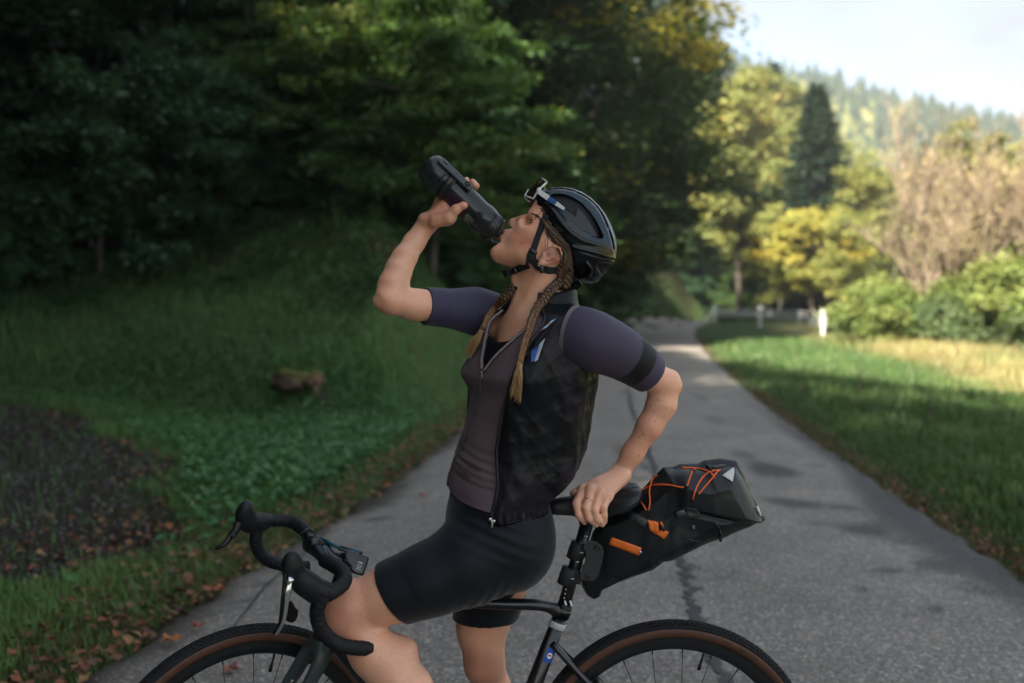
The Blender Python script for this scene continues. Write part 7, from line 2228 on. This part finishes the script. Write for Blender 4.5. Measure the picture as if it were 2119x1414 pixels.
# --- braids
GV_ = np.concatenate([np.array([v.co[:] for v in o_.data.vertices]) for o_ in (jersey, vest)]) 
GV_ = np.vstack([GV_, np.array([v.co[:] for v in person.data.vertices])[::3]])
gdir = GV_ - [0, 0, CAMZ]
gu = CX + FPX * gdir[:, 0] / (gdir[:, 1] * _cp - gdir[:, 2] * _sp); gv = CY - FPX * (gdir[:, 1] * _sp + gdir[:, 2] * _cp) / (gdir[:, 1] * _cp - gdir[:, 2] * _sp)
def front_y(u, v, R_=7):
    m_ = ((gu - u) ** 2 + (gv - v) ** 2) < R_ * R_
    return GV_[m_, 1].min() if m_.any() else None
def braid(pix, tie, tails, r0, name, seed, ystart=None, lab=None):
    ys_ = []
    for i, (u, v) in enumerate(pix):
        y = front_y(u, v); y = 2.3 if y is None else y
        ys_.append(y - .011 if ystart is None or i >= len(ystart) else ystart[i])
    ys_ = np.convolve(np.pad(ys_, 1, mode='edge'), [.25, .5, .25], 'valid')
    ys_ = np.minimum(ys_, [front_y(u, v) - .007 if front_y(u, v) is not None else 9 for u, v in pix])
    c = catmull([P(u, v, y) for (u, v), y in zip(pix, ys_)], 14)
    L = np.concatenate([[0], np.cumsum(np.linalg.norm(np.diff(c, axis=0), axis=1))]); s = np.linspace(0, L[-1], int(L[-1] / .0022))
    c = np.stack([np.interp(s, L, c[:, k]) for k in range(3)], 1)
    t, _, _ = frames(c); out = np.tile([-.15, -1, .05], (len(c), 1)); B_ = nrm(np.cross(t, out)); N_ = nrm(np.cross(B_, t))
    root = None; f = s / s[-1]; per = .030
    taper = 1 - .42 * f
    rr = np.random.default_rng(seed)
    bm_ = MB(); cl_ = []
    for k in range(3):
        ph = 2 * PI * s / (per * (1 - .22 * f)) + 2 * PI * k / 3
        x = np.sin(ph) * r0 * .95 * taper; z = np.sin(2 * ph) * r0 * .42 * taper
        path = c + B_ * x[:, None] + N_ * z[:, None]
        # each plait is a flattened bundle of hair
        n = 14; tt, N2, B2 = frames(path); V_ = []
        for i in range(len(path)):
            rad = r0 * .62 * taper[i] * (.86 + .14 * math.cos(2 * ph[i]))
            for j in range(n):
                a = 2 * PI * j / n; g = 1 + .10 * math.sin(a * 4 + s[i] * 260)
                V_.append(path[i] + rad * g * (math.cos(a) * N2[i] + math.sin(a) * B2[i]))
        F_ = [[i * n + j, i * n + (j + 1) % n, (i + 1) * n + (j + 1) % n, (i + 1) * n + j] for i in range(len(path) - 1) for j in range(n)]
        bm_.add(V_, F_)
        kk = np.clip(np.repeat(f, n) * 1.0 + .25 * rr.normal(size=len(V_)) * .5 + .12 * np.sin(np.tile(np.arange(n), len(path)) * 1.9), 0, 1)[:, None]
        cl_.append(np.array([.050, .028, .017]) * (1 - kk) + np.array([.27, .135, .058]) * kk)
    # flyaway hairs
    for k in range(60):
        i = rr.integers(5, len(c) - 12); q = c[i] + B_[i] * rr.uniform(-1, 1) * r0 * 1.2
        p_ = [q, c[i + 4] + B_[i] * rr.uniform(-1, 1) * r0 * 1.5 + N_[i] * rr.uniform(0, .006), c[i + 9] + B_[i] * rr.uniform(-1, 1) * r0 * 1.6 + N_[i] * .003]
        V_, F_ = tube(catmull(p_, 3), .00035, 3, False); bm_.add(V_, F_); cl_.append(np.tile([.14, .085, .045], (len(V_), 1)))
    root = bm_.build(name, hairm, person, True, np.concatenate(cl_))
    if lab: root['label'] = lab
    e = c[-1]
    bb_ = MB(); bb_.add(*lathe([(-.004, r0 * .5), (-.003, r0 * .68), (.003, r0 * .68), (.004, r0 * .5)], e, e + t[-1], 14)); bb_.build('hair_tie', bk, root)
    # tuft below the tie
    bm_ = MB(); cl_ = []
    for k in range(230):
        a = rr.integers(0, len(tails)); tu, tv = tails[a]; g = rr.uniform(.55, 1.0)
        u0, v0 = pix[-1]; uu = u0 + (tu - u0) * g + rr.normal() * 2.2; v2 = v0 + (tv - v0) * g + rr.normal() * 3
        y = front_y(uu, v2) or ys_[-1] + .011
        y = min(y - .004, ys_[-1] + .006); y -= rr.uniform(0, .009)
        mid_ = P(u0 + (uu - u0) * .45 + rr.normal() * 1.8, v0 + (v2 - v0) * .45, min(ys_[-1] - .004, y) - rr.uniform(-.003, .004))
        V_, F_ = tube(catmull([e + rr.normal(size=3) * .0022, mid_, P(uu, v2, y)], 5), np.linspace(.0013, .0004, 11), 4, False); bm_.add(V_, F_)
        kk = rr.uniform(0, 1); base = np.array([.22, .115, .045]) * (1 - kk) + np.array([.52, .32, .14]) * kk
        cl_.append(np.tile(base, (len(V_), 1)))
    tag(bm_.build('hair_tuft', hairm, root, True, np.concatenate(cl_)), kind='stuff')
    return root
braid([(1160, 583), (1148, 592), (1137, 604), (1125, 620), (1112, 638), (1101, 662), (1095, 684), (1087, 706), (1081, 728), (1076, 750)], None, [(1057, 822), (1066, 830), (1075, 836), (1062, 818), (1072, 822)], .0092, 'braid', 31, [2.295, 2.27, 2.255], 'near braid hanging over the vest edge')
braid([(1062, 592), (1053, 608), (1040, 620), (1027, 633), (1016, 648), (1008, 662), (999, 681)], None, [(962, 735), (968, 744), (974, 730), (964, 722)], .0088, 'braid', 32, [2.335, 2.30], 'far braid lying on the mauve jersey')

# brows and lashes
for s in (-1, 1):
    rb = np.random.default_rng(61); b = MB()
    def onface(u, v, l_=.0006):
        q = hit(sk, u, v, 2.20, 2.40, l_)
        return q * [1, 1, 1] if s < 0 else np.array([q[0], 2 * HY - q[1], q[2]])
    for k in range(46):
        f_ = rb.uniform(0, 1); u0, v0 = 1096.5 + 17 * f_, 441.5 + 7.5 * f_ ** 1.3; u0 += rb.normal() * .9; v0 += rb.normal() * .9
        V_, F_ = tube(np.array([onface(u0, v0), onface(u0 + 1.8, v0 - .3, .0009), onface(u0 + 3.6, v0 + .9, .0004)]), [.00042, .0004, .0002], 4, False); b.add(V_, F_)
    tag(b.build('eyebrow', mat('brow_hair', (.035, .020, .012), .6), person), kind='stuff')
    b = MB(); b.tube(catmull([onface(u, v, .0007) for u, v in [(1089.5, 457.5), (1092, 459.5), (1096, 460.8), (1101, 460.5)]], 4), [.0007] * 13, 6)
    for k in range(9):
        u, v = 1089.5 + k * 1.2, 457.8 + 2.6 * sin(k / 8 * 2.2); q = onface(u, v, .0006); b.tube([q, q + [-.0030, -.0022 if s < 0 else .0022, -.0006]], [.0004, .0002], 4, False)
    b.build('eyelash', mat('lash', (.012, .008, .006), .6), person)

# earring, ring
b = MB(); a = np.linspace(0, 2 * PI, 20); q = hit(sk, 1117, 541, 2.2, 2.4, .001)
b.tube([q + [.0045 * sin(t), -.001 - .002 * cos(t), -.006 + .0055 * cos(t)] for t in a], .0007, 6, False); b.build('earring', mat('gold', (.85, .60, .30), .25, metal=1), person)
b = MB(); rc_ = (np.array(fing[1][0][0]) * .42 + np.array(fing[1][0][1]) * .58); rd = nrm(fing[1][0][1] - fing[1][0][0])
b.add(*lathe([(-.0012, .0100), (-.0011, .01115), (.0011, .01115), (.0012, .0100)], rc_, rc_ + rd, 24)); b.build('ring', mat('gold_ring', (.85, .60, .36), .2, metal=1), person)
# finger nails
nail = mat('finger_nail', (.52, .30, .24), .28)
for pts, rs in fing:
    dirn = nrm(pts[3] - pts[2]); f_ = Field()
    b = MB(); q = hit(sk, *[(CX + FPX * p_[0] / (p_[1] * _cp - (p_[2] - CAMZ) * _sp), CY - FPX * (p_[1] * _sp + (p_[2] - CAMZ) * _cp) / (p_[1] * _cp - (p_[2] - CAMZ) * _sp)) for p_ in [pts[3] - dirn * .002]][0], 2.2, 2.3, .0)
    if q is not None:
        b.box(q + [0, .0006, 0], (.0042, .0012, .0032), basis(dirn), .0011); b.build('finger_nail', nail, person)

# --- bottle
bot_ = thing('drinking_bottle', BT0, 'smoke grey sports bottle with black cap and clip tipped to the rider\'s mouth', 'bottle')
smoke = mat('smoke_plastic', (.028, .034, .039), .16, spec=.5, Transmission_Weight=.35, IOR=1.3, Coat_Weight=.3, Coat_Roughness=.15)
px = PX
prof_ = [(-5, 0), (-5, 14), (-4, 20), (0, 26), (6, 30.5), (14, 33), (24, 33.5), (50, 32.5), (56, 31.2), (60, 31), (92, 30.6), (108, 30.2), (140, 29.2), (147, 29.4), (152, 31), (160, 31.4), (168, 30.6), (174, 29.4), (178, 28.6), (178, 20)]
body_ = mk('bottle_body', *lathe([(s * px, r_ * px) for s, r_ in prof_], BT0, BT0 + bt, 64), smoke, bot_)
capm = mat('bottle_cap', (.016, .017, .018), .35)
b = MB(); b.add(*lathe([(s * px, r_ * px) for s, r_ in [(177, 24), (177.5, 29.6), (179, 30), (193, 28.5), (196, 27), (198, 22), (200, 14), (201, 11)]], BT0, BT0 + bt, 64))
for i in range(24):
    a = 2 * PI * i / 24; q = BT0 + bt * 186 * px + 29.4 * px * (cos(a) * Yh + sin(a) * bup); b.tube([q - bt * 6 * px, q + bt * 6 * px], .0011, 5)
b.build('cap', capm, bot_)
b = MB(); b.add(*lathe([(s * px, r_ * px) for s, r_ in [(199, 12), (203, 12.5), (205, 9.5), (209, 9), (213, 10), (215, 9), (216, 6)]], BT0, BT0 + bt, 32)); b.build('spout', mat('spout_rubber', (.02, .024, .027), .25), bot_)
b = MB(); b.tube(catmull([BT0 + bt * 198 * px - bup * 20 * px, BT0 + bt * 206 * px - bup * 22 * px, BT0 + bt * 216 * px - bup * 14 * px, BT0 + bt * 226 * px - bup * 13 * px], 5), [.004] * 8 + [.0035] * 8, 8); b.build('spout_cover', capm, bot_)
b = MB(); b.add(*lathe([(s * px, r_ * px) for s, r_ in [(52, 31), (53, 33.4), (66, 33), (67, 30)]], BT0, BT0 + bt, 64)); b.build('band', capm, bot_)
# clip bar on the upper camera side
cdir = cos(math.radians(40)) * np.array([0, -1.0, 0]) + sin(math.radians(40)) * bup; ct = nrm(np.cross(bt, cdir))
c0 = BT0 + bt * 59 * px + cdir * 36.5 * px; Rc = np.stack([bt, ct, cdir], 1)
f = Field(); f.box(c0, [44 * px, 8.6 * px, 5 * px], Rc, .0042, .003)
f.cone(c0 + bt * 31 * px + cdir * .006, c0 + bt * 31 * px + cdir * .003, .0062, .0062, .002, '-'); f.cone(c0 + bt * 31 * px + cdir * .0, c0 + bt * 31 * px + cdir * .0035, .0040, .0040, .001)
f.box(c0 - bt * 30 * px + cdir * .005, [.006, .0028, .003], Rc, .001, .002, '-'); f.ell(c0 + bt * 0 + cdir * .0058, [.0022] * 3, .001, '-')
V, F = nets(f, c0 - .062, c0 + .062, .0011); mk('clip', V, F, mat('clip_plastic', (.030, .037, .043), .32), bot_)
for s0 in (44, 68):
    b = MB(); b.tube([BT0 + bt * s0 * px + 33.2 * px * (cos(a_) * np.array([0, -1.0, 0]) + sin(a_) * bup) for a_ in np.radians(np.linspace(-14, 34, 9))], .0028, 8); b.build('clip_strap', capm, bot_)
# plum label low on the body with a fading dot print
lb = mat('plum_label', (.035, .010, .035), .35)
V = []; 
for i in range(9):
    for j in range(13):
        s0 = 70 + 56 * i / 8 + (6 if j > 6 else 0); a_ = math.radians(-12 - 74 * j / 12)
        V.append(BT0 + bt * s0 * px + (np.interp(s0, [50, 60, 92, 130], [32.5, 31, 30.6, 29.6]) * px + .0006) * (cos(a_) * np.array([0, -1.0, 0]) + sin(a_) * bup))
F = [[i * 13 + j, i * 13 + j + 1, (i + 1) * 13 + j + 1, (i + 1) * 13 + j] for i in range(8) for j in range(12)]
mk('label', V, F, lb, bot_)
b = MB()
for i in range(9):
    for j in range(11):
        if i + j * .25 > 8.5: continue
        s0 = 131 + i * 2.5 + (j % 2) * 1.2; a_ = math.radians(-34 - j * 4.6); rad = np.interp(s0, [130, 150], [29.7, 29.6]) * px + .0005
        q = BT0 + bt * s0 * px + rad * (cos(a_) * np.array([0, -1.0, 0]) + sin(a_) * bup); nn_ = (cos(a_) * np.array([0, -1.0, 0]) + sin(a_) * bup); tt_ = np.cross(bt, nn_); e_ = .0009 * (1 - i * .07)
        b.add([q - bt * e_ - tt_ * e_, q + bt * e_ - tt_ * e_, q + bt * e_ + tt_ * e_, q - bt * e_ + tt_ * e_], [[0, 1, 2, 3]])
tag(b.build('dot_print', mat('cream_print', (.50, .49, .40), .5), bot_, False), kind='stuff')

# --- saddle bag
bag = thing('saddle_bag', bp(1380, 1080), 'black roll top saddle bag with orange cords and orange patch strapped behind the saddle', 'saddle bag')
BGY = 2.365
bagp = [(1206, 1210), (1212, 1150), (1226, 1106), (1246, 1078), (1272, 1066), (1300, 1044), (1326, 1020), (1350, 995), (1375, 971), (1413, 966.5), (1448, 967), (1459, 961), (1490, 960), (1517, 963.5), (1531, 985), (1546, 1015), (1572, 1072), (1568, 1079),
        (1530, 1095), (1500, 1108), (1456, 1124), (1420, 1141), (1388, 1157), (1370, 1160), (1349, 1177), (1315, 1189), (1280, 1201), (1246, 1216), (1241, 1229), (1228, 1236), (1214, 1228)]
bf = Field()
def bw(p, d):
    x = p[..., 0]; x0, x1 = bp(1215, 1150)[0], bp(1570, 1070)[0]
    t = np.clip((x - x0) / (x1 - x0), 0, 1)
    base = np.interp(t, [0, .12, .35, .7, .9, 1.0], [.024, .040, .058, .078, .070, .050])
    return np.minimum(base, .012 + np.sqrt(np.clip(-d, 0, 1) * .09)) 
bf.poly(bagp, BGY, .06, .010, wfun=bw)
def bagwr(p):
    x = (p[..., 0] - bp(1215, 1150)[0])
    q = p * [1, .7, 1]
    d = .0110 * (ridged(q, 12, 951, 4) - .4) + .0075 * (ridged(q * [1, 1, .6], 27, 952, 4) - .4) + .0034 * (ridged(q, 70, 956, 4) - .4) + .0022 * sines(q, 24, 953)
    # the roll closure: a fold line from the top towards the rear corner, flap thicker above it
    a, b2 = P(1400, 1046, 2.3), P(1545, 1080, 2.3); e = nrm(b2 - a); nn_ = np.array([-e[2], 0, e[0]])
    s = (p - a) @ nn_; rgt = smooth(P(1395, 1040, 2.3)[0], P(1420, 1040, 2.3)[0], p[..., 0]) * (p[..., 1] < BGY)
    d = d - .009 * smooth(-.0015, .0025, s) * rgt + .005 * np.exp(-((s + .006) / .006) ** 2) * rgt
    # tension creases near the orange strap
    d = d + .003 * np.exp(-((p - P(1380, 1115, 2.31)) ** 2).sum(-1) / .004) * (ridged(p * [1, 1, .35], 60, 955) - .4) * 2
    return d
bf.fn(bagwr, bp(1390, 1090), 99, 'd')
V, F = nets(bf, bp(1190, 1250) * [1, 0, 1] + [0, 2.25, -.02], bp(1590, 945) * [1, 0, 1] + [0, 2.47, .02], .0024)
V = relax(V, F, 1, .3)
bagm = mat('bag_fabric', (.0065, .0085, .0105), .38, spec=.38, noise=(40, .25), bump=(350, .25, .0006))
mk('bag_body', V, F, bagm, bag)
def bo(u, v, lift=.0025):
    q = hit(bf, u, v, 2.20, 2.48, lift); return q if q is not None else bp(u, v, -.03)
cordm = mat('orange_cord', (.80, .13, .015), .55, bump=(1200, .6, .0004))
for k, path in enumerate([[(1319, 1033), (1327, 1040), (1335, 1052), (1338, 1059)], [(1342, 1056), (1345, 1040), (1344, 1018), (1348, 998), (1354, 988), (1360, 984)], [(1318, 1022), (1340, 1008), (1360, 1003), (1386, 1004), (1405, 1008), (1418, 1009)],
                          [(1422, 1006), (1427, 991), (1433, 975), (1440, 970)], [(1410, 968), (1440, 969), (1462, 974), (1472, 980), (1479, 990)], [(1433, 1035), (1438, 1018), (1446, 1000), (1458, 984), (1473, 975), (1490, 973)], [(1446, 1023), (1460, 1006), (1474, 990), (1484, 977), (1490, 973)]]):
    b = MB(); b.tube(catmull([bo(u, v, .0026) for u, v in path], 8), .0019, 8); b.build('cord', cordm, bag)
loop = mat('cord_loop', (.01, .01, .011), .6)
for u, v in ((1340, 1058), (1420, 1008), (1354, 986), (1434, 974), (1434, 1036)):
    b = MB(); q = bo(u, v, .001); b.tube([q + [-.004, -.001, -.001], q + [0, -.004, .002], q + [.004, -.001, .001]], .0022, 6); b.build('cord_loop', loop, bag)
def bpatch(name, pts_uv, m_, lift, n=10, mm=4, thick=.0012):
    a, b2, c, d2 = [np.array(q, float) for q in pts_uv]; V = []
    for i in range(n):
        for j in range(mm):
            f_, g = i / (n - 1), j / (mm - 1); uv = (a * (1 - g) + d2 * g) * (1 - f_) + (b2 * (1 - g) + c * g) * f_
            V.append(bo(uv[0], uv[1], lift))
    F = [[i * mm + j, i * mm + j + 1, (i + 1) * mm + j + 1, (i + 1) * mm + j] for i in range(n - 1) for j in range(mm - 1)]
    o = mk(name, V, F, m_, bag); md = o.modifiers.new('thickness', 'SOLIDIFY'); md.thickness = thick; md.offset = 0; return o
orange = mat('orange_fabric', (.78, .16, .015), .55, noise=(60, .08), bump=(500, .3, .0004))
bpatch('orange_patch', [(1265.5, 1111.5), (1328, 1134), (1322, 1150), (1260, 1127)], orange, .0012, 12, thick=.0006)
b = MB(); q = bo(1325, 1143, .002); b.add(*lathe([(0, .0032), (.0012, .0034), (.0014, .0020)], q, q + [0, -1, 0], 14)); b.build('snap_stud', silver, bag)
greyw = mat('grey_webbing', (.05, .054, .058), .6, bump=(700, .5, .0005))
sg = [bo(u, v, .003) for u, v in [(1276, 1052), (1292, 1060), (1308, 1068)]]; strip('side_strap', sg, .017, .002, greyw, bag, [[-.2, -1, .1]] * 3)
q = bo(1322, 1076, .004); R_ = basis(nrm(bo(1340, 1086, .004) - bo(1306, 1067, .004)), [0, 1, 0])
b = MB(); b.box(q, (.020, .0035, .0095), R_, .002); b.box(q + R_[:, 0] * -.004 + [0, -.003, 0], (.006, .0012, .0045), R_, .001); b.build('strap_buckle', mat('grey_buckle', (.030, .032, .034), .35), bag)
for nm, quad in (('orange_strap', [(1340, 1075), (1350, 1079), (1357, 1106), (1345, 1098)]), ('orange_strap', [(1349, 1077), (1362, 1081), (1364, 1100), (1356, 1104)]), ('orange_strap', [(1356, 1104), (1374, 1095), (1384, 1102), (1374, 1116)]), ('orange_strap', [(1365, 1081), (1370, 1080), (1376, 1095), (1371, 1097)])):
    bpatch(nm, quad, orange, .0055, 5, 4, .0016)
b = MB(); q0, q1 = bo(1366, 1088, .006), bo(1376, 1098, .006); b.tube([q0, q1], .0045, 8); b.build('strap_slider', bk, bag)
# top strap and clasp at the right of the fold
strip('side_strap', [bo(u, v, .004) for u, v in [(1365, 1094), (1384, 1078), (1400, 1064), (1420, 1052)]], .013, .002, web, bag, [[-.2, -1, .1]] * 4)
q = bo(1409, 1063, .007); b = MB(); b.box(q, (.012, .004, .008), basis([1, 0, .35]), .002); b.build('clasp', mat('grey_buckle', (.030, .032, .034), .35), bag)
bpatch('flap', [(1412, 1050), (1440, 1053), (1452, 1066), (1424, 1072)], mat('grey_flap', (.05, .053, .055), .5), .004, 6, 4)
b = MB(); q = bo(1435, 1091, .004); b.box(q, (.003, .002, .0045), None, .001); b.build('zip_pull', mat('dull_grey', (.16, .15, .15), .4), bag)
b = MB(); q0 = bo(1478, 1080, .003); b.tube(catmull([q0, bo(1484, 1088, .004), bo(1490, 1098, .005)], 4), .0018, 6)
b.tube([bo(1489, 1098, .006), bo(1493, 1110, .006), bo(1491, 1119, .005)], [.0030, .0038, .0042], 8); b.build('zip_pull', bk, bag)
bpatch('reflector', [(1494, 984), (1518, 967), (1520, 976), (1516, 998)], mat('reflective_grey', (.50, .52, .50), .35), .0035, 8, 6)
b = MB(); b.tube([bp(1560, 1043) + [0, -.03, 0], bp(1568, 1062) + [0, -.03, 0]], .003, 8); b.build('reflector', mat('reflective_white', (.7, .7, .68), .35), bag)
for (a_, b2) in (((1412, 1113), (1452, 1122)), ((1452, 1122), (1490, 1108))):
    b = MB(); b.tube([bo(*a_, .001), bo((a_[0] + b2[0]) / 2, (a_[1] + b2[1]) / 2 + 1, .001), bo(*b2, .001)], .0012, 6); b.build('seam', mat('seam_grey', (.035, .037, .04), .6), bag)
b = MB(); b.tube(catmull([bo(1462, 966, .002), bo(1478, 968, .003), bo(1500, 964, .003)], 5), .005, 8); b.tube([bo(1466, 968, .004), bo(1474, 974, .005)], .004, 8); b.build('roll_buckle', bk, bag)
# stiff mounting plate with two hook and loop straps round the seat post
pl = [(1214, 1119), (1232, 1120), (1246, 1129), (1250, 1142), (1246, 1165), (1238, 1192), (1229, 1203), (1214, 1203), (1200, 1197), (1204, 1172), (1214, 1160), (1212, 1142), (1207, 1136)]
V = [bp(u, v, -.030) for u, v in pl] + [bp(u, v, -.026) for u, v in pl]; n_ = len(pl)
mk('mount_plate', V, [list(range(n_)), list(range(2 * n_ - 1, n_ - 1, -1))] + [[i, n_ + i, n_ + (i + 1) % n_, (i + 1) % n_] for i in range(n_)], mat('plate_plastic', (.016, .017, .019), .45), bag, False)
b = MB(); b.tube(catmull([bp(u, v, -.0305) for u, v in [(1218, 1122), (1231, 1123), (1243, 1131), (1247, 1142), (1243, 1164), (1235, 1191), (1227, 1200)]], 5), .0006, 4); b.build('stitching', mat('stitch', (.06, .06, .062), .7), bag)
for u, v in ((1236, 1134), (1217, 1195)):
    q = bp(u, v, -.031); b = MB(); b.add(*lathe([(0, .0075), (.0018, .0072), (.0024, .0055), (.0018, .0028), (.0016, .001)], q + [0, .001, 0], q + [0, -1, 0], 20)); b.build('bolt', bk, bag)
for u, v in ((1200, 1123), (1181, 1176)):
    b = MB(); q = bp(u, v, 0); q2 = bp(u - 11.5, v + 34, 0)
    V, F = tube([q, q * .5 + q2 * .5, q2], [.0205, .0212, .0205], 24, True, flat=([1, 0, 0], 1.0)); b.add(V, F)
    b.box((q + q2) / 2 + [.018, -.014, .003], (.016, .0022, .015), basis(nrm(np.cross(nrm(q - q2), [0, 1.0, 0]))), .001)
    b.build('post_strap', mat('hook_strap', (.013, .014, .016), .7, bump=(400, .5, .0005)), bag)
for u, v in ((1212, 1112), (1203, 1146), (1194, 1165), (1184, 1200)):
    q = bp(u, v, -.024); b = MB(); b.tube([q + [.0042 * cos(t), -.001, .0030 * sin(t)] for t in np.linspace(0.2, 2.6, 9)], .0012, 6); b.build('eyelet', mat('eyelet', (.55, .55, .54), .35, metal=.5), bag)
